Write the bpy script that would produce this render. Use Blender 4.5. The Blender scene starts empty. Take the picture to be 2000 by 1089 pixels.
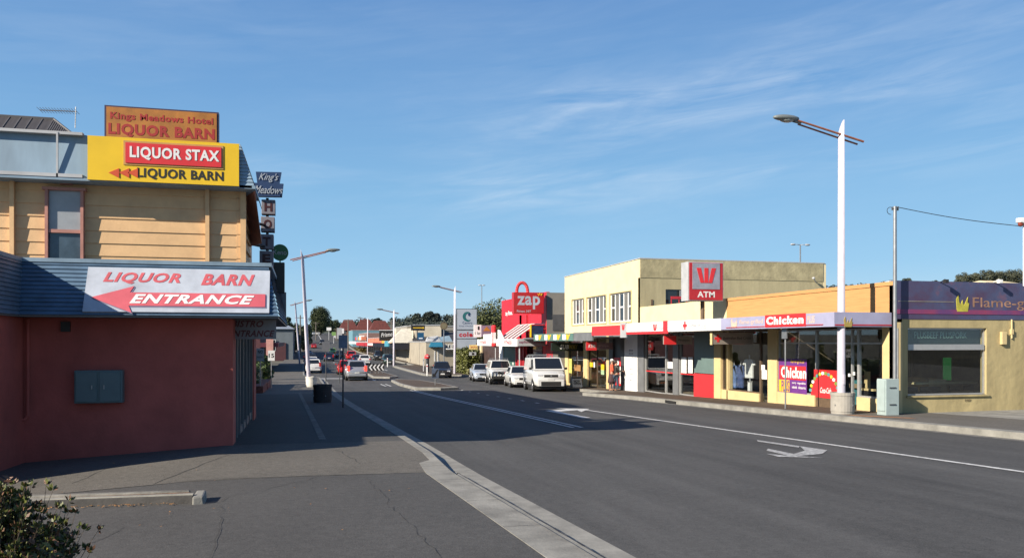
import bpy, bmesh, math, random
from mathutils import Vector, Matrix
R = math.radians
sc = bpy.context.scene
C = sc.collection
random.seed(7)

# ------------------------------------------------------------------ camera
TH = math.atan(.256); CT, ST = math.cos(TH), math.sin(TH)
F = 1600.0; HZ = 667.0; HC = 1.55
cam = bpy.data.cameras.new("camera"); camo = bpy.data.objects.new("camera", cam); C.objects.link(camo)
camo.location = (0, 0, HC); camo.rotation_euler = (R(90), 0, -TH)
cam.sensor_width = 36; cam.lens = 36*F/2000; cam.shift_y = (HZ-544.5)/2000
cam.clip_start = .1; cam.clip_end = 6000
sc.camera = camo

# ------------------------------------------------------------------ sky and sun
SUN_EL, SUN_AZ = 28.0, 23.0
world = bpy.data.worlds.new("World"); sc.world = world; world.use_nodes = True
nt = world.node_tree; N = nt.nodes; Lk = nt.links
for n in list(N): N.remove(n)
out = N.new('ShaderNodeOutputWorld'); bg = N.new('ShaderNodeBackground'); bg.inputs[1].default_value = .082
sky = N.new('ShaderNodeTexSky'); sky.sky_type = 'NISHITA'; sky.sun_disc = False
sky.sun_elevation = R(SUN_EL); sky.sun_rotation = math.atan2(-math.cos(R(SUN_AZ)), -math.sin(R(SUN_AZ))) % (2*math.pi)
sky.altitude = 100; sky.air_density = 1.0; sky.dust_density = .3; sky.ozone_density = 2.0
tc = N.new('ShaderNodeTexCoord'); sep = N.new('ShaderNodeSeparateXYZ'); Lk.new(tc.outputs['Generated'], sep.inputs[0])
# cirrus: drawn-out streak noise over azimuth and elevation, gathered into a few high bands
def wm(op, a, b=None, clamp=False):
    m = N.new('ShaderNodeMath'); m.operation = op; m.use_clamp = clamp
    for i, v in enumerate((a, b)):
        if v is None: continue
        if isinstance(v, (int, float)): m.inputs[i].default_value = v
        else: Lk.new(v, m.inputs[i])
    return m.outputs[0]
saz = wm('ARCTAN2', sep.outputs[0], sep.outputs[1]); sel = wm('ARCSINE', sep.outputs[2])
def streak(sa, se, slope, det, off):
    cb = N.new('ShaderNodeCombineXYZ'); Lk.new(wm('MULTIPLY', saz, sa), cb.inputs[0]); Lk.new(wm('MULTIPLY', wm('SUBTRACT', sel, wm('MULTIPLY', saz, slope)), se), cb.inputs[1]); cb.inputs[2].default_value = off
    n = N.new('ShaderNodeTexNoise'); n.inputs['Scale'].default_value = 1; n.inputs['Detail'].default_value = det; n.inputs['Roughness'].default_value = .6; n.inputs['Distortion'].default_value = .6
    Lk.new(cb.outputs[0], n.inputs[0]); return n.outputs[0]
bands = None
for a0, e0, wa, we, sl_, amp in ((.42, .272, .25, .04, .12, 1.0), (.30, .185, .34, .026, .035, .85), (.74, .235, .13, .04, -.05, .55), (-.26, .285, .2, .018, .02, .25), (-.02, .20, .08, .018, .02, .9), (.9, .34, .3, .04, .1, .4), (.1, .36, .5, .05, .05, .12), (-1.5, .3, .5, .1, .1, .6), (2.4, .3, .6, .1, -.1, .6)):
    da = wm('SUBTRACT', saz, a0); x = wm('DIVIDE', da, wa); y = wm('DIVIDE', wm('SUBTRACT', wm('SUBTRACT', sel, e0), wm('MULTIPLY', da, sl_)), we)
    g_ = wm('MULTIPLY', wm('EXPONENT', wm('MULTIPLY', wm('ADD', wm('MULTIPLY', x, x), wm('MULTIPLY', y, y)), -1.0)), amp)
    bands = g_ if bands is None else wm('ADD', bands, g_)
n_a = streak(6, 46, .10, 9, 1.3); n_b = streak(3, 14, .12, 5, 7.7)
c1 = wm('MULTIPLY', wm('SUBTRACT', n_a, .34), 2.6, True); c2 = wm('MULTIPLY', wm('SUBTRACT', n_b, .34), 3.2, True)
cm = wm('MULTIPLY', wm('MULTIPLY', wm('MULTIPLY', c1, c2), bands), .54, True)
cm = wm('ADD', cm, wm('MULTIPLY', wm('MULTIPLY', c1, c2), .05))
hg = N.new('ShaderNodeMix'); hg.data_type = 'RGBA'; Lk.new(cm, hg.inputs[0]); hg.inputs[7].default_value = (5.2, 5.7, 6.2, 1)
# clear blue air: the modelled sky graded towards a clean autumn blue by elevation
el = N.new('ShaderNodeValToRGB'); e = el.color_ramp.elements
e[0].position = 0; e[0].color = (.40, .60, .745, 1); e[1].position = 1; e[1].color = (.03, .09, .30, 1)
for p_, c_ in ((.09, (.25, .485, .72, 1)), (.18, (.20, .42, .67, 1)), (.28, (.15, .335, .61, 1)), (.42, (.105, .245, .52, 1))):
    q_ = el.color_ramp.elements.new(p_); q_.color = c_
Lk.new(sep.outputs[2], el.inputs[0])
k7 = N.new('ShaderNodeVectorMath'); k7.operation = 'SCALE'; Lk.new(el.outputs[0], k7.inputs[0]); k7.inputs['Scale'].default_value = 7.0
h0 = N.new('ShaderNodeMix'); h0.data_type = 'RGBA'; h0.inputs[0].default_value = .9; Lk.new(sky.outputs[0], h0.inputs[6]); Lk.new(k7.outputs[0], h0.inputs[7]); Lk.new(h0.outputs[2], hg.inputs[6])
Lk.new(hg.outputs[2], bg.inputs[0]); Lk.new(bg.outputs[0], out.inputs[0])
tv = Vector((math.cos(R(SUN_EL))*math.cos(R(SUN_AZ)), math.cos(R(SUN_EL))*math.sin(R(SUN_AZ)), -math.sin(R(SUN_EL))))
sl = bpy.data.lights.new("sun", 'SUN'); sl.energy = 5.0; sl.angle = R(.5); sl.color = (1, .90, .76)
so = bpy.data.objects.new("sun", sl); C.objects.link(so); so.rotation_euler = tv.to_track_quat('-Z', 'Y').to_euler(); so.location = (-30, -20, 40)
sc.view_settings.view_transform = 'Standard'; sc.view_settings.look = 'None'; sc.view_settings.exposure = 1.0; sc.view_settings.gamma = 1

# ------------------------------------------------------------------ helpers
def dirs(px):
    cx = (px-1000)/F
    return CT*cx+ST, CT-ST*cx
def on_v(px, py, v):
    a, b = dirs(px); d = v/a
    return Vector((v, b*d, HC+(HZ-py)/F*d))
def on_u(px, py, u):
    a, b = dirs(px); d = u/b
    return Vector((a*d, u, HC+(HZ-py)/F*d))
def at_d(px, d, py=HZ):
    a, b = dirs(px)
    return Vector((a*d, b*d, HC+(HZ-py)/F*d))
def UV(px, v): return on_v(px, HZ, v).y
def VU(px, u): return on_u(px, HZ, u).x
def interp(tab, x):
    if x <= tab[0][0]: return tab[0][1] + (x-tab[0][0])*((tab[1][1]-tab[0][1])/(tab[1][0]-tab[0][0]))
    if x >= tab[-1][0]: return tab[-1][1]
    for i in range(len(tab)-1):
        x0, y0 = tab[i]; x1, y1 = tab[i+1]
        if x <= x1:
            m0 = (y1-y0)/(x1-x0) if i == 0 else (y1-tab[i-1][1])/(x1-tab[i-1][0])
            m1 = (y1-y0)/(x1-x0) if i == len(tab)-2 else (tab[i+2][1]-y0)/(tab[i+2][0]-x0)
            h = x1-x0; t = (x-x0)/h
            return (2*t**3-3*t*t+1)*y0+(t**3-2*t*t+t)*h*m0+(-2*t**3+3*t*t)*y1+(t**3-t*t)*h*m1
def lin(tab, x):
    if x <= tab[0][0]: return tab[0][1]
    if x >= tab[-1][0]: return tab[-1][1]
    for i in range(len(tab)-1):
        if x <= tab[i+1][0]:
            t = (x-tab[i][0])/(tab[i+1][0]-tab[i][0]); return tab[i][1]*(1-t)+tab[i+1][1]*t
PROF = [(-60, 1.49), (0, 0), (30, -.745), (45, -1.12), (60, -1.38), (78, -1.58), (120, -1.6), (215, -1.4), (260, -.6), (330, 2.0), (400, 4.9), (470, 6.4), (600, 6.6), (900, 7)]
def G(v, u):
    z = interp(PROF, u) - .00635*max(-10, min(v, 40))*max(0, min(1, (160-u)/80))
    if u < 26 and v < -1.27: z -= .065*(-1.27-max(v, -14))*min(1, (26-u)/8)
    return z
KH = [(12.3, .05), (14.2, .15)]
def kh(u): return lin(KH, u)
KL = [(-40, 3.2), (0, 2.62), (6.7, 2.4), (12.3, 2.19), (17, 2.12), (32, 1.7), (45, 1.5), (74, 1.5), (79, .2), (140, .2), (145, 1.2), (1000, 1.2)]
KR = [(-40, 18), (0, 16.3), (14.7, 15.4), (19, 15.2), (25, 15.0), (36, 14.75), (39.2, 14.3), (40.6, 14.2), (41.2, 15.95), (70, 15.95), (79, 15.2), (80.5, 11.7), (110, 11.7), (113.5, 15), (1000, 15)]

MATS = {}
def mat(name, col, rough=.7, var=.12, scale=3.0, bump=0.0, bscale=40, metal=0, spec=.5, emit=0, stretch=None, col2=None, vdet=5):
    if name in MATS: return MATS[name]
    m = bpy.data.materials.new(name); m.use_nodes = True; MATS[name] = m
    t = m.node_tree; b = t.nodes['Principled BSDF']
    b.inputs['Roughness'].default_value = rough; b.inputs['Metallic'].default_value = metal; b.inputs['Specular IOR Level'].default_value = spec
    g = t.nodes.new('ShaderNodeNewGeometry'); src = g.outputs['Position']
    if stretch:
        mpn = t.nodes.new('ShaderNodeMapping'); mpn.inputs['Scale'].default_value = stretch; t.links.new(src, mpn.inputs[0]); src = mpn.outputs[0]
    n = t.nodes.new('ShaderNodeTexNoise'); n.inputs['Scale'].default_value = scale; n.inputs['Detail'].default_value = vdet; n.inputs['Roughness'].default_value = .65
    t.links.new(src, n.inputs[0])
    r = t.nodes.new('ShaderNodeValToRGB'); e = r.color_ramp.elements
    c2 = col2 or tuple(max(0, c*(1-2*var)) for c in col)
    if not emit: col = tuple(c*.84 for c in col); c2 = tuple(c*.84 for c in c2)
    e[0].position = .3; e[0].color = (*c2, 1); e[1].position = .68; e[1].color = (*[min(1, c*(1+var)) for c in col], 1)
    t.links.new(n.outputs[0], r.inputs[0]); t.links.new(r.outputs[0], b.inputs['Base Color'])
    if bump:
        n2 = t.nodes.new('ShaderNodeTexNoise'); n2.inputs['Scale'].default_value = bscale; n2.inputs['Detail'].default_value = 4
        t.links.new(g.outputs['Position'], n2.inputs[0])
        bp = t.nodes.new('ShaderNodeBump'); bp.inputs['Strength'].default_value = bump; bp.inputs['Distance'].default_value = .02
        t.links.new(n2.outputs[0], bp.inputs['Height']); t.links.new(bp.outputs[0], b.inputs['Normal'])
    if emit:
        b.inputs['Emission Color'].default_value = (*col, 1); b.inputs['Emission Strength'].default_value = emit
    return m
def glass_mat(name, tint=(.75, .8, .8), ior=1.5, rough=.01):
    if name in MATS: return MATS[name]
    m = bpy.data.materials.new(name); m.use_nodes = True; MATS[name] = m
    t = m.node_tree
    for n in list(t.nodes): t.nodes.remove(n)
    o = t.nodes.new('ShaderNodeOutputMaterial'); mx = t.nodes.new('ShaderNodeMixShader'); tr = t.nodes.new('ShaderNodeBsdfTransparent'); gl = t.nodes.new('ShaderNodeBsdfGlossy'); fr = t.nodes.new('ShaderNodeLayerWeight'); mr = t.nodes.new('ShaderNodeMath'); mr.operation = 'POWER'; mr.inputs[1].default_value = 3.2; ma = t.nodes.new('ShaderNodeMath'); ma.operation = 'MULTIPLY_ADD'; ma.inputs[1].default_value = .75; ma.inputs[2].default_value = .05
    tr.inputs[0].default_value = (*tint, 1); gl.inputs['Roughness'].default_value = rough; fr.inputs[0].default_value = .5
    t.links.new(fr.outputs['Facing'], mr.inputs[0]); t.links.new(mr.outputs[0], ma.inputs[0]); t.links.new(ma.outputs[0], mx.inputs[0]); t.links.new(tr.outputs[0], mx.inputs[1]); t.links.new(gl.outputs[0], mx.inputs[2]); t.links.new(mx.outputs[0], o.inputs[0])
    return m

DRUM = mat('pale drum concrete', (.34, .32, .28), .85, .08, 3, .15, 40)
CRK = mat('dark crack filler', (.03, .03, .03), .9, .1, 3)
def root_of(o):
    while o.parent: o = o.parent
    return o
class MB:
    def __init__(s): s.v = []; s.f = []
    def add(s, vs, fs):
        k = len(s.v); s.v += [Vector(p) for p in vs]; s.f += [[i+k for i in f] for f in fs]; return s
    def box(s, x0, x1, y0, y1, z0, z1):
        x0, x1 = min(x0, x1), max(x0, x1); y0, y1 = min(y0, y1), max(y0, y1); z0, z1 = min(z0, z1), max(z0, z1)
        return s.add([(x0,y0,z0),(x1,y0,z0),(x1,y1,z0),(x0,y1,z0),(x0,y0,z1),(x1,y0,z1),(x1,y1,z1),(x0,y1,z1)],
                     [(3,2,1,0),(4,5,6,7),(0,1,5,4),(1,2,6,5),(2,3,7,6),(3,0,4,7)])
    def hexa(s, p):   # 8 corners, bottom ring then top ring
        return s.add(p, [(3,2,1,0),(4,5,6,7),(0,1,5,4),(1,2,6,5),(2,3,7,6),(3,0,4,7)])
    def cyl(s, p0, p1, r0, r1=None, n=12, cap=True):
        r1 = r0 if r1 is None else r1
        p0, p1 = Vector(p0), Vector(p1); ax = (p1-p0).normalized()
        a = ax.orthogonal().normalized(); b = ax.cross(a)
        vs = []
        for p, r in ((p0, r0), (p1, r1)):
            for i in range(n):
                t = 2*math.pi*i/n; vs.append(p+a*math.cos(t)*r+b*math.sin(t)*r)
        fs = [(i, (i+1) % n, n+(i+1) % n, n+i) for i in range(n)]
        if cap: fs += [tuple(range(n-1, -1, -1)), tuple(range(n, 2*n))]
        return s.add(vs, fs)
    def tube(s, pts, r, n=8):
        for i in range(len(pts)-1):
            ra = r[i] if isinstance(r, (list, tuple)) else r; rb = r[i+1] if isinstance(r, (list, tuple)) else r
            s.cyl(pts[i], pts[i+1], ra, rb, n)
        return s
    def lathe(s, c, prof, n=20):
        c = Vector(c); vs = []; m = len(prof)
        for r, z in prof:
            for i in range(n):
                t = 2*math.pi*i/n; vs.append(c+Vector((r*math.cos(t), r*math.sin(t), z)))
        fs = [(j*n+i, j*n+(i+1) % n, (j+1)*n+(i+1) % n, (j+1)*n+i) for j in range(m-1) for i in range(n)]
        fs += [tuple(range(n-1, -1, -1)), tuple(range((m-1)*n, m*n))]
        return s.add(vs, fs)
    def ball(s, c, rx, ry, rz, n=12, m=8):
        c = Vector(c); vs = [c+Vector((0,0,-rz))]
        for j in range(1, m):
            a = -math.pi/2+math.pi*j/m
            for i in range(n):
                t = 2*math.pi*i/n; vs.append(c+Vector((rx*math.cos(a)*math.cos(t), ry*math.cos(a)*math.sin(t), rz*math.sin(a))))
        vs.append(c+Vector((0,0,rz))); fs = []
        for i in range(n): fs.append((0, 1+(i+1) % n, 1+i))
        for j in range(m-2):
            for i in range(n): fs.append((1+j*n+i, 1+j*n+(i+1) % n, 1+(j+1)*n+(i+1) % n, 1+(j+1)*n+i))
        k = 1+(m-2)*n
        for i in range(n): fs.append((k+i, k+(i+1) % n, len(vs)-1))
        return s.add(vs, fs)
    def poly(s, pts, n, th):   # 3-D outline extruded along n by th (front face offset)
        n = Vector(n).normalized(); pts = [Vector(p) for p in pts]; k = len(pts)
        nn = Vector((0,0,0))
        for i in range(k): nn += pts[i].cross(pts[(i+1) % k])
        if nn.dot(n) < 0: pts = pts[::-1]
        vs = pts+[p+n*th for p in pts]
        fs = [tuple(range(k-1, -1, -1)), tuple(range(k, 2*k))]+[(i, (i+1) % k, k+(i+1) % k, k+i) for i in range(k)]
        return s.add(vs, fs)
    def build(s, name, m, parent=None, smooth=False, bevel=0, label=None, local=False):
        me = bpy.data.meshes.new(name)
        off = Vector((0,0,0))
        if parent is not None and not local: off = root_of(parent).location
        me.from_pydata([p-off for p in s.v], [], s.f); me.update()
        if m: me.materials.append(m)
        if smooth:
            for p in me.polygons: p.use_smooth = True
        o = bpy.data.objects.new(name, me); C.objects.link(o)
        if parent is not None: o.parent = parent
        if bevel:
            b = o.modifiers.new('bevel', 'BEVEL'); b.width = bevel; b.segments = 2; b.limit_method = 'ANGLE'; b.angle_limit = R(35)
        if label: o['label'] = label
        return o
def tag(o, label, cat, group=None, kind=None):
    if label: o['label'] = label
    if cat: o['category'] = cat
    if group: o['group'] = group
    if kind: o['kind'] = kind
    return o
def struct(o): o['kind'] = 'structure'; return o
def thing(name, label, cat, loc=(0,0,0), rz=0, group=None):
    o = bpy.data.objects.new(name, None); C.objects.link(o); o.empty_display_size = .3
    o.location = loc; o.rotation_euler = (0, 0, rz); tag(o, label, cat, group); return o
def copy_tree(o, parent=None):
    c = o.copy(); C.objects.link(c); c.parent = parent
    for ch in [k for k in sc.objects if k.parent == o]: copy_tree(ch, c)
    return c
NY, NX = Vector((0,-1,0)), Vector((-1,0,0))
def frame(n):   # right and up for a viewer facing the surface with outward normal n
    n = Vector(n).normalized(); r = Vector((0,0,1)).cross(n).normalized(); up = n.cross(r).normalized(); return r, up, n
def text(s, c, w, h, n, m, parent, depth=.005, bold=.0, shear=0, name='lettering', tilt=0, label=None):
    cu = bpy.data.curves.new('t', 'FONT'); cu.body = s; cu.size = 1; cu.offset = bold; cu.shear = shear; cu.extrude = .5; cu.resolution_u = 3
    cu.align_x = 'LEFT'; cu.space_character = 1.0+bold*3
    to = bpy.data.objects.new('t', cu); C.objects.link(to)
    bpy.context.view_layer.update()
    dg = bpy.context.evaluated_depsgraph_get(); me = bpy.data.meshes.new_from_object(to.evaluated_get(dg)); bpy.data.objects.remove(to); bpy.data.curves.remove(cu)
    xs = [v.co.x for v in me.vertices]; ys = [v.co.y for v in me.vertices]
    x0, x1, y0, y1 = min(xs), max(xs), min(ys), max(ys)
    r, up, n = frame(n)
    if tilt: q = Matrix.Rotation(tilt, 3, n); r = q @ r; up = q @ up
    c = Vector(c)
    off = root_of(parent).location if parent is not None else Vector((0,0,0))
    for v in me.vertices:
        a = ((v.co.x-x0)/(x1-x0)-.5)*w; b = ((v.co.y-y0)/(y1-y0)-.5)*h
        v.co = c+r*a+up*b+n*((v.co.z+.5)*depth)-off
    me.materials.clear(); me.materials.append(m); me.name = name
    o = bpy.data.objects.new(name, me); C.objects.link(o); o.parent = parent
    if label: o['label'] = label
    return o
def pw(c, n, pts, tilt=0):   # 2-D points on a surface -> world
    r, up, n = frame(n)
    if tilt: q = Matrix.Rotation(tilt, 3, n); r = q @ r; up = q @ up
    return [Vector(c)+r*a+up*b for a, b in pts]
def plate(c, n, w, h, th, m, parent, name='panel', bevel=0, tilt=0, label=None):   # back face at c
    b = MB().poly(pw(c, n, [(-w/2,-h/2),(w/2,-h/2),(w/2,h/2),(-w/2,h/2)], tilt), n, th)
    return b.build(name, m, parent, bevel=bevel, label=label)
def arrow_pts(cx, cy, s): return [(cx, cy), (cx+s, cy+s*.55), (cx+s, cy-s*.55)]
def sheet(name, m, us, fl, fr, zf, nv=4, skirt=0):
    b = MB(); vs = []; fs = []; k = nv+1
    for u in us:
        a, c = fl(u), fr(u)
        for j in range(k):
            v = a+(c-a)*j/nv; vs.append((v, u, zf(v, u)))
    for i in range(len(us)-1):
        for j in range(nv): fs.append((i*k+j, i*k+j+1, (i+1)*k+j+1, (i+1)*k+j))
    b.add(vs, fs)
    if skirt:
        for j in (0, nv):
            for i in range(len(us)-1):
                p, q = Vector(vs[i*k+j]), Vector(vs[(i+1)*k+j]); d = Vector((0,0,-skirt))
                b.add([p, q, q+d, p+d], [(0,1,2,3) if j else (3,2,1,0)])
        for i in (0, len(us)-1):
            for j in range(nv):
                p, q = Vector(vs[i*k+j]), Vector(vs[i*k+j+1]); d = Vector((0,0,-skirt))
                b.add([p, q, q+d, p+d], [(3,2,1,0) if i == 0 else (0,1,2,3)])
    return b.build(name, m, smooth=not skirt)
def rng(a, b, s):
    n = max(1, int(round((b-a)/s))); return [a+(b-a)*i/n for i in range(n+1)]
def RZ(v, u): return G(v, u)-.15      # road level
def FZ(v, u):                          # left footpath level (drops to the road at the driveway)
    return RZ(v, u)+kh(u)
def leaves(b, c, rad, n, size, rnd=random, shell=.35):
    c = Vector(c)
    for _ in range(n):
        while True:
            d = Vector((rnd.uniform(-1,1), rnd.uniform(-1,1), rnd.uniform(-1,1)))
            if shell < d.length <= 1: break
        p = c+Vector((d.x*rad[0], d.y*rad[1], d.z*rad[2]))
        a = Vector((rnd.gauss(0,1), rnd.gauss(0,1), rnd.gauss(0,1))).normalized(); e = a.orthogonal().normalized()
        s = size*rnd.uniform(.6, 1.4)
        b.add([p-a*s, p+e*s*.45, p+a*s, p-e*s*.45], [(0,1,2,3)])

# ------------------------------------------------------------------ materials
def asphalt(name, base, tracks=False, patch=.25):
    m = bpy.data.materials.new(name); m.use_nodes = True; MATS[name] = m
    t = m.node_tree; b = t.nodes['Principled BSDF']; b.inputs['Roughness'].default_value = .88; b.inputs['Specular IOR Level'].default_value = .3
    g = t.nodes.new('ShaderNodeNewGeometry')
    def noise(sc_, det, st=None):
        n = t.nodes.new('ShaderNodeTexNoise'); n.inputs['Scale'].default_value = sc_; n.inputs['Detail'].default_value = det; n.inputs['Roughness'].default_value = .6
        if st:
            q = t.nodes.new('ShaderNodeMapping'); q.inputs['Scale'].default_value = st; t.links.new(g.outputs['Position'], q.inputs[0]); t.links.new(q.outputs[0], n.inputs[0])
        else: t.links.new(g.outputs['Position'], n.inputs[0])
        return n.outputs[0]
    def mth(op, a, c, cl=False):
        q = t.nodes.new('ShaderNodeMath'); q.operation = op; q.use_clamp = cl
        for i, v in enumerate((a, c)):
            if isinstance(v, (int, float)): q.inputs[i].default_value = v
            else: t.links.new(v, q.inputs[i])
        return q.outputs[0]
    f = mth('ADD', mth('MULTIPLY', mth('SUBTRACT', noise(75, 4), .5), 2.4), mth('MULTIPLY', mth('SUBTRACT', noise(11, 7), .5), .8))
    p = mth('MULTIPLY', mth('SUBTRACT', noise(.35, 4), .5), patch*2.2)
    s = mth('MULTIPLY', mth('SUBTRACT', noise(1.0, 5, (1.6, .07, 1)), .5), 1.0 if tracks else .15)
    v = mth('ADD', mth('ADD', mth('ADD', f, p), s), 1.0)
    # sealed patches and tar stains
    st = mth('MULTIPLY', mth('SUBTRACT', noise(.7, 3, (1, .16, 1)), .58), 6, True)
    v = mth('MULTIPLY', v, mth('SUBTRACT', 1, mth('MULTIPLY', st, .26)))
    mx = t.nodes.new('ShaderNodeVectorMath'); mx.operation = 'SCALE'; mx.inputs[0].default_value = tuple(c*.83 for c in base); t.links.new(v, mx.inputs['Scale'])
    t.links.new(mx.outputs[0], b.inputs['Base Color'])
    bp = t.nodes.new('ShaderNodeBump'); bp.inputs['Strength'].default_value = .35; bp.inputs['Distance'].default_value = .01
    t.links.new(noise(70, 3), bp.inputs['Height']); t.links.new(bp.outputs[0], b.inputs['Normal'])
    return m
ROAD = asphalt('road asphalt', (.071, .070, .068), True)
PAVE = asphalt('footpath asphalt', (.118, .109, .095), False, .3)
LANE = asphalt('forecourt asphalt', (.074, .072, .069), False, .25)
FOOT = asphalt('brown footpath', (.085, .062, .044), False, .25)
CONC = mat('concrete', (.25, .242, .215), .9, .2, 2.2, .25, 30, vdet=9)
CONCD = mat('worn concrete', (.16, .155, .14), .9, .3, 3, .3, 30, vdet=9)
WHITE = mat('white line paint', (.62, .62, .6), .7, .22, 9, vdet=8)
WORN = mat('worn line paint', (.42, .42, .41), .75, .4, 14, col2=(.09, .09, .09), vdet=8)
CREAM = mat('cream render', (.74, .62, .37), .8, .05, 1.2, .1, 25)
CREAM2 = mat('warm cream paint', (.62, .48, .24), .75, .06, 2, .1, 25)
ROUGH = mat('rough cast render', (.37, .325, .19), .95, .16, 1.6, .9, 5)
ORANGE = mat('apricot masonry', (.56, .285, .105), .85, .08, 3, .25, 14, stretch=(1, .3, 5))
PINK = mat('brick red paint', (.46, .102, .078), .8, .12, 1.2, .2, 22)
BOARD = mat('apricot weatherboard', (.66, .42, .21), .6, .07, 3, .08, 30)
PALEBLUE = mat('painted metal grey blue', (.21, .30, .38), .5, .16, 1.3, stretch=(1, 1, .2))
RIB = mat('ribbed blue cladding', (.085, .15, .23), .55, .15, 2.5)
TRIM = mat('dusty pink trim', (.42, .19, .15), .6, .1, 4)
YEL = mat('yellow sign face', (.78, .50, .012), .45, .04, 2)
REDS = mat('red sign face', (.66, .03, .035), .45, .04, 2)
REDD = mat('deep red paint', (.45, .02, .03), .5, .1, 2)
PINKRED = mat('faded red lettering', (.55, .09, .11), .6, .12, 4)
WHT = mat('white sign face', (.78, .78, .76), .45, .04, 2)
OFFW = mat('weathered white board', (.42, .46, .53), .6, .12, 2)
BLK = mat('black paint', (.02, .018, .016), .5, .1, 3)
DKG = mat('dark grey paint', (.06, .065, .07), .5, .1, 2)
MIDG = mat('mid grey paint', (.16, .165, .17), .5, .1, 2)
LTG = mat('light grey paint', (.42, .43, .44), .5, .08, 2)
BILL = mat('faded orange sign face', (.42, .16, .022), .6, .18, 2)
BILLR = mat('dark red lettering', (.36, .02, .015), .6, .1, 3)
METAL = mat('galvanised steel', (.36, .37, .38), .4, .1, 6, metal=.7)
POLE = mat('pale lilac pole paint', (.50, .475, .54), .4, .06, 3)
ARMM = mat('copper brown arm', (.34, .12, .06), .5, .15, 5)
PURP = mat('pale purple fascia', (.34, .34, .48), .5, .06, 2)
PURPD = mat('mottled violet mural', (.06, .07, .15), .6, .2, 1.1, col2=(.07, .035, .075), vdet=7)
for n_ in PURPD.node_tree.nodes:
    if n_.type == 'VALTORGB':
        q_ = n_.color_ramp.elements.new(.56); q_.color = (.05, .06, .125, 1); n_.color_ramp.elements[-1].color = (.15, .06, .085, 1); n_.color_ramp.elements[-1].position = .74
GLASS = glass_mat('shop glass', (.93, .95, .95))
DGLASS = mat('dark window glass', (.018, .022, .026), .06, .1, 2, spec=.6)
CGLASS = mat('car glass', (.012, .015, .018), .04, 0, 2, spec=.7)
INT = mat('dim shop interior', (.30, .24, .16), .9, .2, 1)
INTD = mat('dark shop interior', (.035, .033, .032), .9, .2, 1)
INTL = mat('pale interior wall', (.28, .27, .25), .9, .1, 1)
FRAME = mat('aluminium frame', (.45, .45, .44), .35, .06, 5, metal=.4)
WOODF = mat('brown timber frame', (.13, .085, .05), .6, .15, 5)
TEAL = mat('grey green panel', (.13, .19, .18), .5, .06, 2)
ROOFD = mat('dark corrugated roof', (.05, .05, .055), .6, .2, 3)
ROOFL = mat('light metal roof', (.42, .43, .44), .45, .12, 1)
REDROOF = mat('red tile roof', (.115, .026, .018), .8, .25, 1.5)
GREENL = mat('green foliage', (.06, .095, .02), .6, .45, 2.5, col2=(.015, .03, .008))
DARKL = mat('dark foliage', (.028, .042, .018), .7, .4, .9, col2=(.008, .013, .008))
OLIVE = mat('olive hedge foliage', (.12, .125, .022), .6, .4, 1.6, col2=(.03, .04, .01))
BARK = mat('bark', (.10, .075, .05), .9, .3, 6, .5, 20)
TYRE = mat('tyre rubber', (.018, .018, .018), .85, .1, 5)
RIM = mat('alloy rim', (.35, .35, .36), .35, .1, 8, metal=.7)
SOIL = mat('leaf litter soil', (.14, .07, .035), .95, .4, 14, .5, 30)
# ================================================================== GROUND
def gsheet():
    vs_ = [-900,-500,-250,-120,-70,-45,-30,-22,-17,-14,-12,-10,-8,-6.5,-5,-3.8,-2.6,-1.27,0,2,4,8,12,16,20,26,34,45,60,80,110,170,260,420,640,900]
    us_ = [-60,-30,-15,-8,-4,0,3,6,8,10,12,14,16,18,20,22,24,26,30,36,42,48,55,62,70,78,86,96,108,120,140,160,190,220,250,280,320,360,400,440,480,540,620,760,1000,1500]
    def z(v, u):
        s = max(0, min(1, (abs(v-8)-30)/60)); base = G(v, u)-.24
        return base
    b = MB(); n = len(vs_)
    b.add([(v, u, z(v, u)) for u in us_ for v in vs_], [(i*n+j, i*n+j+1, (i+1)*n+j+1, (i+1)*n+j) for i in range(len(us_)-1) for j in range(n-1)])
    return struct(b.build('ground', mat('dry town ground', (.11, .10, .07), .95, .35, .15), smooth=True))
gsheet()
US = rng(-30, 90, 1.5)+rng(93, 640, 6)
USR = sorted(set(US+[39.2, 40.6, 41.2, 80.5, 128, 132]))
KLf = lambda u: lin(KL, u)
KRf = lambda u: lin(KR, u)
struct(sheet('road', ROAD, USR, lambda u: KLf(u)+.42, lambda u: KRf(u)-.28, RZ, 10))
struct(sheet('gutter', CONC, US, lambda u: KLf(u)-.01, lambda u: KLf(u)+.42, lambda v, u: RZ(v, u)+.004, 1))
struct(sheet('gutter', CONCD, USR, lambda u: KRf(u)-.30, lambda u: KRf(u)+.01, lambda v, u: RZ(v, u)+.004, 1))
kw = lambda u: lin([(12.2, .40), (13.1, .36), (13.35, .15)], u)
UK = sorted(set(rng(-30, 11, 1.0)+[11.7, 12.2, 12.5, 12.8, 13.1, 13.35, 13.7, 14.2]+rng(15, 90, 1.5)+rng(93, 300, 6)))
struct(sheet('kerb', CONC, UK, lambda u: KLf(u)-kw(u), KLf, lambda v, u: FZ(v, u)+.006, 1, .22))
UKR = sorted(set(rng(-30, 38, 1.0)+[39.2, 39.9, 40.6, 41.0, 41.2, 42.5]+rng(44, 78, 2)+[79, 79.8, 80.5]+rng(82, 128, 3)+[132]+rng(140, 300, 8)))
struct(sheet('kerb', CONC, UKR, KRf, lambda u: KRf(u)+.42, lambda v, u: G(v, u)+.006, 1, .22))
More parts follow.
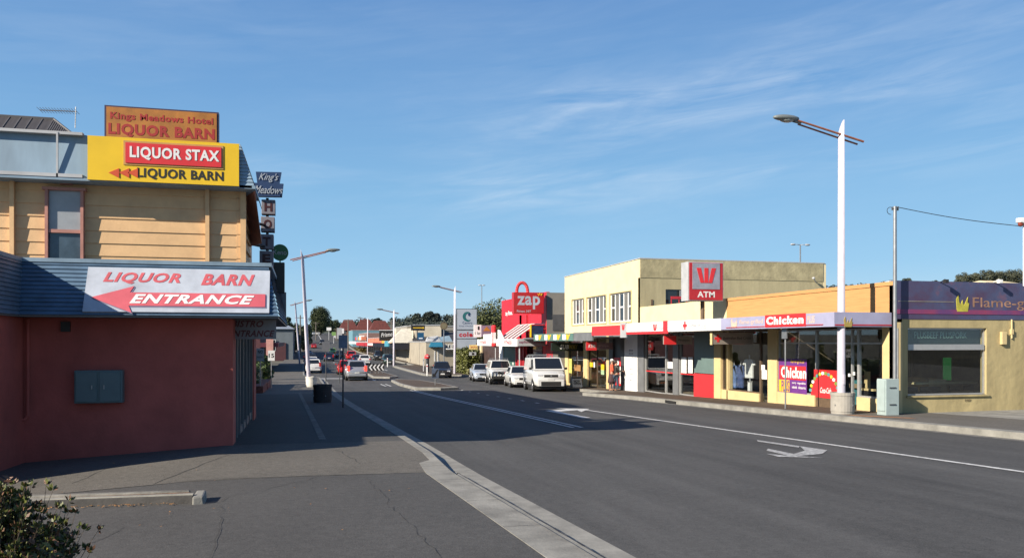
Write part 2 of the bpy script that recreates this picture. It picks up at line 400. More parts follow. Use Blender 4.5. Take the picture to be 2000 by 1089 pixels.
# left paving
UF = sorted(set([12.3, 12.6, 13, 13.6]+rng(14, 60, 1.5)+rng(62, 130, 4)))
struct(sheet('forecourt', LANE, sorted(set(rng(-30, 9, 1.5)+[10, 11, 11.8, 12.3])), lambda u: -14, lambda u: KLf(u)-kw(u)+.01, lambda v, u: FZ(v, u), 14))
struct(sheet('footpath', PAVE, [12.3, 12.6, 13.1, 13.35, 13.7, 14.2, 15, 16.3], lambda u: -14, lambda u: KLf(u)-kw(u)+.01, lambda v, u: FZ(v, u)+.002, 14))
struct(sheet('footpath', LANE, sorted(set([16.3, 42.5]+[u for u in UF if 16.5 < u < 42])), lambda u: -1.4 if u < 24 else -3.2, lambda u: KLf(u)-kw(u)+.01, lambda v, u: FZ(v, u)+.002, 4))  # darker asphalt here puts the building's shade into the footpath colour
struct(sheet('footpath', PAVE, sorted(set([42.5]+[u for u in UF if u > 43])), lambda u: -3.2, lambda u: KLf(u)-kw(u)+.01, lambda v, u: FZ(v, u)+.002, 4))  # paler asphalt again, carrying the sunlight of this stretch in its colour
struct(sheet('path_joint', CONCD, rng(17, 44, 1.5), lambda u: .33-.02*(u-17), lambda u: .47-.02*(u-17), lambda v, u: FZ(v, u)+.008, 1))
struct(sheet('footpath', PAVE, rng(130, 300, 8), lambda u: -3, lambda u: KLf(u)-.14, lambda v, u: G(v, u), 2))
# right paving
UFR = sorted(set(rng(22, 38, 1.5)+[39.2, 40.6, 41.2]+rng(44, 78, 2)+[79, 80.5]+rng(84, 128, 4)+[132]+rng(140, 300, 8)))
struct(sheet('footpath', FOOT, UFR, lambda u: KRf(u)+.41, lambda u: 17.9 if u < 71 else 19, lambda v, u: G(v, u), 3))
struct(sheet('footpath', PAVE, rng(-30, 22, 1.5), lambda u: KRf(u)+.41, lambda u: 19.2 if u < 18 else 19.2-.1*(u-18), lambda v, u: G(v, u), 3))
struct(sheet('apron', CONC, rng(-30, 21.6, 1.5), lambda u: 19.1 if u < 18 else 19.1-.1*(u-18), lambda u: 40, lambda v, u: G(v, u)+.004+.012*max(0, v-19.1), 6))
# tan repair strip and drain slot at the right kerb
b = MB(); gz = lambda v, u, e: (v, u, G(v, u)+e)
b.add([gz(15.6, 20.6, .006), gz(16.5, 19.2, .006), gz(16.6, 19.6, .006), gz(15.7, 21.4, .006)], [(0,1,2,3)])
struct(b.build('repair_strip', mat('orange brick strip', (.34, .16, .07), .9, .25, 5)))
b = MB(); b.box(KRf(31.5)-.02, KRf(31.5)+.05, 30.9, 31.9, G(15, 31.4)-.14, G(15, 31.4)-.02)
struct(b.build('drain', BLK))
# markings
def stripe(name, m, u0, u1, v0, v1, w, e=.008, step=1.5):
    f = lambda u: v0+(v1-v0)*(u-u0)/(u1-u0)
    return struct(sheet(name, m, rng(u0, u1, step), lambda u: f(u)-w/2, lambda u: f(u)+w/2, lambda v, u: RZ(v, u)+e, 1))
stripe('lane_line', WHITE, 2, 28.5, 11.35, 9.85, .13)
for dv in (-.12, .12): stripe('centre_line', WHITE, 20.4, 50, 7.0+dv, 6.5+dv, .1)
for k in range(14):
    u = 33+k*2.3; stripe('lane_dash', WHITE, u, u+.55, 9.62-.02*k, 9.62-.02*k, .12, step=.5)
for k in range(9): stripe('lane_dash', WHITE, 69+k*9, 72+k*9, 4.9 if k else 5.9, 4.9 if k else 5.9, .14)
for dv in (0, .35): stripe('lane_dash', WHITE, 57, 61, 5.6+dv, 5.6+dv, .12)
for k in range(5): stripe('lane_dash', WHITE, 96+k*13, 101+k*13, 9.6, 9.6, .14)
stripe('centre_line', WHITE, 135, 460, 7.6, 7.4, .25, .03, 6)
stripe('stop_line', WHITE, 74, 75.2, 2.4, 2.4, 2.2)
def turn_arrow(px, py, s, m, wear=0):
    p0 = None
    d = 1.7/((py-HZ)/F-.0256); a, bb = dirs(px); cv, cu = a*d, bb*d
    # bent arrow: shank along the lane toward the traffic, head turning right of travel
    sh = [(-.1,-2.3),(.1,-2.3),(.1,.1),(.75,.55),(.62,-.15),(1.25,1.0),(.45,1.55),(.62,1.05),(-.1,.55)]
    b = MB(); b.add([(cv+x*s, cu+y*s, RZ(cv+x*s, cu+y*s)+.009) for x, y in sh], [tuple(range(len(sh)))])
    struct(b.build('road_arrow', m))
turn_arrow(1085, 804, 1.4, WHITE); 
b = MB()
for poly in ([(1478,859),(1562,871),(1560,874),(1480,862)],[(1562,871),(1616,879),(1606,886),(1575,889),(1548,887),(1572,880)],[(1500,876),(1548,886),(1574,890),(1545,891),(1497,880)],[(1497,886),(1530,889),(1608,894),(1520,892)]):
    ps = []
    for px, py in poly:
        d = 1.7/((py-HZ)/F-.0256); a, bb = dirs(px); ps.append((a*d, bb*d, RZ(a*d, bb*d)+.009))
    b.add(ps, [tuple(range(len(ps)))])
struct(b.build('road_arrow', WORN))
# median islands
def island(name, pts, h=.16):
    def ring(k, e):
        cx = sum(p[0] for p in pts)/len(pts); cy = sum(p[1] for p in pts)/len(pts)
        return [(cx+(x-cx)*k, cy+(y-cy)*(1-(1-k)*.4), RZ(x, y)+e) for x, y in pts]
    b = MB(); n = len(pts)
    for k0, e0, k1, e1 in ((1, -.05, 1, h-.03), (1, h-.03, .97, h), (.97, h, .86, h)):
        A, B = ring(k0, e0), ring(k1, e1)
        b.add(A+B, [(i, (i+1) % n, n+(i+1) % n, n+i) for i in range(n)])
    o = struct(b.build(name, CONC))
    b = MB(); b.add(ring(.862, h-.004), [tuple(range(n))]); struct(b.build('island_paving', FOOT))
isl = [(6.7, 50.2), (8.2, 49.6), (9.5, 50.6), (9.6, 58), (9.2, 66), (7.6, 68), (6.9, 66), (6.6, 58)]
island('median_island', isl)
island('median_island', [(6.2, 75), (7.6, 74), (8.6, 76), (8.3, 90), (7.2, 104), (6.4, 90)])
# dark tar smears left by traffic in the near lane
# cracks and joints in the paving
random.seed(3)
b = MB()
def crack(p0, p1, n, w, amp, zf):
    p = [Vector((p0[0]+(p1[0]-p0[0])*i/n+random.uniform(-amp, amp), p0[1]+(p1[1]-p0[1])*i/n+random.uniform(-amp, amp))) for i in range(n+1)]
    for i in range(n):
        d = (p[i+1]-p[i]).normalized(); q = Vector((-d.y, d.x))*w*random.uniform(.4, 1)/2
        b.add([(a.x, a.y, zf(a.x, a.y)+.005) for a in (p[i]-q, p[i+1]-q, p[i+1]+q, p[i]+q)], [(0,1,2,3)])
crack((-2.5, 5.9), (-1.75, 9.2), 12, .008, .06, FZ); crack((-.7, 6), (-.9, 10.2), 16, .007, .04, FZ); crack((-1.1, 10.2), (.3, 12.3), 10, .01, .08, FZ)
crack((-14, 12.3), (1.6, 12.3), 40, .02, .03, FZ); crack((1.2, 6.2), (1.0, 9.5), 22, .007, .035, FZ); crack((1.0, 9.5), (.9, 12.0), 14, .006, .04, FZ)
crack((.6, 14.8), (.9, 13.2), 8, .02, .05, FZ); crack((-2, 12.3), (-1.2, 14.6), 8, .02, .04, FZ); crack((-3.2, 13), (-2.6, 16), 8, .015, .03, FZ)
crack((20, 4), (20.3, 21.5), 20, .02, .02, lambda v, u: G(v, u)+.016); crack((26, 5), (26, 21.5), 16, .03, .01, lambda v, u: G(v, u)+.09)
for k in range(26): crack((KLf(k*1.6)-kw(k*1.6), k*1.6), (KLf(k*1.6), k*1.6), 3, .012, .006, lambda v, u: FZ(v, u)+.004)
for k in range(30): crack((KRf(9+k*1.2), 9+k*1.2), (KRf(9+k*1.2)+.42, 9+k*1.2), 3, .014, .004, lambda v, u: G(v, u)+.004)
for k in range(20): crack((KLf(k)-.0, k), (KLf(k+1)-.0, k+1), 5, .022, .004, lambda v, u: RZ(v, u)+.09 if u < 12 else RZ(v, u)+.006)
struct(b.build('pavement_cracks', CRK))
# leaf litter
b = MB(); random.seed(5)
for _ in range(160):
    v = random.uniform(-3.0, -1.3); u = 10.2-(v+1.16)*.445+random.uniform(-.14, .04)
    if random.random() < .35: v, u = random.uniform(-4, 1.5), random.uniform(8, 15)
    a = random.uniform(0, 6.28); s = random.uniform(.01, .028); z = FZ(v, u)+.012
    b.add([(v+s*math.cos(a+k*1.57)*(1 if k % 2 else .5), u+s*math.sin(a+k*1.57)*(1 if k % 2 else .5), z+random.uniform(0, .01)) for k in range(4)], [(0,1,2,3)])
tag(b.build('fallen_leaves', mat('dry leaf', (.34, .17, .06), .8, .4, 20)), 'dry brown leaves scattered by the low kerb trough', 'leaves', kind='stuff')

# ------------------------------------------------------------------ low concrete trough at the left
t = thing('kerb_trough', 'low twin concrete kerbs with soil between them on the forecourt', 'kerb', (-2.3, 10.6, FZ(-2.3, 10.6)))
zt = FZ(-2.3, 10.6)
b = MB()
b.hexa([(-4.4, 11.65, zt-.35), (-1.25, 10.25, zt-.2), (-1.25, 10.40, zt-.2), (-4.4, 11.80, zt-.35), (-4.4, 11.68, zt-.06), (-1.25, 10.28, zt+.16), (-1.25, 10.38, zt+.16), (-4.4, 11.78, zt-.06)][:8])
b.build('front_kerb', mat('dark kerb face', (.04, .038, .036), .9, .3, 4, .3, 30), t, bevel=.01)  # front kerb coloured much darker than the pale strip along its top
b = MB(); b.hexa([(-4.4, 11.70, zt-.06), (-1.25, 10.30, zt+.155), (-1.25, 10.37, zt+.155), (-4.4, 11.77, zt-.06), (-4.4, 11.70, zt-.045), (-1.25, 10.30, zt+.172), (-1.25, 10.37, zt+.172), (-4.4, 11.77, zt-.045)]); b.build('kerb_edge', CONC, t)
b = MB(); b.hexa([(-4.4, 12.15, zt-.35), (-1.35, 10.80, zt-.2), (-1.35, 10.90, zt-.2), (-4.4, 12.25, zt-.35), (-4.4, 12.15, zt-.07), (-1.35, 10.80, zt+.125), (-1.35, 10.90, zt+.125), (-4.4, 12.25, zt-.07)])
b.build('rear_kerb', CONCD, t, bevel=.015)
b = MB(); b.hexa([(-1.26, 10.2, zt-.2), (-1.08, 10.22, zt-.2), (-1.12, 10.7, zt-.2), (-1.26, 10.7, zt-.2), (-1.25, 10.24, zt+.15), (-1.13, 10.26, zt+.15), (-1.14, 10.65, zt+.155), (-1.25, 10.65, zt+.155)])
b.build('end_block', CONC, t, bevel=.02)
b = MB(); b.hexa([(-4.4, 11.76, zt-.35), (-1.25, 10.36, zt-.2), (-1.35, 10.82, zt-.2), (-4.4, 12.17, zt-.35), (-4.4, 11.76, zt-.12), (-1.25, 10.36, zt+.11), (-1.35, 10.82, zt+.11), (-4.4, 12.17, zt-.12)])
b.build('soil', SOIL, t)

# ================================================================== CORNER HOTEL (left)
hotel = thing('hotel_building', 'two storey apricot weatherboard and brick red hotel with blue clad awnings', 'building', (-4, 16.3, G(-1.3, 16.3)))
ZR = lambda z: z+HC
# ground floor
b = MB(); b.box(-10, -1.27, 16.3, 16.6, -1.5, ZR(.62)); b.box(-1.45, -1.27, 16.6, 17.0, -1.5, ZR(.62)); b.box(-4.98, -4.8, 13.3, 16.3, -1.5, ZR(.6)); b.box(-14, -4.98, 13.3, 13.5, -1.6, ZR(.6))
b.box(-1.55, -1.27, 23.2, 24.3, -1.5, ZR(.62)); b.box(-12, -2.45, 24.3, 43, -2, ZR(.62))
b.build('wall', PINK, hotel)
b = MB(); b.box(-10, -1.2, 16.18, 16.3, -1.4, -.42); 
b = MB(); b.box(-4.2, -4.05, 16.24, 16.30, ZR(.18), ZR(.36)); b.build('vent', BLK, hotel)
b = MB(); b.tube([(-4.72, 16.22, ZR(.4)), (-4.72, 16.22, ZR(-1.3)), (-4.78, 16.22, ZR(-1.38)), (-4.9, 16.2, ZR(-1.4))], .028, 8); b.build('drainpipe', PINK, hotel)
# street side entrance: frames, glass, step and handrail
b = MB(); b.box(-2.4, -1.6, 18.6, 23.2, -.9, -.32); b.build('entrance_step', CONCD, hotel)
b = MB()
for u in (17.02, 17.9, 18.62, 19.7, 20.8, 21.9, 23.0): b.box(-1.42, -1.30, u, u+.1, G(-1, u)-.1, ZR(.3))
b.box(-1.42, -1.32, 18.6, 23.2, ZR(.18), ZR(.34)); b.box(-1.42, -1.32, 18.6, 23.2, -.5, -.32)
b.build('shopfront_frame', MIDG, hotel)
b = MB(); b.box(-1.37, -1.36, 17.0, 23.2, -.6, ZR(.5)); b.build('shopfront_glass', DGLASS, hotel)
b = MB(); b.box(-2.6, -2.5, 18.6, 24.3, -1, ZR(.5)); b.box(-2.5, -1.4, 18.5, 18.6, -1, ZR(.5)); b.build('porch_wall', DKG, hotel)
# lower awning: sloped ribbed cladding on front and sides
def mans(b, p0, p1, q0, q1, n, th=.022):
    # ribs between bottom edge p0-p1 and top edge q0-q1
    p0, p1, q0, q1 = map(Vector, (p0, p1, q0, q1)); nrm = (p1-p0).cross(q0-p0).normalized()
    for i in range(n):
        a, c = i/n, (i+1)/n
        A, B, Cc, Dd = p0.lerp(q0, a), p1.lerp(q1, a), p1.lerp(q1, c), p0.lerp(q0, c)
        b.add([A+nrm*th, B+nrm*th, Cc, Dd], [(0,1,2,3)]); b.add([A+nrm*th, B+nrm*th, B, A], [(3,2,1,0)])
zb, ztp = ZR(.46), ZR(1.43)
b = MB(); mans(b, (-4.68, 15.6, zb), (-.42, 15.6, zb), (-4.78, 16.1, ztp), (-.62, 16.1, ztp), 13)
mans(b, (-4.68, 13.0, zb), (-4.68, 15.6, zb), (-4.78, 13.0, ztp), (-4.78, 16.1, ztp), 13)
mans(b, (-.42, 15.6, zb), (-.42, 24.6, zb), (-.62, 16.1, ztp), (-.62, 24.6, ztp), 13)
mans(b, (-14, 13.0, zb), (-4.68, 13.0, zb), (-14, 13.3, ztp), (-4.78, 13.3, ztp), 13)
b.build('awning_cladding', RIB, hotel)
b = MB(); b.add([(-4.8, 16.1, ztp), (-.62, 16.1, ztp), (-.62, 24.6, ztp), (-4.8, 24.6, ztp)], [(0,1,2,3)]); b.box(-4.8, -.43, 15.62, 24.6, zb-.03, zb+.02); b.box(-10, -4.69, 13.02, 16.4, zb-.03, zb+.02); b.box(-14, -4.8, 13.3, 16.5, ztp-.03, ztp-.003)
b.box(-.62, -.45, 24.55, 24.6, zb, ztp)
b.build('awning_soffit', MIDG, hotel)
b = MB(); b.box(-4.8, -.56, 16.05, 16.12, ztp-.02, ztp+.05); b.box(-.66, -.56, 16.12, 24.6, ztp-.02, ztp+.05); b.box(-4.86, -4.76, 13.2, 16.05, ztp-.02, ztp+.05); b.build('awning_flashing', PALEBLUE, hotel)
# upper storey
b = MB(); zu0, zu1 = ztp-.1, ZR(2.95)
k = 0; z = zu0; step = .228
while z < zu1:
    z2 = min(z+step, zu1)
    # lapped boards, thick at the foot
    b.hexa([(-10, 16.50, z), (-1.10, 16.50, z), (-1.10, 16.62, z), (-10, 16.62, z), (-10, 16.519, z2+.01), (-1.10, 16.519, z2+.01), (-1.10, 16.62, z2+.01), (-10, 16.62, z2+.01)])
    b.hexa([(-1.05, 16.5, z), (-1.05, 18.5, z), (-1.2, 18.5, z), (-1.2, 16.5, z), (-1.095, 16.5, z2+.01), (-1.095, 18.5, z2+.01), (-1.2, 18.5, z2+.01), (-1.2, 16.5, z2+.01)])
    z += step
b.build('upper_wall', BOARD, hotel)
b = MB()
for px in (33, 408): v = VU(px, 16.45); MB().box(v-.035, v+.035, 16.42, 16.50, zu0, zu1).build('cover_strip', BOARD, hotel)
b.box(-1.13, -1.03, 16.45, 16.56, zu0, zu1); b.build('cover_strip', BOARD, hotel)
b = MB(); b.hexa([(-1.2, 18.5, zu0), (-.9, 18.5, zu0), (-.9, 18.6, zu0), (-1.2, 18.6, zu0), (-1.2, 18.5, ZR(2.1)), (-.8, 18.5, ZR(2.1)), (-.8, 18.6, ZR(2.1)), (-1.2, 18.6, ZR(2.1))][:8])
b = MB(); b.poly([(-1.1, 16.5, zu1), (-.86, 15.9, ZR(2.88)), (-.82, 17.2, ZR(2.2)), (-.82, 17.9, ZR(2.05)), (-1.1, 18.5, ZR(2.05))], (0,0,1), .04); b.build('verge_lining', TRIM, hotel)
# upper window
w0, w1 = VU(97, 16.45), VU(171, 16.45); wz0, wz1 = ztp+.0, on_u(130, 377, 16.45).z
win = MB(); win.box(w0, w0+.05, 16.40, 16.52, wz0, wz1); win.box(w1-.05, w1, 16.40, 16.52, wz0, wz1); win.box(w0-.04, w1+.04, 16.38, 16.52, wz1, wz1+.05)
zm = on_u(130, 455, 16.45).z; win.box(w0+.05, w1-.05, 16.42, 16.52, zm-.03, zm+.03)
win = win.build('window', TRIM, hotel)
b = MB(); b.box(w0+.05, w1-.05, 16.46, 16.49, zm+.03, wz1); b.build('upper_pane', mat('frosted pane', (.30, .32, .34), .25, .08, 3), win)
b = MB(); b.box(w0+.05, w1-.05, 16.47, 16.49, wz0, zm-.03); b.build('lower_pane', mat('blue grey pane', (.06, .09, .12), .12, .2, 3), win)
b = MB(); v = VU(137, 16.45); zz_ = on_u(137, 364, 16.45).z; b.box(v-.1, v+.1, 16.44, 16.5, zz_-.015, zz_+.02); b.build('wall_vent', TRIM, hotel)
for o_ in list(sc.objects):
    if o_.parent == hotel and o_.name.split('.')[0] in ('upper_wall', 'cover_strip', 'window', 'wall_vent'): o_.location.y = -.25
# upper fascia (mansard)
f0, f1 = ZR(2.88), ZR(3.66)
b = MB(); b.poly([(-10, 15.9, f0), (-.86, 15.9, f0), (-1.12, 16.0, f1), (-10, 16.0, f1)], (0,-1,0), .04); b.build('fascia_panel', PALEBLUE, hotel)
b = MB()
mans(b, (-1.15, 15.86, f0), (-.86, 15.86, f0), (-1.15, 15.93, f1), (-1.12, 15.93, f1), 12, .015)
mans(b, (-.86, 15.86, f0), (-.86, 18.6, f0), (-1.12, 15.93, f1), (-1.12, 18.6, f1), 12, .015); b.build('fascia_ribs', PALEBLUE, hotel)
b = MB(); b.box(-10, -.9, 15.84, 16.5, f0-.05, f0-.002); b.box(-1.12, -.84, 15.84, 17.2, f0-.06, f0-.003); b.build('eave_lining', PALEBLUE, hotel)
for px in (0, 116): v = VU(px, 15.85)
b = MB(); v = VU(112, 15.85); b.box(v-.015, v+.015, 15.83, 15.862, f0, f1); b.box(-10, -3.75, 15.84, 15.98, f1-.03, f1+.02); b.box(-10, -3.75, 15.83, 15.86, f0, f0+.06); b.build('fascia_trim', LTG, hotel)
b = MB(); b.box(-10, -1.2, 16.1, 18.4, f0+.3, f0+.4); b.build('roof_deck', ROOFL, hotel)
# hip roof behind and the long rear block that shades the street
ap = on_u(105, 233, 20.5)
b = MB()
zr = ZR(3.75); e0, e1 = -13.5, on_u(214, 268, 18.8).x
b.add([(e0, 18.8, zr), (e1, 18.8, zr), ap, (ap.x-4, ap.y, ap.z)], [(0,1,2,3)]); b.add([(e1, 18.8, zr), (e1, 24, zr), ap], [(0,1,2)]); b.add([(e0, 24, zr), (e1, 24, zr), ap, (ap.x-4, ap.y, ap.z)], [(3,2,1,0)])
rf = b.build('hip_roof', mat('dark ribbed roof', (.055, .05, .05), .6, .2, 3, stretch=(8, .3, 1)), hotel)
b = MB()
for i in range(34):
    t_ = i/34; x = e1-(e1-ap.x)*t_; p = Vector((x, 18.8, zr)); q = p+(Vector((ap.x, ap.y, ap.z))-Vector((ap.x, 18.8, zr)))*t_
    if i: b.cyl(p, q, .018, .018, 4)
for i in range(30):
    x = ap.x-i*.22; b.cyl((x, 18.8, zr), (x, ap.y, ap.z), .018, .018, 4)
b.cyl((e1, 18.8, zr), ap, .03, .03, 5); b.cyl(ap, (ap.x-4, ap.y, ap.z), .04, .04, 5)
b.build('roof_ribs', mat('roof rib metal', (.085, .08, .08), .5, .1, 3), rf)
b = MB(); b.box(-12, -1.95, 18.6, 24.2, -1, ZR(3.7)); b.box(-12, -2.45, 24.2, 43, -2, ZR(5.0)); b.build('rear_block', BOARD, hotel)
b = MB(); b.hexa([(-12, 24.2, ZR(5.0)), (-2.5, 24.2, ZR(5.0)), (-2.5, 41, ZR(5.0)), (-12, 41, ZR(5.0)), (-10, 26, ZR(5.9)), (-3.6, 25.2, ZR(5.7)), (-3.6, 36, ZR(5.7)), (-10, 37, ZR(5.9))]); b.build('rear_roof', ROOFD, hotel)
b = MB(); b.box(-3.0, -1.0, 24.5, 30, ZR(.45), ZR(.60)); b.build('red_awning', REDD, hotel)

# signs of the hotel
def sign(name, label, cat, loc, group=None): return thing(name, label, cat, loc, 0, group)
def nrm3(p, q, r): return (Vector(q)-Vector(p)).cross(Vector(r)-Vector(p)).normalized()
s = sign('fascia_sign', 'bright yellow sign with red name panel and black lettering on the upper fascia', 'sign', (-2.4, 15.8, ZR(3.25)))
A, B = on_u(172, 350, 15.84), on_u(467, 361, 15.84); w = B.x-A.x; cxv = (A.x+B.x)/2; zc = (f0+f1)/2
b = MB(); b.poly([(A.x, 15.85, f0-.03), (B.x-.0, 15.85, f0-.03), (B.x, 15.85, f1-.035), (A.x, 15.85, f1-.035)], (0,-1,0), .05); b.build('panel', YEL, s)
pc = on_u(340, 303, 15.79)
def wpx(a, b_, u): return on_u(b_, 300, u).x-on_u(a, 300, u).x
plate((pc.x, 15.799, pc.z), NY, wpx(243, 438, 15.79), .43, .012, mat('tan sign border', (.50, .27, .08), .6, .1, 3), s, 'border', tilt=-.0); plate((pc.x, 15.785, pc.z), NY, wpx(247, 434, 15.78), .36, .012, REDS, s, 'red_panel')
text("LIQUOR STAX", (pc.x+.02, 15.772, pc.z), wpx(254, 429, 15.77), .235, NY, WHT, s, bold=.035)
pc2 = on_u(353, 342, 15.79)
text("LIQUOR BARN", (pc2.x, 15.799, pc2.z), wpx(269, 438, 15.79), .20, NY, BLK, s, bold=.03)
b = MB()
for px in (212, 232, 249):
    q = on_u(px, 337, 15.79); b.poly(pw((q.x, 15.799, q.z), NY, [(0, 0), (.17, .085), (.17, -.085)]), NY, .012)
b.build('arrowheads', mat('orange red arrow', (.62, .08, .02), .5, .05, 3), s)
s = sign('roof_billboard', 'faded orange board with dark red lettering standing on the hotel roof', 'sign', (-3, 17, ZR(4)))
A, B = on_u(204, 205, 17.0), on_u(427, 218, 17.0); cxv = (A.x+B.x)/2; ztop = A.z; zbot = ztop-.98; w = B.x-A.x
b = MB(); b.box(A.x, B.x, 17.0, 17.16, zbot, ztop); b.build('frame', mat('dark sign frame', (.05, .03, .06), .5, .1, 3), s)
plate((cxv, 16.999, (zbot+ztop)/2), NY, w-.07, .92, .012, BILL, s)
text("Kings Meadows Hotel", (cxv, 16.987, ztop-.21), w*.9, .165, NY, BILLR, s, bold=.03)
text("LIQUOR BARN", (cxv, 16.987, ztop-.46), w*.93, .25, NY, BILLR, s, bold=.045)
for x in (A.x+.3, B.x-.3): MB().cyl((x, 17.1, f0+.3), (x, 17.1, zbot+.1), .03).cyl((x, 18.2, f0+.3), (x, 17.16, ztop-.2), .02).build('support', METAL, s)
s = sign('awning_sign', 'weathered white board with red lettering and arrow on the lower awning', 'sign', (-2.4, 15.7, ZR(.95)))
sn = Vector((0, -(ztp-zb), .5)).normalized()
def onaw(px, py):
    a, bb = dirs(px); cz = (HZ-py)/F
    # intersect the ray with the sloped awning plane offset outward
    p0 = Vector((0, 15.6, zb))+sn*.05; dv = Vector((a, bb, cz)); o = Vector((0, 0, HC)); t_ = (p0-o).dot(sn)/dv.dot(sn); return o+dv*t_
pa, pb, pc_, pd = onaw(165, 611), onaw(527, 608), onaw(526, 529), onaw(168, 521)
ctr = (pa+pb+pc_+pd)/4; ww = ((pb-pa).length+(pc_-pd).length)/2; hh = ((pd-pa).length+(pc_-pb).length)/2
plate(ctr-sn*.04, sn, ww, hh, .045, OFFW, s)
q = onaw(348, 545); text("LIQUOR", q+sn*.006-Vector((.60, 0, 0)), 1.28, .24, sn, PINKRED, s, bold=.035, shear=.3)
text("BARN", q+sn*.006+Vector((.86, 0, 0)), .93, .24, sn, PINKRED, s, bold=.04, shear=.3)
q0, q1 = onaw(178, 581), onaw(518, 589); r, up, _ = frame(sn)
ac = (q0+q1)/2; L = (q1-q0).length
pts = [(-L/2, .02), (-L/2+.68, .26), (-L/2+.62, .13), (L/2, .13), (L/2, -.14), (-L/2+.62, -.14), (-L/2+.68, -.28)]
b = MB().poly([ac+sn*.006+r*(x+.02)+up*(y-.025) for x, y in pts], sn, .006); b.build('arrow_shadow', mat('mauve grey paint', (.20, .18, .28), .6, .1, 3), s)
b = MB().poly([ac+sn*.012+r*x+up*y for x, y in pts], sn, .008); b.build('arrow', mat('salmon arrow', (.58, .10, .13), .55, .08, 3), s)
text("ENTRANCE", ac+sn*.021+r*.22, 2.1, .19, sn, WHT, s, bold=.035, shear=.35)
s = sign('bistro_sign', 'shaded grey board reading bistro entrance hung under the awning corner', 'sign', (-1, 16, ZR(.2)))
p = on_u(492, 640, 16.9); plate((p.x, 16.9, p.z-.02), NY, .92, .40, .05, mat('grey hanging board', (.24, .24, .26), .6, .1, 3), s)
for sx in (-.3, .3): MB().cyl((p.x+sx, 16.9, p.z+.15), (p.x+sx, 16.9, p.z+.4), .01).build('hanger', METAL, s)
text("BISTRO", (p.x-.08, 16.85, p.z+.08), .6, .13, NY, mat('dark maroon lettering', (.12, .02, .03), .6), s, bold=.03, shear=.3)
text("ENTRANCE", (p.x+.0, 16.85, p.z-.11), .86, .13, NY, MATS['dark maroon lettering'], s, bold=.03, shear=.3)
# column sign HOTEL
s = sign('hotel_sign', 'tall column of grey letter boxes under a dark blue name board', 'sign', (-.85, 19, ZR(1.4)))
U0 = 19.0
def onh(px, py, u=U0): return on_u(px, py, u)
navy = mat('navy sign face', (.018, .045, .12), .5, .1, 3)
b = MB(); b.poly([onh(500, 337), onh(550, 338), onh(546, 361), onh(503, 360)], NY, .1); b.poly([onh(495, 359), onh(554, 361), onh(551, 386), onh(497, 385)], NY, .14); b.build('name_board', navy, s)
whl = mat('pale script lettering', (.42, .46, .50), .5, .05)
p = onh(525, 349); text("King's", (p.x, U0-.11, p.z), .42, .20, NY, whl, s, bold=0, shear=.5)
p = onh(525, 373); text("Meadows", (p.x, U0-.15, p.z), .60, .17, NY, whl, s, bold=0, shear=.5)
boxm = mat('weathered grey letter box', (.22, .21, .24), .6, .15, 3)
for ch, px, y0, y1 in (('H', 524.3, 391, 418), ('O', 523, 424, 452), ('T', 521, 458, 486), ('E', 520.5, 490, 520)):
    p0, p1 = onh(px-13.5, y1), onh(px+13.5, y0)
    lb = MB(); lb.box(p0.x, p1.x, U0-.04, U0+.22, p0.z, p1.z); lb = lb.build('letter_box', boxm, s, bevel=.01)
    text(ch, ((p0.x+p1.x)/2, U0-.041, (p0.z+p1.z)/2), .17, .2, NY, mat('maroon letter', (.05, .008, .01), .5), lb, bold=.04, name='letter')
b = MB(); b.box(onh(522, 400).x-.03, onh(522, 400).x+.03, U0+.02, U0+.1, onh(520, 522).z, onh(520, 386).z)
for py in (440, 482): p = onh(520, py); b.cyl((p.x, U0+.06, p.z), (-1.1, U0-.55, p.z), .03)
b.build('support_post', BLK, s)
s = sign('disc_sign', 'round green disc sign above a black box at the awning corner', 'sign', (-.6, 19, ZR(1)))
p = onh(547, 493, 19.4); b = MB(); b.cyl((p.x, 19.35, p.z), (p.x, 19.45, p.z), .185, .185, 28); b.cyl((p.x, 19.4, p.z-.4), (p.x, 19.4, p.z-.1), .015); b.build('disc', mat('green sign disc', (.03, .16, .05), .5, .1), s)
text("Keno", (p.x, 19.345, p.z), .29, .11, NY, LTG, s, bold=.0)
s = sign('box_sign', 'plain black box sign beneath the green disc', 'sign', (-.6, 19.3, ZR(.9)))
p0, p1 = onh(535, 572, 19.4), onh(556, 513, 19.4); b = MB(); b.box(p0.x-.1, p1.x, 19.3, 19.5, p0.z, p1.z); b.build('case', BLK, s, bevel=.01)
b = MB(); b.cyl((-1.3, 19.4, p1.z-.1), (p0.x, 19.4, p1.z-.1), .02); b.build('bracket', METAL, s)
# tv antenna
s = thing('tv_antenna', 'thin horizontal television antenna on a mast above the hotel roof', 'antenna', (-5.5, 19, ZR(4)))
m0, m1 = on_u(147, 250, 19), on_u(148, 209, 19); b = MB(); b.cyl(m0, m1, .012, .012, 6); b.build('mast', METAL, s)
l0, l1 = on_u(78, 215, 19), on_u(150, 218, 19); b = MB(); b.cyl(l0, l1, .011, .011, 6)
for k in range(14):
    c_ = l0.lerp(l1, k/13); b.cyl(c_-Vector((0, .22, 0)), c_+Vector((0, .22, 0)), .005, .005, 4)
b.build('boom', METAL, s)
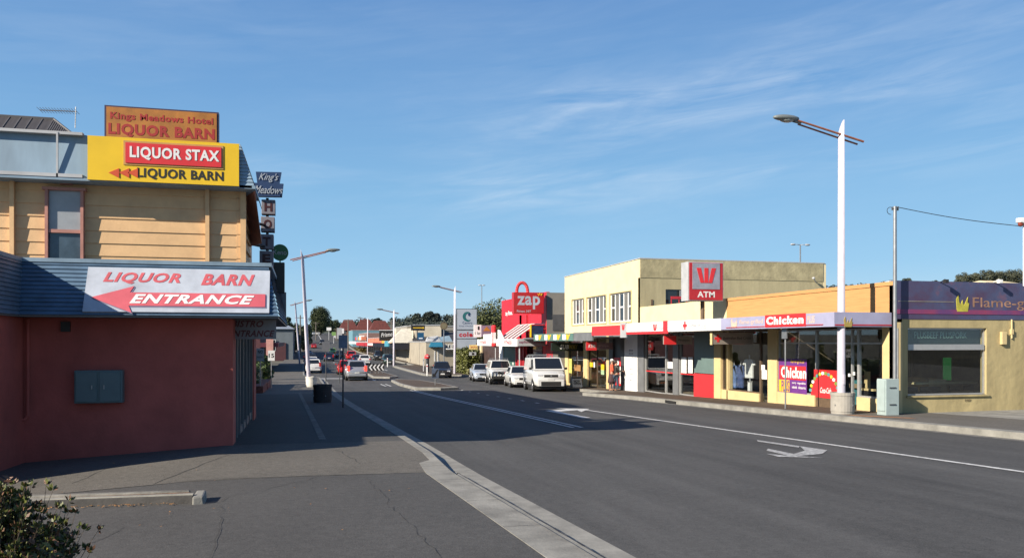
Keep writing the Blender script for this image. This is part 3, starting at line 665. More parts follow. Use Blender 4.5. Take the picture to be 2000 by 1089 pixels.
# meter box
p0, p1 = on_u(147, 787, 16.2), on_u(241, 722, 16.2)
s = thing('meter_box', 'grey two door electrical meter box on the brick red wall', 'meter box', ((p0.x+p1.x)/2, 16.3, p0.z))
bx = mat('teal grey box paint', (.10, .155, .165), .45, .08, 2)
b = MB(); b.box(p0.x, p1.x, 16.12, 16.30, p0.z, p1.z); b.build('case', bx, s, bevel=.01)
xm = (p0.x+p1.x)/2
for sg in (-1, 1):
    a0, a1 = (p0.x+.03, xm-.02) if sg < 0 else (xm+.02, p1.x-.03)
    dd = MB(); dd.box(a0, a1, 16.095, 16.12, p0.z+.03, p1.z-.03); dd = dd.build('door', bx, s, bevel=.006)
    b = MB(); b.box(xm+sg*.1-.008, xm+sg*.1+.008, 16.07, 16.095, (p0.z+p1.z)/2-.04, (p0.z+p1.z)/2+.03); b.build('handle', METAL, dd)
# ================================================================== STREET LAMPS (right kerb and left kerb)
def base_planter(name, loc, label, r=.34, h=.62, group=None, m=None):
    t = thing(name, label, 'bin', loc, 0, group)
    b = MB(); b.lathe(loc, [(r*.96, -.05), (r*.96, .07), (r*1.0, .075), (r*1.0, h-.1), (r*1.04, h-.095), (r*1.04, h), (r*.9, h), (r*.88, h-.06)], 24)
    b.build('concrete_drum', m or DRUM, t)
    b = MB()
    for i in range(4):
        a = i*math.pi/2+.3; b.box(loc[0]+math.cos(a)*r*1.005-.012, loc[0]+math.cos(a)*r*1.005+.012, loc[1]+math.sin(a)*r*1.005-.012, loc[1]+math.sin(a)*r*1.005+.012, loc[2]+.25, loc[2]+.3)
    b.build('fixing_bolts', METAL, t)
    return t
def street_lamp(label, loc, H=8.6, side=-1, lean=0, s=1.0, group='street lamps along the main road'):
    t = thing('street_lamp', label, 'street lamp', (0,0,0), 0, group); n = 16
    # mast with an obliquely cut top
    b = MB(); r0, r1 = .125, .092
    vs = []
    for i in range(n):
        a = 2*math.pi*i/n; vs.append((r0*math.cos(a), r0*math.sin(a), -.3))
    for i in range(n):
        a = 2*math.pi*i/n; vs.append((r1*math.cos(a), r1*math.sin(a), H-.25-side*.0+(-side)*.28*math.cos(a)*1.0))
    b.add(vs, [(i, (i+1) % n, n+(i+1) % n, n+i) for i in range(n)]+[tuple(range(n, 2*n))])
    b.build('pole', POLE, t, smooth=False, local=True).data.polygons.foreach_set('use_smooth', [True]*n+[False])
    b = MB(); b.cyl((-side*.75, -.05, H-.62), (side*1.55, -.05, H-.12), .035, .03, 8); b.cyl((-side*.62, .07, H-.68), (side*1.45, .07, H-.2), .03, .028, 8)
    b.build('arm', ARMM, t, local=True)
    hx, hz = side*1.9, H-.06
    b = MB(); b.ball((hx, 0, hz), .45, .15, .095, 14, 8); b.cyl((side*1.4, 0, H-.17), (side*1.65, 0, H-.1), .05, .075, 10); b.build('lamp_head', mat('grey luminaire', (.16, .18, .18), .4, .1, 4), t, smooth=True, local=True)
    b = MB(); b.ball((hx-side*.02, 0, hz-.05), .24, .12, .09, 12, 8); b.build('lens', mat('lamp lens', (.35, .36, .33), .15, .05, 4), t, smooth=True, local=True)
    b = MB(); b.box(-.03, .03, -.155, -.12, .9, 1.2); b.build('access_cover', POLE, t, local=True)
    t.location = loc; t.rotation_euler = (0, R(lean), 0); return t
LG = 'street lamps along the main road'
lx = 15.95; lu = UV(1643, lx)
street_lamp('nearest tall pale lilac street lamp with copper arm at the right kerb', (lx, lu, G(lx, lu)), 8.95, -1, 0)
base_planter('lamp_base', (lx+.05, lu, G(lx, lu)), 'concrete drum around the foot of the nearest right hand street lamp', .35, .65)
street_lamp('leaning pale street lamp on the left footpath past the hotel', (.42, 53, FZ(.42, 53)), 8.6, 1, -2.9)
base_planter('lamp_base', (.55, 53, FZ(.5, 53)), 'sunlit concrete drum around the foot of the leaning left lamp', .34, .64, m=mat('sun lightened drum', (.62, .6, .54), .8, .06, 3))  # concrete lightened in colour for the sun on this drum
street_lamp('smaller leaning street lamp farther along the left kerb', (-.35, 118, G(0, 118)), 8.9, 1, -4)
street_lamp('street lamp beside the hedge at the far end of the parked cars', (on_u(888, 700, 82).x, 82, G(15, 82)), 8.9, -1, 0)
street_lamp('street lamp standing before the black canopied shop', (at_d(769, 112).x, at_d(769, 112).y, G(12, 112)), 7.7, -1, 0)
street_lamp('thin distant street lamp before the light blue building', (at_d(718, 185).x, at_d(718, 185).y, G(14, 185)), 8.6, -1, 0)
# ------------------------------------------------------------------ power pole, wire, cabinet, flood light
px_ = VU(1748, 21.2); gz = G(px_, 21.2)
t = thing('power_pole', 'slim grey steel power pole at the corner of the violet grill shop', 'pole', (px_, 21.2, gz))
ptop = on_u(1748, 403, 21.2).z
b = MB(); b.cyl((px_, 21.2, gz-.2), (px_, 21.2, ptop), .062, .052, 12); b.build('mast', METAL, t)
b = MB(); b.cyl((px_-.11, 21.2, ptop-.08), (px_+.11, 21.2, ptop-.08), .02); b.cyl((px_+.1, 21.2, ptop-.12), (px_+.1, 21.2, ptop-.0), .028); b.cyl((px_-.1, 21.2, ptop-.12), (px_-.1, 21.2, ptop-.02), .02); b.build('insulator', DKG, t)
lp = [Vector((px_-.1+.12*math.cos(a)-.06, 21.2, ptop-.14+.11*math.sin(a))) for a in [k*math.pi/7 for k in range(1, 12)]]
b = MB(); b.tube(lp, .009, 5); b.build('cable_loop', BLK, t)
b = MB(); b.cyl((px_+.055, 21.15, gz), (px_+.055, 21.15, gz+2.6), .025); b.build('cable_guard', METAL, t)
w0 = Vector((px_+.1, 21.2, ptop-.02)); w1 = on_u(1990, 441, 20.5)
pts = [w0.lerp(w1, k/14)-Vector((0, 0, .06*math.sin(math.pi*k/14))) for k in range(15)]
b = MB(); b.tube(pts, .011, 5); tag(b.build('overhead_wire', BLK), 'black overhead wire sagging right from the slim steel pole', 'wire')
t = thing('flood_light', 'white capped light on a thin post at the right picture edge', 'light', (w1.x, 20.5, w1.z))
p = on_u(2000, 431, 20.5); b = MB(); b.cyl((p.x, 20.5, on_u(2000, 520, 20.5).z-.6), (p.x, 20.5, p.z), .03); b.build('post', WHT, t)
p = on_u(1995, 432, 20.5); b = MB(); b.hexa([(p.x-.12, 20.4, p.z-.04), (p.x+.2, 20.4, p.z-.1), (p.x+.2, 20.6, p.z-.1), (p.x-.12, 20.6, p.z-.04), (p.x-.12, 20.42, p.z+.1), (p.x+.2, 20.42, p.z+.12), (p.x+.2, 20.6, p.z+.12), (p.x-.12, 20.6, p.z+.1)]); b.build('cap', WHT, t, bevel=.02)
b = MB(); b.ball((p.x-.03, 20.5, p.z-.09), .09, .07, .08); b.build('lamp', mat('amber red lamp', (.25, .05, .03), .3), t)
c0 = on_u(1717, 800, 20.95); c1 = on_u(1747, 739, 20.95); zz0 = G(c0.x, 20.9)
t = thing('utility_cabinet', 'pale green grey utility cabinet beside the steel pole', 'cabinet', ((c0.x+c1.x)/2, 21, zz0))
cabm = mat('pale green grey enamel', (.36, .44, .43), .45, .06, 3)
b = MB(); b.box(c0.x+.08, c1.x, 20.75, 21.15, zz0-.05, c1.z); b.build('body', cabm, t, bevel=.012)
b = MB(); b.box(c0.x+.055, c0.x+.08, 20.78, 21.12, zz0+.12, c1.z-.03); b.build('door', cabm, t)
for k in (.3, .8): b = MB(); b.box(c0.x+.2, c0.x+.42, 20.73, 20.75, zz0+k, zz0+k+.03); b.build('hinge', DKG, t)

# ================================================================== RIGHT SIDE SHOPS
VF = 17.63
def fb(b, pa, pb, z0, z1, v0=VF, v1=VF+.25, vp=VF):
    ua, ub = UV(pa, vp), UV(pb, vp); return b.box(v0, v1, ua, ub, z0, z1)
def gb(pa): return G(VF, UV(pa, VF))-.12
def zpy(px, py, v=VF): return on_v(px, py, v).z
ZC0, ZC1, ZP = ZR(.46), ZR(.90), ZR(1.86)
FL = G(VF, 27)
def room(t, pa, pb, depth=4.5, wallm=INT, zt=2.1, name='interior', near=True, far=None, close=None):
    ua, ub = sorted((UV(pa, VF), UV(pb, VF))); ub = far or ub; ua = close or ua; z0 = min(G(VF, ua), G(VF, ub))+.03
    b = MB()
    b.box(VF+depth, VF+depth+.1, ua, ub, z0-.1, zt); b.box(VF+.27, VF+depth, ua, ub, z0-.1, z0)
    if near: b.box(VF+.27, VF+depth, ua, ua+.08, z0, zt)
    b.box(VF+.27, VF+depth, ub-.08, ub, z0, zt); b.box(VF+.27, VF+depth, ua, ub, zt, zt+.1)
    return b.build(name, wallm, t)
def pane(t, pa, pb, z0, z1, v=VF+.1, name='window_glass', m=None, par=None):
    b = MB(); fb(b, pa, pb, z0, z1, v, v+.012); return b.build(name, m or GLASS, par or t)
def pframe(t, pa, pb, z0, z1, mull=(), trans=(), m=FRAME, w=.05, v=VF+.06, name='window_frame'):
    b = MB(); ua, ub = sorted((UV(pa, VF), UV(pb, VF)))
    b.box(v, v+.09, ua, ua+w, z0, z1); b.box(v, v+.09, ub-w, ub, z0, z1); b.box(v, v+.09, ua+w, ub-w, z1-w, z1); b.box(v, v+.09, ua+w, ub-w, z0, z0+w)
    for q in mull: u = UV(q, VF); b.box(v+.002, v+.088, u-w/2, u+w/2, z0+w, z1-w)
    for q in trans: b.box(v+.004, v+.086, ua+w, ub-w, q-w/2, q+w/2)
    return b.build(name, m, t)

# ---- A: apricot parapet shop with violet grill side
UA0, UA1 = 21.45, UV(1419, VF)
ta = thing('takeaway_shop', 'single storey corner shop with apricot parapet and violet painted side wall', 'building', (VF, UA0, G(VF, UA0)))
b = MB(); b.box(VF, VF+.25, UA0, UA1, ZC1-.3, ZP-.12); b.build('parapet', ORANGE, ta)
b = MB(); b.box(VF-.03, VF+.28, UA0, UA1, ZP-.12, ZP); b.build('parapet_coping', ORANGE, ta)
for a_, c_, vv in ((1749, 1723, VF), (1518, 1500, VF-.02), (1421, 1419, VF)): b = MB(); fb(b, a_, c_, gb(c_)-.1, ZC1-.3, vv); b.build('pilaster', CREAM2, ta)
b = MB()
sill = lambda px, py: zpy(px, py)
for a_, c_, z_ in ((1723, 1673, sill(1700, 777)), (1591, 1518, sill(1555, 768)), (1482, 1409, sill(1445, 764))): b = MB(); fb(b, a_, c_, gb(c_)-.1, z_); b.build('stall_riser', CREAM2, ta)
b = MB(); fb(b, 1640, 1591, gb(1610)-.1, sill(1610, 775), VF+.05); b.build('tiled_riser', WOODF, ta)
zt = ZC0-.02
for pa, pb_, zb_, mul in ((1723, 1673, sill(1700, 777), ()), (1673, 1640, FL-.1, (1660,)), (1640, 1591, sill(1610, 775), ()), (1591, 1518, sill(1555, 768), ()), (1500, 1482, FL-.3, ()), (1482, 1409, sill(1445, 764), ())):
    f_ = pframe(ta, pa, pb_, zb_, zt, mul, (ZR(-.05),) if pb_ != 1482 else (), WOODF if pa < 1510 else FRAME)
    pane(ta, pa, pb_, zb_+.03, zt-.03, par=f_, name='glass')
room(ta, 1748, 1520, 6, INT, near=False); room(ta, 1500, 1421, 4.5, INT, far=34.4)
# things seen through the near windows
for (px, py0, py1, v_, w_, m_, nm) in ((1691, 798, 725, 1.0, .16, CREAM2, 'inner_post'), (1672, 790, 742, .7, .3, mat('teal cloth', (.03, .16, .18), .8), 'curtain'), (1688, 762, 758, .7, .9, CREAM2, 'window_shelf'), (1688, 792, 762, .7, .6, BLK, 'dark_planter'), (1710, 790, 700, 2.0, .8, BLK, 'fridge'), (1668, 757, 749, .6, .5, mat('tan door bar', (.3, .22, .13), .6), 'door_bar')):
    q1_, q0_ = on_v(px, py1, VF+v_), on_v(px, py0, VF+v_); MB().box(VF+v_, VF+v_+.12, q1_.y-w_/2, q1_.y+w_/2, q0_.z, q1_.z).build(nm, m_, ta)
# counter inside
b = MB(); b.box(VF+2.6, VF+3.3, 23, 29, G(VF, 26), G(VF, 26)+1.05); b.build('counter', mat('counter front', (.35, .28, .16), .5), ta)
# side wall facing the camera
zs = ZR(.70)
def su(px): return VU(px, UA0)
V1 = 31
gsd = lambda v: G(v, UA0)+max(0, v-19.1)*.012
wx0, wx1 = su(1773), su(1927); wz0, wz1 = on_u(1850, 771, UA0).z, on_u(1850, 640, UA0).z
b = MB(); y0, y1 = UA0-.0, UA0+.25
b.box(VF, wx0, y0, y1, -1.3, zs); b.box(wx1, V1, y0, y1, -1.4, zs); b.box(wx0, wx1, y0, y1, -1.3, wz0); b.box(wx0, wx1, y0, y1, wz1, zs)
b.build('side_wall', mat('rough cast side render', (.43, .35, .175), .95, .13, 1.1, .9, 4, stretch=(1.6, 1.6, .35)), ta)
b = MB(); b.box(VF, V1, y0-.02, y1, zs, ZR(1.88)); mural = b.build('mural_wall', PURPD, ta)
b = MB(); b.box(VF+.05, V1, y0-.035, y0-.021, zs+.16, zs+.30); b.build('mural_band', mat('red violet band', (.20, .03, .07), .6, .3, 1.5, col2=(.1, .04, .15)), ta)
q = on_u(1780, 588, UA0-.03); b = MB(); b.box(VF+.1, su(1862), y0-.03, y0-.021, q.z-.01, q.z+.01); b.build('mural_line', mat('faint gold line', (.28, .25, .20), .6), ta)
b = MB(); b.box(wx0-.06, wx1+.06, y0-.06, y0+.1, wz0-.05, wz0); b.build('sill', MATS['rough cast side render'], ta)
zb0, zb1 = on_u(1850, 683, UA0).z, on_u(1850, 672, UA0).z
b = MB(); b.box(wx0, wx0+.05, y0+.08, y0+.14, wz0, wz1); b.box(wx1-.05, wx1, y0+.08, y0+.14, wz0, wz1); b.box(wx0+.05, wx1-.05, y0+.08, y0+.14, wz1-.05, wz1); b.box(wx0+.05, wx1-.05, y0+.04, y0+.14, zb0, zb1); b.box(wx0+.05, wx1-.05, y0+.08, y0+.14, wz0, wz0+.05)
sf = b.build('side_window', FRAME, ta)
b = MB(); b.box(wx0+.05, wx1-.05, y0+.10, y0+.112, wz0+.05, zb0); b.box(wx0+.05, wx1-.05, y0+.10, y0+.112, zb1, wz1-.05); b.build('glass', GLASS, sf)
t2 = text("PLUSBEEF PLUSPORK", (su(1847), y0+.2, on_u(1850, 654, UA0).z), su(1900)-su(1797), .20, NY, mat('pale green window lettering', (.20, .34, .28), .6), ta, bold=.0, name='window_lettering')
b = MB(); b.box(wx0+.05, wx1-.05, y0+.24, y0+.26, zb1, wz1); b.build('window_blind', mat('dark green blind', (.02, .035, .03), .7), ta)
b = MB(); b.box(wx0+1.2, wx1+1.6, y0+5.2, y0+5.3, -1, zs); b.build('side_interior', mat('dim restaurant interior', (.10, .11, .06), .9, .3, 2), ta)
b = MB(); b.box(VU(1845, y0+2.1), VU(1858, y0+2.1), y0+2.1, y0+2.18, on_u(1850, 742, y0+2.1).z, on_u(1850, 698, y0+2.1).z); b.build('green_screen', mat('green lit menu', (.02, .22, .05), .5, emit=.15), ta)
for px in (1790, 1815, 1835, 1872, 1900):
    b = MB(); v = VU(px, y0+.9); b.box(v-.2, v+.2, y0+.7, y0+1.1, -.9, on_u(1850, 764, y0+.9).z); b.box(v-.2, v+.2, y0+1.06, y0+1.1, -.7, on_u(1850, 754, y0+1).z); b.build('booth_seat', BLK, ta)
b = MB(); b.box(VU(1785, y0+1.4), VU(1905, y0+1.4), y0+1.3, y0+1.7, on_u(1850, 749, y0+1.4).z, on_u(1850, 745, y0+1.4).z); b.build('table', mat('pale table top', (.40, .36, .20), .5), ta)
# flame emblem and faded shop name on the mural
q = on_u(1880, 592, UA0-.04); fl = [(-.21,-.26),(.21,-.26),(.26,.0),(.2,.02),(.22,.2),(.12,.02),(.08,-.08),(.03,-.02),(.0,.1),(-.05,-.02),(-.08,-.05),(-.13,.03),(-.16,.26),(-.24,.12)]
b = MB().poly(pw((q.x, y0-.021, q.z), NY, [(x*.95, y) for x, y in fl]), NY, .02); b.build('flame_emblem', mat('faded yellow emblem', (.46, .42, .05), .6, .15, 5), ta)
gold = mat('faded gold lettering', (.34, .19, .12), .6, .25, 4)
q = on_u(1926, 593, UA0-.04); q = on_u(1984, 594, UA0-.04); text("Flame-grilled", (q.x, y0-.021, q.z), su(2068)-su(1905), .40, NY, gold, ta, bold=.0)
for px in (1845, 1950):
    q = on_u(px, 549, UA0-.2); f_ = MB(); f_.cyl((q.x, UA0-.02, q.z-.02), (q.x, UA0-.22, q.z+.06), .015); f_.box(q.x-.06, q.x+.05, UA0-.32, UA0-.2, q.z-.06, q.z+.05)
    f_.build('spotlight', BLK if px < 1900 else WHT, ta)
q = on_u(1957, 660, UA0); b = MB(); b.box(q.x-.09, q.x+.1, y0-.1, y0, q.z-.2, q.z+.2); b.build('wall_box', CREAM2, ta, bevel=.01)
q = on_u(1974, 645, UA0); b = MB(); b.cyl((q.x, y0-.04, q.z-.25), (q.x, y0-.04, q.z+.35), .025); b.box(q.x-.04, q.x+.04, y0-.08, y0, q.z-.12, q.z+.04); b.build('conduit', CREAM2, ta)
b = MB()
for dx, ch in ((0, 0),): pass
text("COEX", (su(1890), y0-.012, on_u(1890, 781, UA0).z), .24, .07, NY, mat('faint brown stencil', (.12, .09, .05), .8), ta)
b = MB(); b.box(VF+.25, V1, UA0+.25, UA1, ZR(1.45), ZR(1.55)); b.box(V1-.2, V1, UA0+.25, UA1, -1.5, ZR(1.6)); b.build('roof', ROOFL, ta)
for k, px in enumerate((1597, 1618, 1665)):
    q = on_v(px, 560, 20.5); b = MB(); b.cyl((20.5, q.y-.35, ZR(1.62)), (24.5, q.y-.35, ZR(1.62)), .42, .42, 14); b.build('roof_vent', METAL, ta, smooth=True)
# canopy of shops A and B
UCE = 21.6; U1408 = UV(1408, 15.6); U1213 = UV(1213, 15.6)
b = MB(); b.box(15.63, VF, UCE+.03, U1408, ZC0+.04, ZC0+.12); b.build('canopy_slab', MIDG, ta)
b = MB(); b.box(15.6, 15.66, UCE, U1408, ZC0, ZC1); b.box(15.66, VF+.0, UCE, UCE+.06, ZC0, ZC1); b.build('fascia', PURP, ta)
b = MB(); b.box(15.575, 15.6, UV(1608, 15.6), UV(1419, 15.6), ZC0+.06, ZC0+.085); b.build('fascia_stripe', REDD, ta)
b = MB(); b.box(15.62, VF, UCE-.01, UCE-.004, ZC0+.03, ZC0+.07); b.build('end_stripe', REDD, ta)
pz = (ZC0+ZC1)/2
def onf(px): return UV(px, 15.58)
ca = (onf(1494)+onf(1573))/2; cw = abs(onf(1494)-onf(1573))
plate((15.6, ca, pz+.03), NX, cw, .42, .02, REDS, ta, 'name_panel'); text("Chicken", (15.58, ca, pz+.04), cw*.92, .28, NX, WHT, ta, bold=.05)
paleo = mat('pale orange lettering', (.62, .46, .36), .5)
b = MB().poly(pw((15.6, onf(1433), pz+.03), NX, [(x*.9, y*.62) for x, y in fl]), NX, .015); b.build('flame_emblem', MATS['pale orange lettering'], ta)
text("flame-grilled", (15.6, (onf(1443)+onf(1489))/2, pz+.02), abs(onf(1443)-onf(1489)), .2, NX, paleo, ta)
text("PLUS", (15.6, (onf(1576)+onf(1590))/2, pz+.03), abs(onf(1576)-onf(1590)), .24, NX, paleo, ta, bold=.02)
q = on_u(1656, 628, UCE); b = MB().poly(pw((q.x, UCE, q.z), NY, [(x*.6, y*.6) for x, y in fl]), NY, .015); b.build('flame_emblem', mat('dull gold emblem', (.40, .30, .08), .6), ta)
# posters in the shop windows
vio = mat('violet poster', (.14, .035, .22), .5, .1, 3); posterv = VF+.02
def vplate(t, pa, pb, pya, pyb, m, v=VF+.05, th=.008, name='poster', label=None):
    ua, ub = UV(pa, v), UV(pb, v); pm = (pa+pb)/2; z1, z0 = on_v(pm, pya, v).z, on_v(pm, pyb, v).z
    b = MB(); b.box(v-th, v, ua, ub, z0, z1); return b.build(name, m, t, label=label)
vplate(ta, 1521, 1576, 700, 768, vio, VF+.055); vplate(ta, 1523, 1574, 714, 741, REDS, VF+.046, name='poster_band')
pu = (UV(1524, VF)+UV(1573, VF))/2; text("Chicken", (VF+.037, pu, zpy(1548, 727)), abs(UV(1524, VF)-UV(1573, VF)), .42, NX, WHT, ta, bold=.04)
vplate(ta, 1522, 1542, 741, 764, YEL, VF+.046, name='poster_band'); text("PLUS", (VF+.037, UV(1532, VF), zpy(1532, 753)), .5, .42, NX, vio, ta, bold=.02)
text("curry  vegetables", (VF+.046, UV(1558, VF), zpy(1558, 748)), .85, .1, NX, WHT, ta); text("salads  desserts", (VF+.046, UV(1558, VF), zpy(1558, 756)), .85, .1, NX, WHT, ta)
text("flame-grilled", (VF+.046, UV(1555, VF), zpy(1555, 706)), .85, .16, NX, YEL, ta)
# drink poster: red disc rising behind the sill with white script and party of colours
vplate(ta, 1590, 1640, 722, 774, mat('red drink poster', (.55, .02, .02), .4, .2, 2, col2=(.3, .02, .02)), VF+.052)
u_ = UV(1608, VF); zc_ = zpy(1608, 757)
pts = [(.78*math.cos(a)+0, .80*math.sin(a)) for a in [math.pi*k/18 for k in range(19)]]
b = MB().poly(pw((VF+.044, u_, zc_-.33), NX, pts+[(-.78, -.02), (.78, -.02)][::1]), NX, .008); b.build('poster_disc', REDS, ta)
random.seed(11)
for k in range(14):
    a = math.pi*(.08+.84*k/13); c_ = Vector((VF+.036, u_-math.cos(a)*.82, zc_-.33+math.sin(a)*.84)); m_ = (mat('poster yellow', (.7, .5, .05)), mat('poster teal', (.08, .3, .3)), mat('poster green', (.2, .3, .05)), WHT)[k % 4]
    b = MB().poly(pw(c_, NX, [(.09*math.cos(j*1.26+k), .07*math.sin(j*1.26+k)) for j in range(5)]), NX, .006); b.build('poster_confetti', m_, ta)
text("Coca-Cola", (VF+.034, UV(1611, VF), zpy(1611, 762)), .62, .2, NX, WHT, ta, bold=.015, shear=.35)
for pa, pb_, ya, yb, m_ in ((1484, 1494, 712, 722, WHT), (1488, 1498, 722, 740, WHT), (1657, 1661, 729, 735, WHT), (1666, 1670, 726, 732, WHT)): vplate(ta, pa, pb_, ya, yb, m_, VF+.09)
# hanging sign of the charity shop
def hang_sign(name, label, pa, pb, ya, yb, u, m, parts):
    p0, p1 = on_u(pa, yb, u), on_u(pb, ya, u)
    t = thing(name, label, 'sign', ((p0.x+p1.x)/2, u, p0.z))
    b = MB(); b.box(p0.x, p1.x, u, u+.12, p0.z, p1.z); b.build('panel', m, t, bevel=.005)
    for k in (.2, .8): x = p0.x+(p1.x-p0.x)*k; MB().cyl((x, u+.06, p1.z), (x, u+.06, p1.z+.16), .012).build('hanger', METAL, t)
    parts(t, p0, p1); return t
def cross(t, c, n, s, m, name='cross'):
    b = MB().poly(pw(c, n, [(-s*.17, -s*.5), (s*.17, -s*.5), (s*.17, -s*.17), (s*.5, -s*.17), (s*.5, s*.17), (s*.17, s*.17), (s*.17, s*.5), (-s*.17, s*.5), (-s*.17, s*.17), (-s*.5, s*.17), (-s*.5, -s*.17), (-s*.17, -s*.17)]), n, .01); return b.build(name, m, t)
def w_logo(t, c, n, s, m):
    for k, pts in enumerate(([(-.5,.35),(-.28,.35),(-.12,-.35),(-.3,-.35)], [(-.10,.35),(.10,.35),(.10,-.35),(-.10,-.35)], [(.28,.35),(.5,.35),(.3,-.35),(.12,-.35)])):
        MB().poly(pw(c, n, [(x*s, y*s) for x, y in pts]), n, .012).build('emblem_bar', m, t)
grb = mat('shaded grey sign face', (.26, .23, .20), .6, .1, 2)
def rc(t, p0, p1):
    h = p1.z-p0.z; w = p1.x-p0.x
    cross(t, (p0.x+w*.14, 29.6, (p0.z+p1.z)/2), NY, h*.62, REDS)
    text("Australian Red Cross", (p0.x+w*.6, 29.6, (p0.z+p1.z)/2+.02), w*.68, h*.26, NY, BLK, t)
    b = MB(); b.box(p0.x-.02, p0.x-.001, 29.58, 29.74, p0.z-.02, p1.z+.02); b.build('end_cap', CREAM2, t)
hang_sign('hanging_sign', 'grey hanging sign with red cross and charity name under the canopy', 1391, 1471, 649, 672, 29.6, grb, rc)
def wp(t, p0, p1):
    h = p1.z-p0.z; w = p1.x-p0.x
    b = MB(); b.box(p0.x-.01, p0.x+w*.42, 33.87, 33.899, p0.z-.01, p1.z+.01); b.build('red_panel', REDS, t); text("Westpac", (p0.x+w*.7, 33.9, (p0.z+p1.z)/2), w*.42, h*.4, NY, BLK, t)
hang_sign('hanging_sign', 'small hanging sign with solid red end below the white bank fascia', 1297, 1352, 656, 672, 33.9, grb, wp)
def at(t, p0, p1):
    h = p1.z-p0.z; w = p1.x-p0.x
    b = MB(); b.box(p0.x-.01, p0.x+w*.38, 44.17, 44.199, p0.z-.05, p1.z+.05); b.build('red_panel', REDS, t); text("ATM", (p0.x+w*.19, 44.17, (p0.z+p1.z)/2), w*.26, h*.5, NY, WHT, t, bold=.02)
    text("Westpac", (p0.x+w*.66, 44.2, (p0.z+p1.z)/2), w*.42, h*.4, NY, mat('dim pink lettering', (.4, .25, .25)), t)
hang_sign('hanging_sign', 'hanging bank sign with ATM in white on its red end', 1145, 1197, 669, 682, 44.2, mat('dim mauve sign face', (.16, .09, .09), .6), at)
def sb(t, p0, p1):
    h = p1.z-p0.z; w = p1.x-p0.x
    text("SUB", (p0.x+w*.40, 51, (p0.z+p1.z)/2), w*.27, h*.55, NY, WHT, t, bold=.03, shear=.2); text("WAY", (p0.x+w*.68, 51, (p0.z+p1.z)/2), w*.27, h*.55, NY, mat('dull gold lettering', (.35, .27, .03)), t, bold=.03, shear=.2)
hang_sign('hanging_sign', 'dark green hanging sign with white and gold sandwich shop name', 1077, 1140, 669, 685, 51, mat('dark green sign face', (.012, .022, .014), .5), sb)
# red post sign on kerb: pole with sign back at px 1534
q = on_u(1534, 700, 24.6); zb_ = G(q.x, 24.6)
t = thing('sign_post', 'thin steel parking sign post at the kerb before the poster window', 'sign post', (q.x, 24.6, zb_))
b = MB(); b.cyl((q.x, 24.6, zb_-.1), (q.x, 24.6, on_u(1534, 637, 24.6).z), .028); b.build('post', METAL, t)
p0, p1 = on_u(1528, 661, 24.6), on_u(1537, 638, 24.6); b = MB(); b.box((p0.x+p1.x)/2-.02, (p0.x+p1.x)/2+.015, 24.45, 24.75, p0.z, p1.z); b.build('sign_plate', METAL, t)

# ---- clothes in the charity shop window
def garment(name, label, px, pyt, pyb, w, m, sleeves=.35, v=VF+.38, sl=1):
    top = on_v(px, pyt, v); bot = on_v(px, pyb, v); h = top.z-bot.z; c = Vector((v, top.y, (top.z+bot.z)/2))
    t = thing(name, label, 'clothes', (v, top.y, bot.z), 0, 'clothes shown in the charity shop window')
    pts = [(-.14*w, h/2), (-.5*w, h*.44), (-.78*w*sl, h*.5-sleeves*h), (-.62*w*sl, h*.44-sleeves*h), (-.46*w, h*.24), (-.48*w, -h/2), (.48*w, -h/2), (.46*w, h*.24), (.62*w*sl, h*.44-sleeves*h), (.78*w*sl, h*.5-sleeves*h), (.5*w, h*.44), (.14*w, h/2), (0, h*.44)]
    MB().poly(pw(c, NX, pts), NX, .11).build('cloth', m, t, bevel=.03)
    b = MB(); b.cyl((v-.05, c.y, c.z+h/2-.06), (v-.05, c.y, c.z+h/2+.16), .03); b.build('stand_neck', LTG, t)
    return t
garment('tshirt', 'white short sleeved top hanging in the charity window', 1466, 700, 738, .62, WHT, .3)
garment('jacket', 'dark navy jacket on display left of the white top', 1449, 712, 757, .45, mat('navy cloth', (.05, .085, .22), .9, .2, 8), .5)
garment('jacket', 'mid blue jacket on display farthest left in the charity window', 1436, 712, 757, .42, mat('blue cloth', (.12, .20, .42), .9, .2, 8), .5)
garment('shirt', 'pale lilac shirts on a rail at the back of the charity window', 1424, 708, 722, .5, mat('lilac cloth', (.3, .25, .32), .9, .2, 8), .4, VF+.8)
garment('trousers', 'white short trousers under the hanging white top', 1467, 744, 764, .2, WHT, 0, sl=.6)
# ---- B: bank and charity shop
UB1 = UV(1250, VF)
tb = thing('bank_building', 'low cream bank and charity shop with white fascia between taller cream block and apricot shop', 'building', (VF, UA1, G(VF, UA1)))
b = MB(); b.box(VF, VF+.25, UA1, UB1, ZC1-.3, ZP); b.build('parapet', CREAM, tb)
b = MB(); b.box(VF+.25, 29, UA1, UB1, ZR(1.4), ZR(1.5)); b.build('roof', ROOFL, tb)
b = MB(); fb(b, 1409, 1396, gb(1400)-.1, ZC0, VF-.04); b.build('column', CREAM2, tb)
zmid = zpy(1375, 730)
b = MB(); fb(b, 1396, 1355, zmid+.03, ZC0, VF+.02); b.build('grey_panel', TEAL, tb)
b = MB(); fb(b, 1396, 1355, gb(1375)-.1, zmid, VF+.0); b.build('red_panel', REDS, tb)
for a_, c_ in ((1325, 1315), (1258, 1246)): b = MB(); fb(b, a_, c_, gb(a_)-.1, ZC0, VF-.03); b.build('grey_column', MIDG, tb)
for a_, c_, mu in ((1355, 1325, ()), (1315, 1298, ()), (1298, 1258, ())):
    f_ = pframe(tb, a_, c_, gb(a_)+.1, ZC0, mu, (), FRAME, .06); pane(tb, a_, c_, gb(a_)+.15, ZC0-.05, par=f_, name='glass')
    b = MB(); fb(b, a_-1, c_+1, zpy(1300, 728)-.0, zpy(1300, 728)+.05, VF+.09, VF+.098); b.build('red_line', REDS, f_)
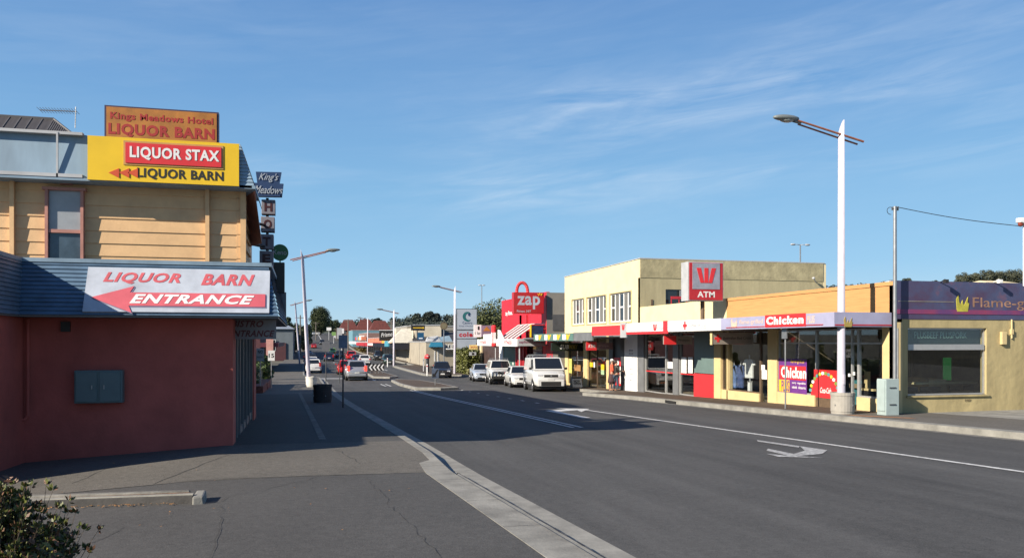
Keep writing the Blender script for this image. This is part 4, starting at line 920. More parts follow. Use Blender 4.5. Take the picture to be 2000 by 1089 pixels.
room(tb, 1396, 1246, 5, INT, 2.0, far=46.3, close=34.5)
b = MB(); fb(b, 1246, 1220, gb(1240)-.05, ZC0, VF-.02); b.build('notice_panel', WHT, tb)
gre = mat('small grey print', (.3, .3, .34)); 
for py, s_ in ((684, 'BUSINESS HOURS'), (690, '8.30 to 4.00'), (706, 'Monday'), (713, 'Tuesday'), (720, 'Wednesday'), (730, 'Thursday'), (742, '1800')):
    text(s_, (VF-.02, UV(1233, VF), zpy(1233, py)), .55 if len(s_) > 6 else .25, .09, NX, gre, tb)
for a_, c_, ya, yb in ((1331, 1341, 697, 728), (1344, 1353, 697, 728), (1304, 1314, 706, 719)): vplate(tb, a_, c_, ya, yb, WHT, VF+.05)
for k, px in enumerate((1276, 1283, 1290)):
    q = on_v(px, 741, VF+1.2); zf = G(VF, q.y)
    t = thing('chair', ('orange plastic chair farthest left in the bank window', 'orange plastic chair in the middle of the bank window row', 'orange plastic chair nearest the door in the bank window row')[k], 'chair', (VF+1.2, q.y, zf), 0, 'orange chairs in the bank window')
    orm = mat('orange plastic', (.60, .15, .02), .4)
    b = MB(); b.box(VF+1.0, VF+1.4, q.y-.2, q.y+.2, zf+.46, zf+.50); b.build('seat', orm, t, bevel=.01)
    b = MB(); b.box(VF+1.0, VF+1.04, q.y-.2, q.y+.2, zf+.5, zf+.95); b.build('backrest', orm, t, bevel=.01)
    for dx in (1.03, 1.37):
        for dy in (-.17, .17): b = MB(); b.cyl((VF+dx, q.y+dy, zf), (VF+dx, q.y+dy*.9, zf+.46), .012, .012, 6); b.build('leg', METAL, t)
# canopy
b = MB(); b.box(15.63, VF, U1408, UV(1157, 15.6), ZC0-.02, ZC0+.08); b.build('canopy_slab', MIDG, tb)
b = MB(); b.box(15.6, 15.66, U1408, UV(1216, 15.6), ZC0-.02, ZC1); b.build('white_fascia', WHT, tb)
b = MB(); b.box(15.58, 15.60, UV(1305, 15.6), UV(1216, 15.6), ZC0-.10, ZC0+.02); b.box(15.575, 15.60, UV(1304, 15.6), UV(1296, 15.6), ZC0-.10, ZC1+.03); b.build('red_trim', REDS, tb)
b = MB(); b.box(15.55, 15.62, UV(1224, 15.6), UV(1213, 15.6), ZC0-.25, ZC1+.05); b.build('grey_blade', LTG, tb)
w_logo(tb, (15.55, onf(1218.5), ZR(.72)), NX, .38, REDS)
b = MB(); b.box(15.56, 15.64, UV(1213, 15.6), UV(1157, 15.6), ZR(.34), ZR(.84)); b.build('red_fascia', REDS, tb)
w_logo(tb, (15.60, onf(1278.5), ZR(.66)), NX, .42, REDS); text("Westpac", (15.6, onf(1289), ZR(.60)), .85, .17, NX, mat('grey lettering', (.3, .3, .33)), tb)
cross(tb, (15.6, onf(1337), ZR(.68)), NX, .36, REDS); text("Australian Red Cross", (15.6, onf(1361), ZR(.69)), abs(onf(1343)-onf(1378)), .17, NX, MATS['grey lettering'], tb)
text("op shop family", (15.6, onf(1366), ZR(.54)), 1.1, .08, NX, MATS['grey lettering'], tb)
# bank box sign standing on the canopy
p0, p1 = on_u(1346, 585, 31.5), on_u(1411, 514, 31.5)
t = thing('bank_box_sign', 'large square red and grey bank sign with white ATM lettering on a post', 'sign', ((p0.x+p1.x)/2, 31.6, p0.z))
b = MB(); b.box(p0.x-.05, p1.x+.04, 31.5, 32.15, p0.z-.04, p1.z+.04); b.build('cabinet', LTG, t, bevel=.01)
cx0, w_, h_ = (p0.x+p1.x)/2, p1.x-p0.x, p1.z-p0.z
b = MB(); b.box(p0.x, p1.x, 31.48, 31.5, p0.z, p1.z); b.build('red_face', REDD, t)
b = MB(); b.box(p0.x+w_*.09, p1.x-w_*.09, 31.465, 31.48, p0.z+h_*.29, p1.z-h_*.01); b.build('grey_face', mat('bluish grey face', (.28, .30, .36), .5), t)
w_logo(t, (cx0, 31.465, p0.z+h_*.66), NY, w_*.58, REDS)
text("ATM", (cx0, 31.48, p0.z+h_*.15), w_*.52, h_*.16, NY, WHT, t, bold=.03)
b = MB(); b.cyl((cx0, 31.8, ZR(.95)), (cx0, 31.8, p0.z), .09, .09, 12); b.build('post', WOODF, t)
b = MB(); b.cyl((cx0+w_*.5, 31.8, p0.z+.55), (cx0+w_*.62, 31.8, p0.z+.5), .04); b.build('conduit', WOODF, t)
b = MB(); q = on_u(1328, 583, 39.5); b.box(q.x-.5, q.x+.9, 39.5, 39.55, q.z-.02, q.z+.12); 
for k in range(4): b.box(q.x-.5+k*.44, q.x-.46+k*.44, 39.5, 39.55, q.z-.7, q.z)
tag(b.build('roof_rail', REDD), 'small dark red rail on the flat roof left of the bank box sign', 'railing')

# ---- C: two storey cream building
UC1 = UV(1103, VF); ZC = ZR(4.47)
tcn = thing('cream_building', 'two storey pale cream building with three upper windows and rough side wall', 'building', (VF, UB1, G(VF, UB1)))
WIN = ((1233, 1191, 569, 628), (1184, 1146, 578, 632), (1141, 1117, 583, 635))
zw0, zw1 = zpy(1212, 628), zpy(1212, 571)
b = MB(); b.box(VF, VF+.25, UB1, UC1, zw1, ZC); b.box(VF, VF+.25, UB1, UC1, ZR(.45), zw0)
us = [UB1]+[x for a_, c_, _, _ in WIN for x in (UV(a_, VF), UV(c_, VF))]+[UC1]
for i in range(0, len(us), 2): b.box(VF, VF+.25, us[i], us[i+1], zw0, zw1)
b.build('front_wall', CREAM, tcn)
b = MB(); b.box(VF-.04, VF+.3, UB1-.04, UC1+.04, ZC, ZC+.05); b.box(VF+.3, 29, UB1-.04, UB1+.3, ZC, ZC+.05); b.build('parapet_cap', LTG, tcn)
for a_, c_, _, _ in WIN:
    ua, ub = UV(a_, VF), UV(c_, VF); n_ = 5 if a_ < 1141.5 else 6
    f_ = MB(); w_ = .07
    f_.box(VF+.08, VF+.16, ua, ua+w_, zw0, zw1); f_.box(VF+.08, VF+.16, ub-w_, ub, zw0, zw1); f_.box(VF+.08, VF+.16, ua+w_, ub-w_, zw1-w_, zw1); f_.box(VF+.08, VF+.16, ua+w_, ub-w_, zw0, zw0+w_)
    for i in range(1, n_-1): u = ua+(ub-ua)*i/(n_-1); f_.box(VF+.082, VF+.158, u-.05, u+.05, zw0+w_, zw1-w_)
    for i in range(n_-1):
        if i % 2 == 0: u0, u1 = ua+(ub-ua)*i/(n_-1)+.05, ua+(ub-ua)*(i+1)/(n_-1)-.05; f_.box(VF+.086, VF+.154, u0, u1, (zw0+zw1)/2-.03, (zw0+zw1)/2+.05)
    f_ = f_.build('window', WHT, tcn)
    b = MB(); b.box(VF+.12, VF+.13, ua+w_, ub-w_, zw0+w_, zw1-w_); b.build('pane', DGLASS, f_)
    b = MB(); b.box(VF-.05, VF+.02, ua-.08, ub+.08, zw0-.07, zw0); b.box(VF-.03, VF, ua-.07, ua, zw0, zw1+.05); b.box(VF-.03, VF, ub, ub+.07, zw0, zw1+.05); b.box(VF-.03, VF, ua, ub, zw1, zw1+.05); b.build('surround', CREAM2, f_)
    for i in range(n_-1):
        if i in (1, 3): b = MB(); u0, u1 = ua+(ub-ua)*i/(n_-1)+.06, ua+(ub-ua)*(i+1)/(n_-1)-.06; b.box(VF+.11, VF+.118, u0, u1, zw0+.1, zw1-.1); b.build('curtain', mat('grey curtain', (.16, .16, .15), .9, .3, 9, stretch=(1, 6, .2)), f_)
# side wall
zband = on_u(1400, 545, UB1).z
b = MB(); sx0, sx1 = VU(1300, UB1), VU(1338, UB1); q0, q1 = on_u(1320, 594, UB1).z, on_u(1320, 565, UB1).z
b.box(VF, sx0, UB1-.003, UB1+.25, ZR(1.0), zband); b.box(sx1, 28.9, UB1-.003, UB1+.25, ZR(1.0), zband); b.box(sx0, sx1, UB1-.003, UB1+.25, ZR(1.0), q0); b.box(sx0, sx1, UB1-.003, UB1+.25, q1, zband)
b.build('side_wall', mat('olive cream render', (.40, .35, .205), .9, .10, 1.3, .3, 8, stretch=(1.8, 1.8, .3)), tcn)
b = MB(); b.box(VF+.005, 28.9, UB1-.03, UB1+.25, zband, ZC); b.build('rough_band', ROUGH, tcn)
b = MB(); b.box(28.9, 29.1, UB1+.0, UC1, -2, ZC); b.box(VF+.25, 28.9, UB1+.25, UC1, ZC-.5, ZC-.4); b.box(VF+.2, 28.9, UC1-.2, UC1, -2, ZC); b.build('rear_walls', CREAM, tcn)
f_ = MB(); f_.box(sx0, sx1, UB1+.08, UB1+.12, q0, q1); f_ = f_.build('side_window', DGLASS, tcn)
b = MB(); b.box(sx1-.35, sx1-.1, UB1-.15, UB1, q0+.3, q1-.05); b.build('vent_box', METAL, tcn)
q = on_u(1589, 543, UB1-.3); b = MB(); b.cyl(q, (q.x+.35, UB1, q.z-.2), .03); b.ball(q, .09, .09, .07); b.build('wall_light', LTG, tcn)
q = on_u(1273, 590, UB1); b = MB(); b.box(q.x-.05, q.x+.05, UB1-.04, UB1, q.z-.35, q.z+.15); b.build('wall_pipe', WOODF, tcn)
# ground floor under C
for a_, c_, m_ in ((1220, 1213.5, DKG), (1197.5, 1190, DKG), (1190, 1185, CREAM2), (1148, 1140, CREAM2), (1110, 1104, CREAM2)): b = MB(); fb(b, a_, c_, gb(a_)-.1, ZR(.35), VF-.03); b.build('pier', m_, tcn)
b = MB(); fb(b, 1213.5, 1197.5, gb(1200)-.1, ZR(.35), VF+.1); b.build('atm_surround', DKG, tcn)
b = MB(); fb(b, 1140, 1110, gb(1120)-.1, zpy(1125, 750)); b.build('stall_riser', CREAM2, tcn)
for a_, c_, z_ in ((1185, 1148, gb(1160)+.1), (1140, 1110, zpy(1125, 750))):
    f_ = pframe(tcn, a_, c_, z_, ZR(.35), (1164,) if a_ == 1185 else (), (ZR(-.3),), WOODF if a_ == 1185 else BLK); pane(tcn, a_, c_, z_+.03, ZR(.3), par=f_, name='glass')
b = MB(); b.box(15.72, VF, UV(1157, 15.6)+.02, UC1+4, ZR(.2), ZR(.28)); b.box(VF, VF+.2, UB1, UC1, ZR(.3), ZR(.5)); b.build('canopy_slab', MIDG, tcn)
room(tcn, 1196, 1104, 5, INT, 1.75, far=57, close=46.4)
t = thing('cash_machine', 'red cash machine panel set in the dark wall', 'cash machine', (VF, UV(1206, VF), gb(1200)))
b = MB(); fb(b, 1213, 1198, zpy(1205, 752), zpy(1205, 698), VF+.02, VF+.1); b.build('red_panel', REDS, t)
b = MB(); fb(b, 1210, 1203, zpy(1205, 727), zpy(1205, 712), VF+.0, VF+.02); b.build('screen', DGLASS, t)
b = MB(); fb(b, 1212, 1210.4, zpy(1205, 748), zpy(1205, 715), VF+.0, VF+.02); b.build('white_strip', WHT, t)
b = MB(); q = on_v(1206, 709, VF); b.cyl((VF+.0, q.y, q.z+.02), (VF+.02, q.y, q.z+.02), .19, .19, 16); b.build('round_mark', WHT, t)
for a_, c_, ya, yb, m_ in ((1111.5, 1117, 700, 728, mat('yellow green poster', (.5, .5, .12))), (1122, 1134, 712, 724, mat('brown food poster', (.35, .18, .06))), (1152, 1158, 707, 716, YEL), (1159.5, 1162, 707, 717, WHT), (1174, 1180, 711, 722, YEL), (1174, 1180, 722, 731, mat('pale green poster', (.35, .5, .3)))): vplate(tcn, a_, c_, ya, yb, m_, VF+.05)
# sandwich shop canopy
zs0, zs1 = ZR(.06), ZR(.52)
b = MB(); b.box(15.6, 15.68, UV(1157, 15.6)+.02, UV(1120, 15.6), zs0, zs1+.02); b.build('grey_fascia', MIDG, tcn)
b = MB(); b.box(15.58, 15.66, UV(1120, 15.6), UV(1043, 15.6), zs0, zs1); sfp = b.build('green_fascia', mat('grey green fascia', (.10, .19, .16), .5, .08), tcn)
for k in range(4):
    u = onf(1113-18*k-7); b = MB().poly(pw((15.58, u, (zs0+zs1)/2), NX, [(-.75, -.17), (-.1, -.17), (-.1, .17), (-.75, .17)]), NX, .01); b.build('white_letter_block', WHT, tcn)
    b = MB().poly(pw((15.58, u, (zs0+zs1)/2), NX, [(.0, .17), (.25, .17), (.38, 0), (.5, .17), (.75, .17), (.35, -.17), (.1, -.17)]), NX, .01); b.build('gold_letter_block', YEL, tcn)
# a-frame board
q = on_u(1125, 757, UV(1119, 16.6)); zf = G(16.6, q.y)
t = thing('sandwich_board', 'white A-frame board reading NOW OPEN beside the white van', 'sign', (q.x, q.y, zf))
hb = on_u(1125, 738, q.y).z+.12-zf
for sg, nm in ((-1, 'front_board'), (1, 'rear_board')):
    b = MB(); y0_, y1_ = q.y+sg*.3, q.y+sg*.03
    b.hexa([(q.x-.32, y0_-.015, zf), (q.x+.32, y0_-.015, zf), (q.x+.32, y0_+.015, zf), (q.x-.32, y0_+.015, zf), (q.x-.32, y1_-.015, zf+hb), (q.x+.32, y1_-.015, zf+hb), (q.x+.32, y1_+.015, zf+hb), (q.x-.32, y1_+.015, zf+hb)]); o = b.build(nm, WHT, t)
n_ = Vector((0, -hb, .27)).normalized()
text("NOW", (q.x, q.y-.18, zf+hb*.56), .42, .15, n_, BLK, t, bold=.03); text("OPEN", (q.x, q.y-.235, zf+hb*.34), .48, .15, n_, BLK, t, bold=.03)
b = MB(); b.box(q.x-.3, q.x+.3, q.y-.12, q.y-.09, zf+hb*.8, zf+hb*.95); b.build('header', BLK, t)

# ---- gap shop between C and the gym
UD0, UD1 = UV(1067, VF), UV(980, VF); ZD = ZR(3.72)
tg = thing('gap_shop', 'narrow low grey shop with a dark red panel between cream block and red gym', 'building', (VF, UC1, G(VF, UC1)))
b = MB(); b.box(VF, VF+.25, UC1+.02, UD0, -2.8, ZR(.6)); b.box(VF+.2, 26, UC1+.03, UD0, ZR(.4), ZR(.5)); b.build('wall', mat('brownish grey render', (.14, .12, .09), .8), tg)
b = MB(); fb(b, 1080, 1068, gb(1080)-.2, ZR(.1), VF-.02, VF); b.build('red_panel', REDD, tg)
# ---- D: red gym
td = thing('gym_building', 'tall bright red gym building with grey side wall', 'building', (VF, UD0, G(VF, UD0)))
RED2 = mat('bright red render', (.60, .014, .03), .6, .06, 1)
b = MB(); b.box(VF, VF+.25, UD0, UD1, -3, ZD); b.build('front_wall', RED2, td)
greyw = mat('warm grey side wall', (.22, .205, .18), .8, .08, 1)
b = MB(); b.box(VF+.02, 27, UD0-.02, UD0+.2, -3, ZD-.05); b.box(VF+.25, 27, UD0+.2, UD1, ZD-.5, ZD-.4); b.box(VF+.25, 27, UD1-.2, UD1, -3, ZD-.1); b.box(26.8, 27, UD0+.2, UD1-.2, -3, ZD-.2); b.build('side_wall', greyw, td)
b = MB(); b.box(VU(1079, UD0), VU(1102, UD0), UD0-.06, UD0-.02, on_u(1090, 645, UD0).z, on_u(1090, 614, UD0).z); b.build('side_window', mat('slate blind', (.09, .09, .095), .5), td)
b = MB()
for px in (1018, 1030): u = UV(px, VF); b.box(VF-.12, VF, u-.12, u+.12, ZR(.3), ZR(2.2)); b.build('pilaster', REDD, td)
text("zap fitness", (VF, UV(994, VF), zpy(994, 612)), 2.6, .5, NX, WHT, td, bold=.03)
b = MB(); fb(b, 1008, 984, gb(1000)-.3, ZR(-.35), VF-.02, VF); b.build('green_wall', mat('dark teal tile', (.06, .13, .11), .5), td)
for px in (985, 993, 1002): b = MB(); u = UV(px, VF-.03); b.box(VF-.04, VF-.02, u-.15, u+.15, zpy(px, 712), zpy(px, 707)); b.build('notice', WHT, td)
b = MB(); fb(b, 984, 977, gb(980)-.3, ZR(-.3), VF-.1, VF); b.build('white_pier', WHT, td)
for px in (1010, 1014, 1019, 1024): b = MB(); u = UV(px, 17.3); b.box(17.2, 17.35, u-.18, u+.18, -2.9, ZR(-.35)); b.build('entrance_fin', REDD, td)
b = MB(); fb(b, 1060, 1030, gb(1040)-.2, ZR(-.35), VF-.03, VF); b.build('dark_window', DGLASS, td)
# canopy
cz0, cz1 = ZR(-.34), ZR(.22); CU0, CU1 = 58.0, UV(932, 15.2)
b = MB(); b.box(15.2, 15.3, CU0, CU1, cz0, cz1); b.poly([(15.3, UV(983, 15.2), cz1), (15.3, UV(972, 15.2), cz1), (15.3, UV(972, 15.2), cz1+.75), (15.3, UV(975, 15.2), cz1+.7)], (-1,0,0), .1); b.box(15.2, 15.3, UV(959, 15.2), UV(944, 15.2), cz1, cz1+.42); b.build('white_fascia', WHT, td)
b = MB(); b.box(15.3, VU(1066, CU0), CU0, CU0+.1, cz0+.03, cz1); b.build('end_fascia', LTG, td)
b = MB(); b.box(15.3, VF, CU0+.1, CU1, cz0+.05, cz0+.15); b.build('canopy_slab', LTG, td)
text("zapfitness.com.au", (VU(1038, CU0), CU0, (cz0+cz1)/2+.02), 1.9, .24, NY, mat('plum lettering', (.22, .03, .08)), td, bold=.02)
for px in (992, 944): text("FITNESS", (15.2, UV(px, 15.2), (cz0+cz1)/2), 2.4, .26, NX, REDD, td, bold=.03)
b = MB(); b.cyl((15.5, 58.3, G(15.5, 58)), (15.5, 58.3, cz0+.05), .05); b.build('canopy_post', LTG, td)
b = MB(); b.cyl((15.5, 66, G(15.5, 66)), (15.5, 66, cz0+.05), .05); b.build('canopy_post', LTG, td)
ua, ub = UV(1008, 15.4), UV(978, 15.4)
b = MB(); b.add([(15.32, ua, cz1), (15.32, ub, cz1), (16.9, ub, ZR(1.3)), (16.9, ua, ZR(1.3))], [(0,1,2,3)]); b.build('sloped_glazing', mat('dark red glazing', (.18, .02, .03), .25), td)
for k in range(5):
    u = ua+(ub-ua)*k/4; b = MB(); b.cyl((15.3, u, cz1+.02), (16.9, u, ZR(1.33)), .06, .06, 6); b.cyl((16.9, u, ZR(1.33)), (VF, u, ZR(1.33)), .06, .06, 6); b.build('glazing_bar', WHT, td)
# gym signs
p0, p1 = on_u(1003, 612, 58.2), on_u(1063, 571, 58.2)
t = thing('gym_sign', 'big dark red projecting sign with white zap lettering', 'sign', ((p0.x+p1.x)/2, 58.2, p0.z))
b = MB(); b.box(p0.x, p1.x, 58.2, 58.75, p0.z, p1.z); b.build('panel', mat('deep red sign', (.42, .012, .018), .4, .05), t, bevel=.03)
w_, h_ = p1.x-p0.x, p1.z-p0.z
text("zap", ((p0.x+p1.x)/2-.02, 58.2, p0.z+h_*.52), w_*.74, h_*.62, NY, OFFW, t, bold=.025)
text("Fitness 24/7", (p0.x+w_*.34, 58.2, p0.z+h_*.12), w_*.46, h_*.11, NY, OFFW, t, bold=.01)
for k in (-1, 0, 1): b = MB(); c_ = Vector((p0.x+w_*.86+k*.08, 58.19, p0.z+h_*(.85+.03*(1-abs(k))))); b.cyl(c_, c_+Vector((k*.09, 0, .16)), .025, .025, 6); b.build('spark', YEL, t)
ca_ = on_u(1020, 571, 58.5); b = MB(); pts = [Vector((ca_.x+(.42 if a > math.pi/2 else .42)*math.cos(a)*1.0, 58.5, ca_.z-.05+.78*max(0, math.sin(a))**.8)) for a in [math.pi*k/16 for k in range(17)]]
b.tube(pts, [.12]*17, 10); b.build('ring_arch', REDS, t, smooth=True)
p0, p1 = on_u(1038, 656, 58.6), on_u(1061, 635, 58.6)
t = thing('screen_sign', 'small dark blue screen sign with yellow edge beneath the gym sign', 'sign', (p0.x, 58.6, p0.z))
b = MB(); b.box(p0.x, p1.x, 58.6, 58.75, p0.z, p1.z); b.build('screen', mat('dark blue screen', (.02, .035, .09), .3, .4, 4), t)
b = MB(); b.box(p0.x-.08, p0.x, 58.58, 58.77, p0.z-.08, p1.z+.06); b.build('yellow_edge', YEL, t); b = MB(); b.box(p0.x, p1.x+.08, 58.58, 58.77, p1.z, p1.z+.06); b.build('red_edge', REDS, t)
b = MB(); b.box(p1.x, VF, 58.62, 58.72, p1.z-.3, p1.z-.2); b.build('bracket', REDD, t)
q = on_v(965.5, 655, 15.1); t = thing('red_blade_sign', 'upright rounded red sign with white panel on the white canopy', 'sign', (15.1, q.y, ZR(-.33)))
b = MB(); b.box(14.9, 15.19, q.y-.3, q.y+.3, ZR(-.4), ZR(1.35)); b.build('body', REDS, t, bevel=.1)
b = MB(); b.box(14.93, 15.16, q.y-.32, q.y-.302, ZR(-.1), ZR(.75)); b.box(14.885, 14.899, q.y-.2, q.y+.2, ZR(-.1), ZR(.75)); b.build('white_panel', WHT, t)
# ---- E: low photo shop
UE0, UE1 = UD1+.02, UV(930, VF)
te = thing('photo_shop', 'low dim shop with brown front at the left end of the white canopy', 'building', (VF, UE0, G(VF, UE0)))
b = MB(); b.box(VF, VF+.25, UE0, UE1, -3, ZR(-.1)); b.box(VF+.25, 26, UE0+.02, UE1, ZR(-.3), ZR(-.2)); b.box(VF+.25, 26, UE1-.2, UE1-.01, -3, ZR(-.3)); b.build('wall', mat('dark brown shopfront', (.06, .035, .03), .6, .3, 1.5), te)
for px in (940,): b = MB(); u = UV(px, VF-.05); b.box(VF-.15, VF-.0, u-.3, u+.3, -3, ZR(-.4)); b.build('cream_pier', CREAM, te)
p0, p1 = on_u(926, 658, 70.5), on_u(961, 634, 70.5)
t = thing('picture_sign', 'white and picture double board sign over the left end of the canopy', 'sign', (p0.x, 70.5, p0.z)); xm_ = on_u(940, 640, 70.5).x
b = MB(); b.box(p0.x, xm_, 70.5, 70.7, p0.z, p1.z); b.build('white_panel', WHT, t); b = MB(); b.box(xm_, p1.x, 70.48, 70.7, p0.z+.05, p1.z-.05); b.build('picture_panel', mat('lilac picture panel', (.22, .17, .24)), t)
b = MB().poly([(xm_+.15, 70.48, (p0.z+p1.z)/2), (p1.x-.15, 70.48, (p0.z+p1.z)/2), (p1.x-.4, 70.48, (p0.z+p1.z)/2+.3), ((xm_+p1.x)/2, 70.48, (p0.z+p1.z)/2+.4), (xm_+.4, 70.48, (p0.z+p1.z)/2+.3)], NY, .02); b.build('orange_dome', mat('dull orange', (.45, .2, .02)), t)
text("1 hr", ((p0.x+xm_)/2, 70.5, p0.z+.35), .5, .25, NY, BLK, t, bold=.02); b = MB(); b.box((p0.x+xm_)/2, (p0.x+xm_)/2+.15, 70.48, 70.5, p0.z+.65, p0.z+.95); b.build('black_mark', BLK, t)
p0, p1 = on_u(917, 682, 72), on_u(933, 673, 72); t = thing('yellow_sign', 'small yellow sign hung at the left end of the white canopy', 'sign', (p0.x, 72, p0.z)); b = MB(); b.box(p0.x, p1.x, 72, 72.1, p0.z, p1.z); b.build('panel', mat('pale yellow face', (.7, .5, .18)), t); text("PHOTO", ((p0.x+p1.x)/2, 72, (p0.z+p1.z)/2), .55, .15, NY, REDD, t)
p0, p1 = on_u(917, 693.5, 72), on_u(930, 687, 72); t = thing('grey_sign', 'small grey sign under the yellow one', 'sign', (p0.x, 72, p0.z)); b = MB(); b.box(p0.x, p1.x, 72, 72.1, p0.z, p1.z); b.build('panel', LTG, t); b = MB(); b.ball(((p0.x+p1.x)/2, 71.99, (p0.z+p1.z)/2), .12, .03, .1); b.build('dot', BLK, t)
# ---- shopping centre pylon
p0, p1 = on_u(893, 682, 86), on_u(931, 603.5, 86)
t = thing('pylon_sign', 'tall pale shopping centre pylon sign with teal crescent emblem and red lettering', 'sign', (p0.x, 86, G(17, 86))); W_ = p1.x-p0.x
zl = [on_u(900, y, 86).z for y in (682, 662, 660.5, 645, 643, 603.5)]
pal = mat('pale blue sign face', (.40, .44, .50), .5, .05, 1)
b = MB(); b.box(p0.x-.06, p1.x+.04, 86.02, 86.4, zl[0]-.1, zl[5]+.06); b.build('frame', DKG, t)
for a_, c_ in ((0, 1), (2, 3), (4, 5)): b = MB(); b.box(p0.x, p1.x, 85.98, 86.02, zl[a_], zl[c_]); b.build('panel', pal, t)
for x in (p0.x+.3, p1.x-.3): b = MB(); b.cyl((x, 86.2, G(17, 86)-.2), (x, 86.2, zl[0]), .12); b.build('leg', METAL, t)
def arc(c, r0, r1, a0, a1, off=(0, 0), n=16):
    o_ = [(r0*math.cos(R(a0+(a1-a0)*k/n)), r0*math.sin(R(a0+(a1-a0)*k/n))) for k in range(n+1)]
    i_ = [(off[0]+r1*math.cos(R(a1+(a0-a1)*k/n)), off[1]+r1*math.sin(R(a1+(a0-a1)*k/n))) for k in range(n+1)]
    return o_+i_
cc = Vector((p0.x+W_*.52, 85.98, zl[4]+(zl[5]-zl[4])*.64))
b = MB().poly(pw(cc, NY, arc(cc, .52, .36, 60, 300, (.14, 0))), NY, .02); b.build('crescent_emblem', mat('teal emblem', (.01, .13, .14)), t)
b = MB().poly(pw(cc+Vector((.22, 0, .2)), NY, arc(cc, .16, .0, 0, 320)), NY, .02); b.build('emblem_dot', navy, t)
text("Centro", (p0.x+W_*.52, 85.98, zl[4]+.72), W_*.5, .3, NY, navy, t, bold=.01); text("Kings Meadows", (p0.x+W_*.5, 85.98, zl[4]+.36), W_*.8, .14, NY, navy, t)
text("coles", (p0.x+W_*.52, 85.98, (zl[2]+zl[3])/2), W_*.86, .52, NY, REDD, t, bold=.05)
# ---- hedge
def hedge(name, label, x0, x1, y0, y1, z0, z1, m, n, size, cat='hedge'):
    b = MB(); random.seed(int(x0*10+y0)); 
    b.box(x0+.25, x1-.25, y0+.25, y1-.25, z0, z1-.25)
    for _ in range(n):
        f_ = random.choice('xyt'); p = Vector((random.uniform(x0, x1), random.uniform(y0, y1), random.uniform(z0, z1)))
        if f_ == 'x': p.x = x0+abs(random.gauss(0, .12))
        elif f_ == 'y': p.y = y0+abs(random.gauss(0, .12))
        else: p.z = z1+random.gauss(-.05, .1)
        leaves(b, p, (.12, .12, .12), 1, size)
    return tag(b.build(name, m), label, cat)
hx0 = VU(893, 84); hedge('hedge', 'clipped olive green hedge below the pylon sign', 15.9, VU(936, 80), 80, 87.5, G(16, 84)-.1, ZR(-.88), OLIVE, 5200, .13)
hedge('low_hedge', 'low pale shrub at the foot of the clipped hedge', 15.8, 17.6, 74.6, 79.8, G(16, 76)-.1, G(16, 76)+.55, mat('pale olive shrub', (.20, .19, .07), .7, .4, 2), 1200, .1)

# ================================================================== TREES
def blob_tree(name, label, base, h, w, lm=GREENL, n=2600, size=.22, crown0=.25, nb=11, group=None, trunk=.05, seed=1, shape='round', cat='tree'):
    t = thing(name, label, cat, base, 0, group); random.seed(seed); x, y, z = base
    b = MB(); tops = []
    b.tube([(x, y, z-.3), (x+w*.02, y, z+h*crown0), (x, y, z+h*.7)], [h*trunk, h*trunk*.7, h*trunk*.3], 8)
    for k in range(5):
        a = k*1.26+random.random(); e = Vector((x+math.cos(a)*w*.3, y+math.sin(a)*w*.3, z+h*random.uniform(.55, .8))); b.tube([(x, y, z+h*random.uniform(crown0, crown0+.2)), e], [h*trunk*.4, h*trunk*.1], 5)
    b.build('trunk', BARK, t)
    b = MB()
    for k in range(nb):
        f_ = random.random(); a = random.uniform(0, 6.28)
        if shape == 'dense':
            ph = math.acos(1-2*(k+.5)/nb); a = k*2.4; q_ = .55; s_ = w*.23; leaves(b, (x+math.sin(ph)*math.cos(a)*w*q_*.55, y+math.sin(ph)*math.sin(a)*w*q_*.55, z+h*(crown0+(1-crown0)*.5)+math.cos(ph)*h*(1-crown0)*.36), (s_*random.uniform(.8, 1.2), s_, s_*random.uniform(.75, 1.1)), n//nb, size, shell=.3); continue
        if shape == 'round': rr = w*.34*math.sqrt(random.random()); zz_ = z+h*(crown0+.12+(.8-crown0)*f_); s_ = w*random.uniform(.15, .26)*(1-.35*f_)
        else: rr = w*.22*(1-f_); zz_ = z+h*(crown0+(.9-crown0)*f_); s_ = w*(.34-.22*f_)
        leaves(b, (x+math.cos(a)*rr, y+math.sin(a)*rr, zz_), (s_, s_, s_*.8), n//nb, size, shell=.2)
    b.build('crown', lm, t); return t
g2 = at_d(962, 110); blob_tree('broad_tree', 'bushy olive tree behind the photo shop left of the red gym', (g2.x, g2.y, G(20, 110)), 8.2, 9, mat('olive tree foliage', (.075, .085, .02), .7, .45, 1.2, col2=(.018, .025, .008)), 9000, .2, .12, 22, seed=4, shape='dense')
g2 = at_d(933, 112); blob_tree('broad_tree', 'low dark green tree just right of the pylon sign', (g2.x, g2.y, G(20, 112)), 5.2, 6, GREENL, 3000, .2, .2, 10, seed=5)
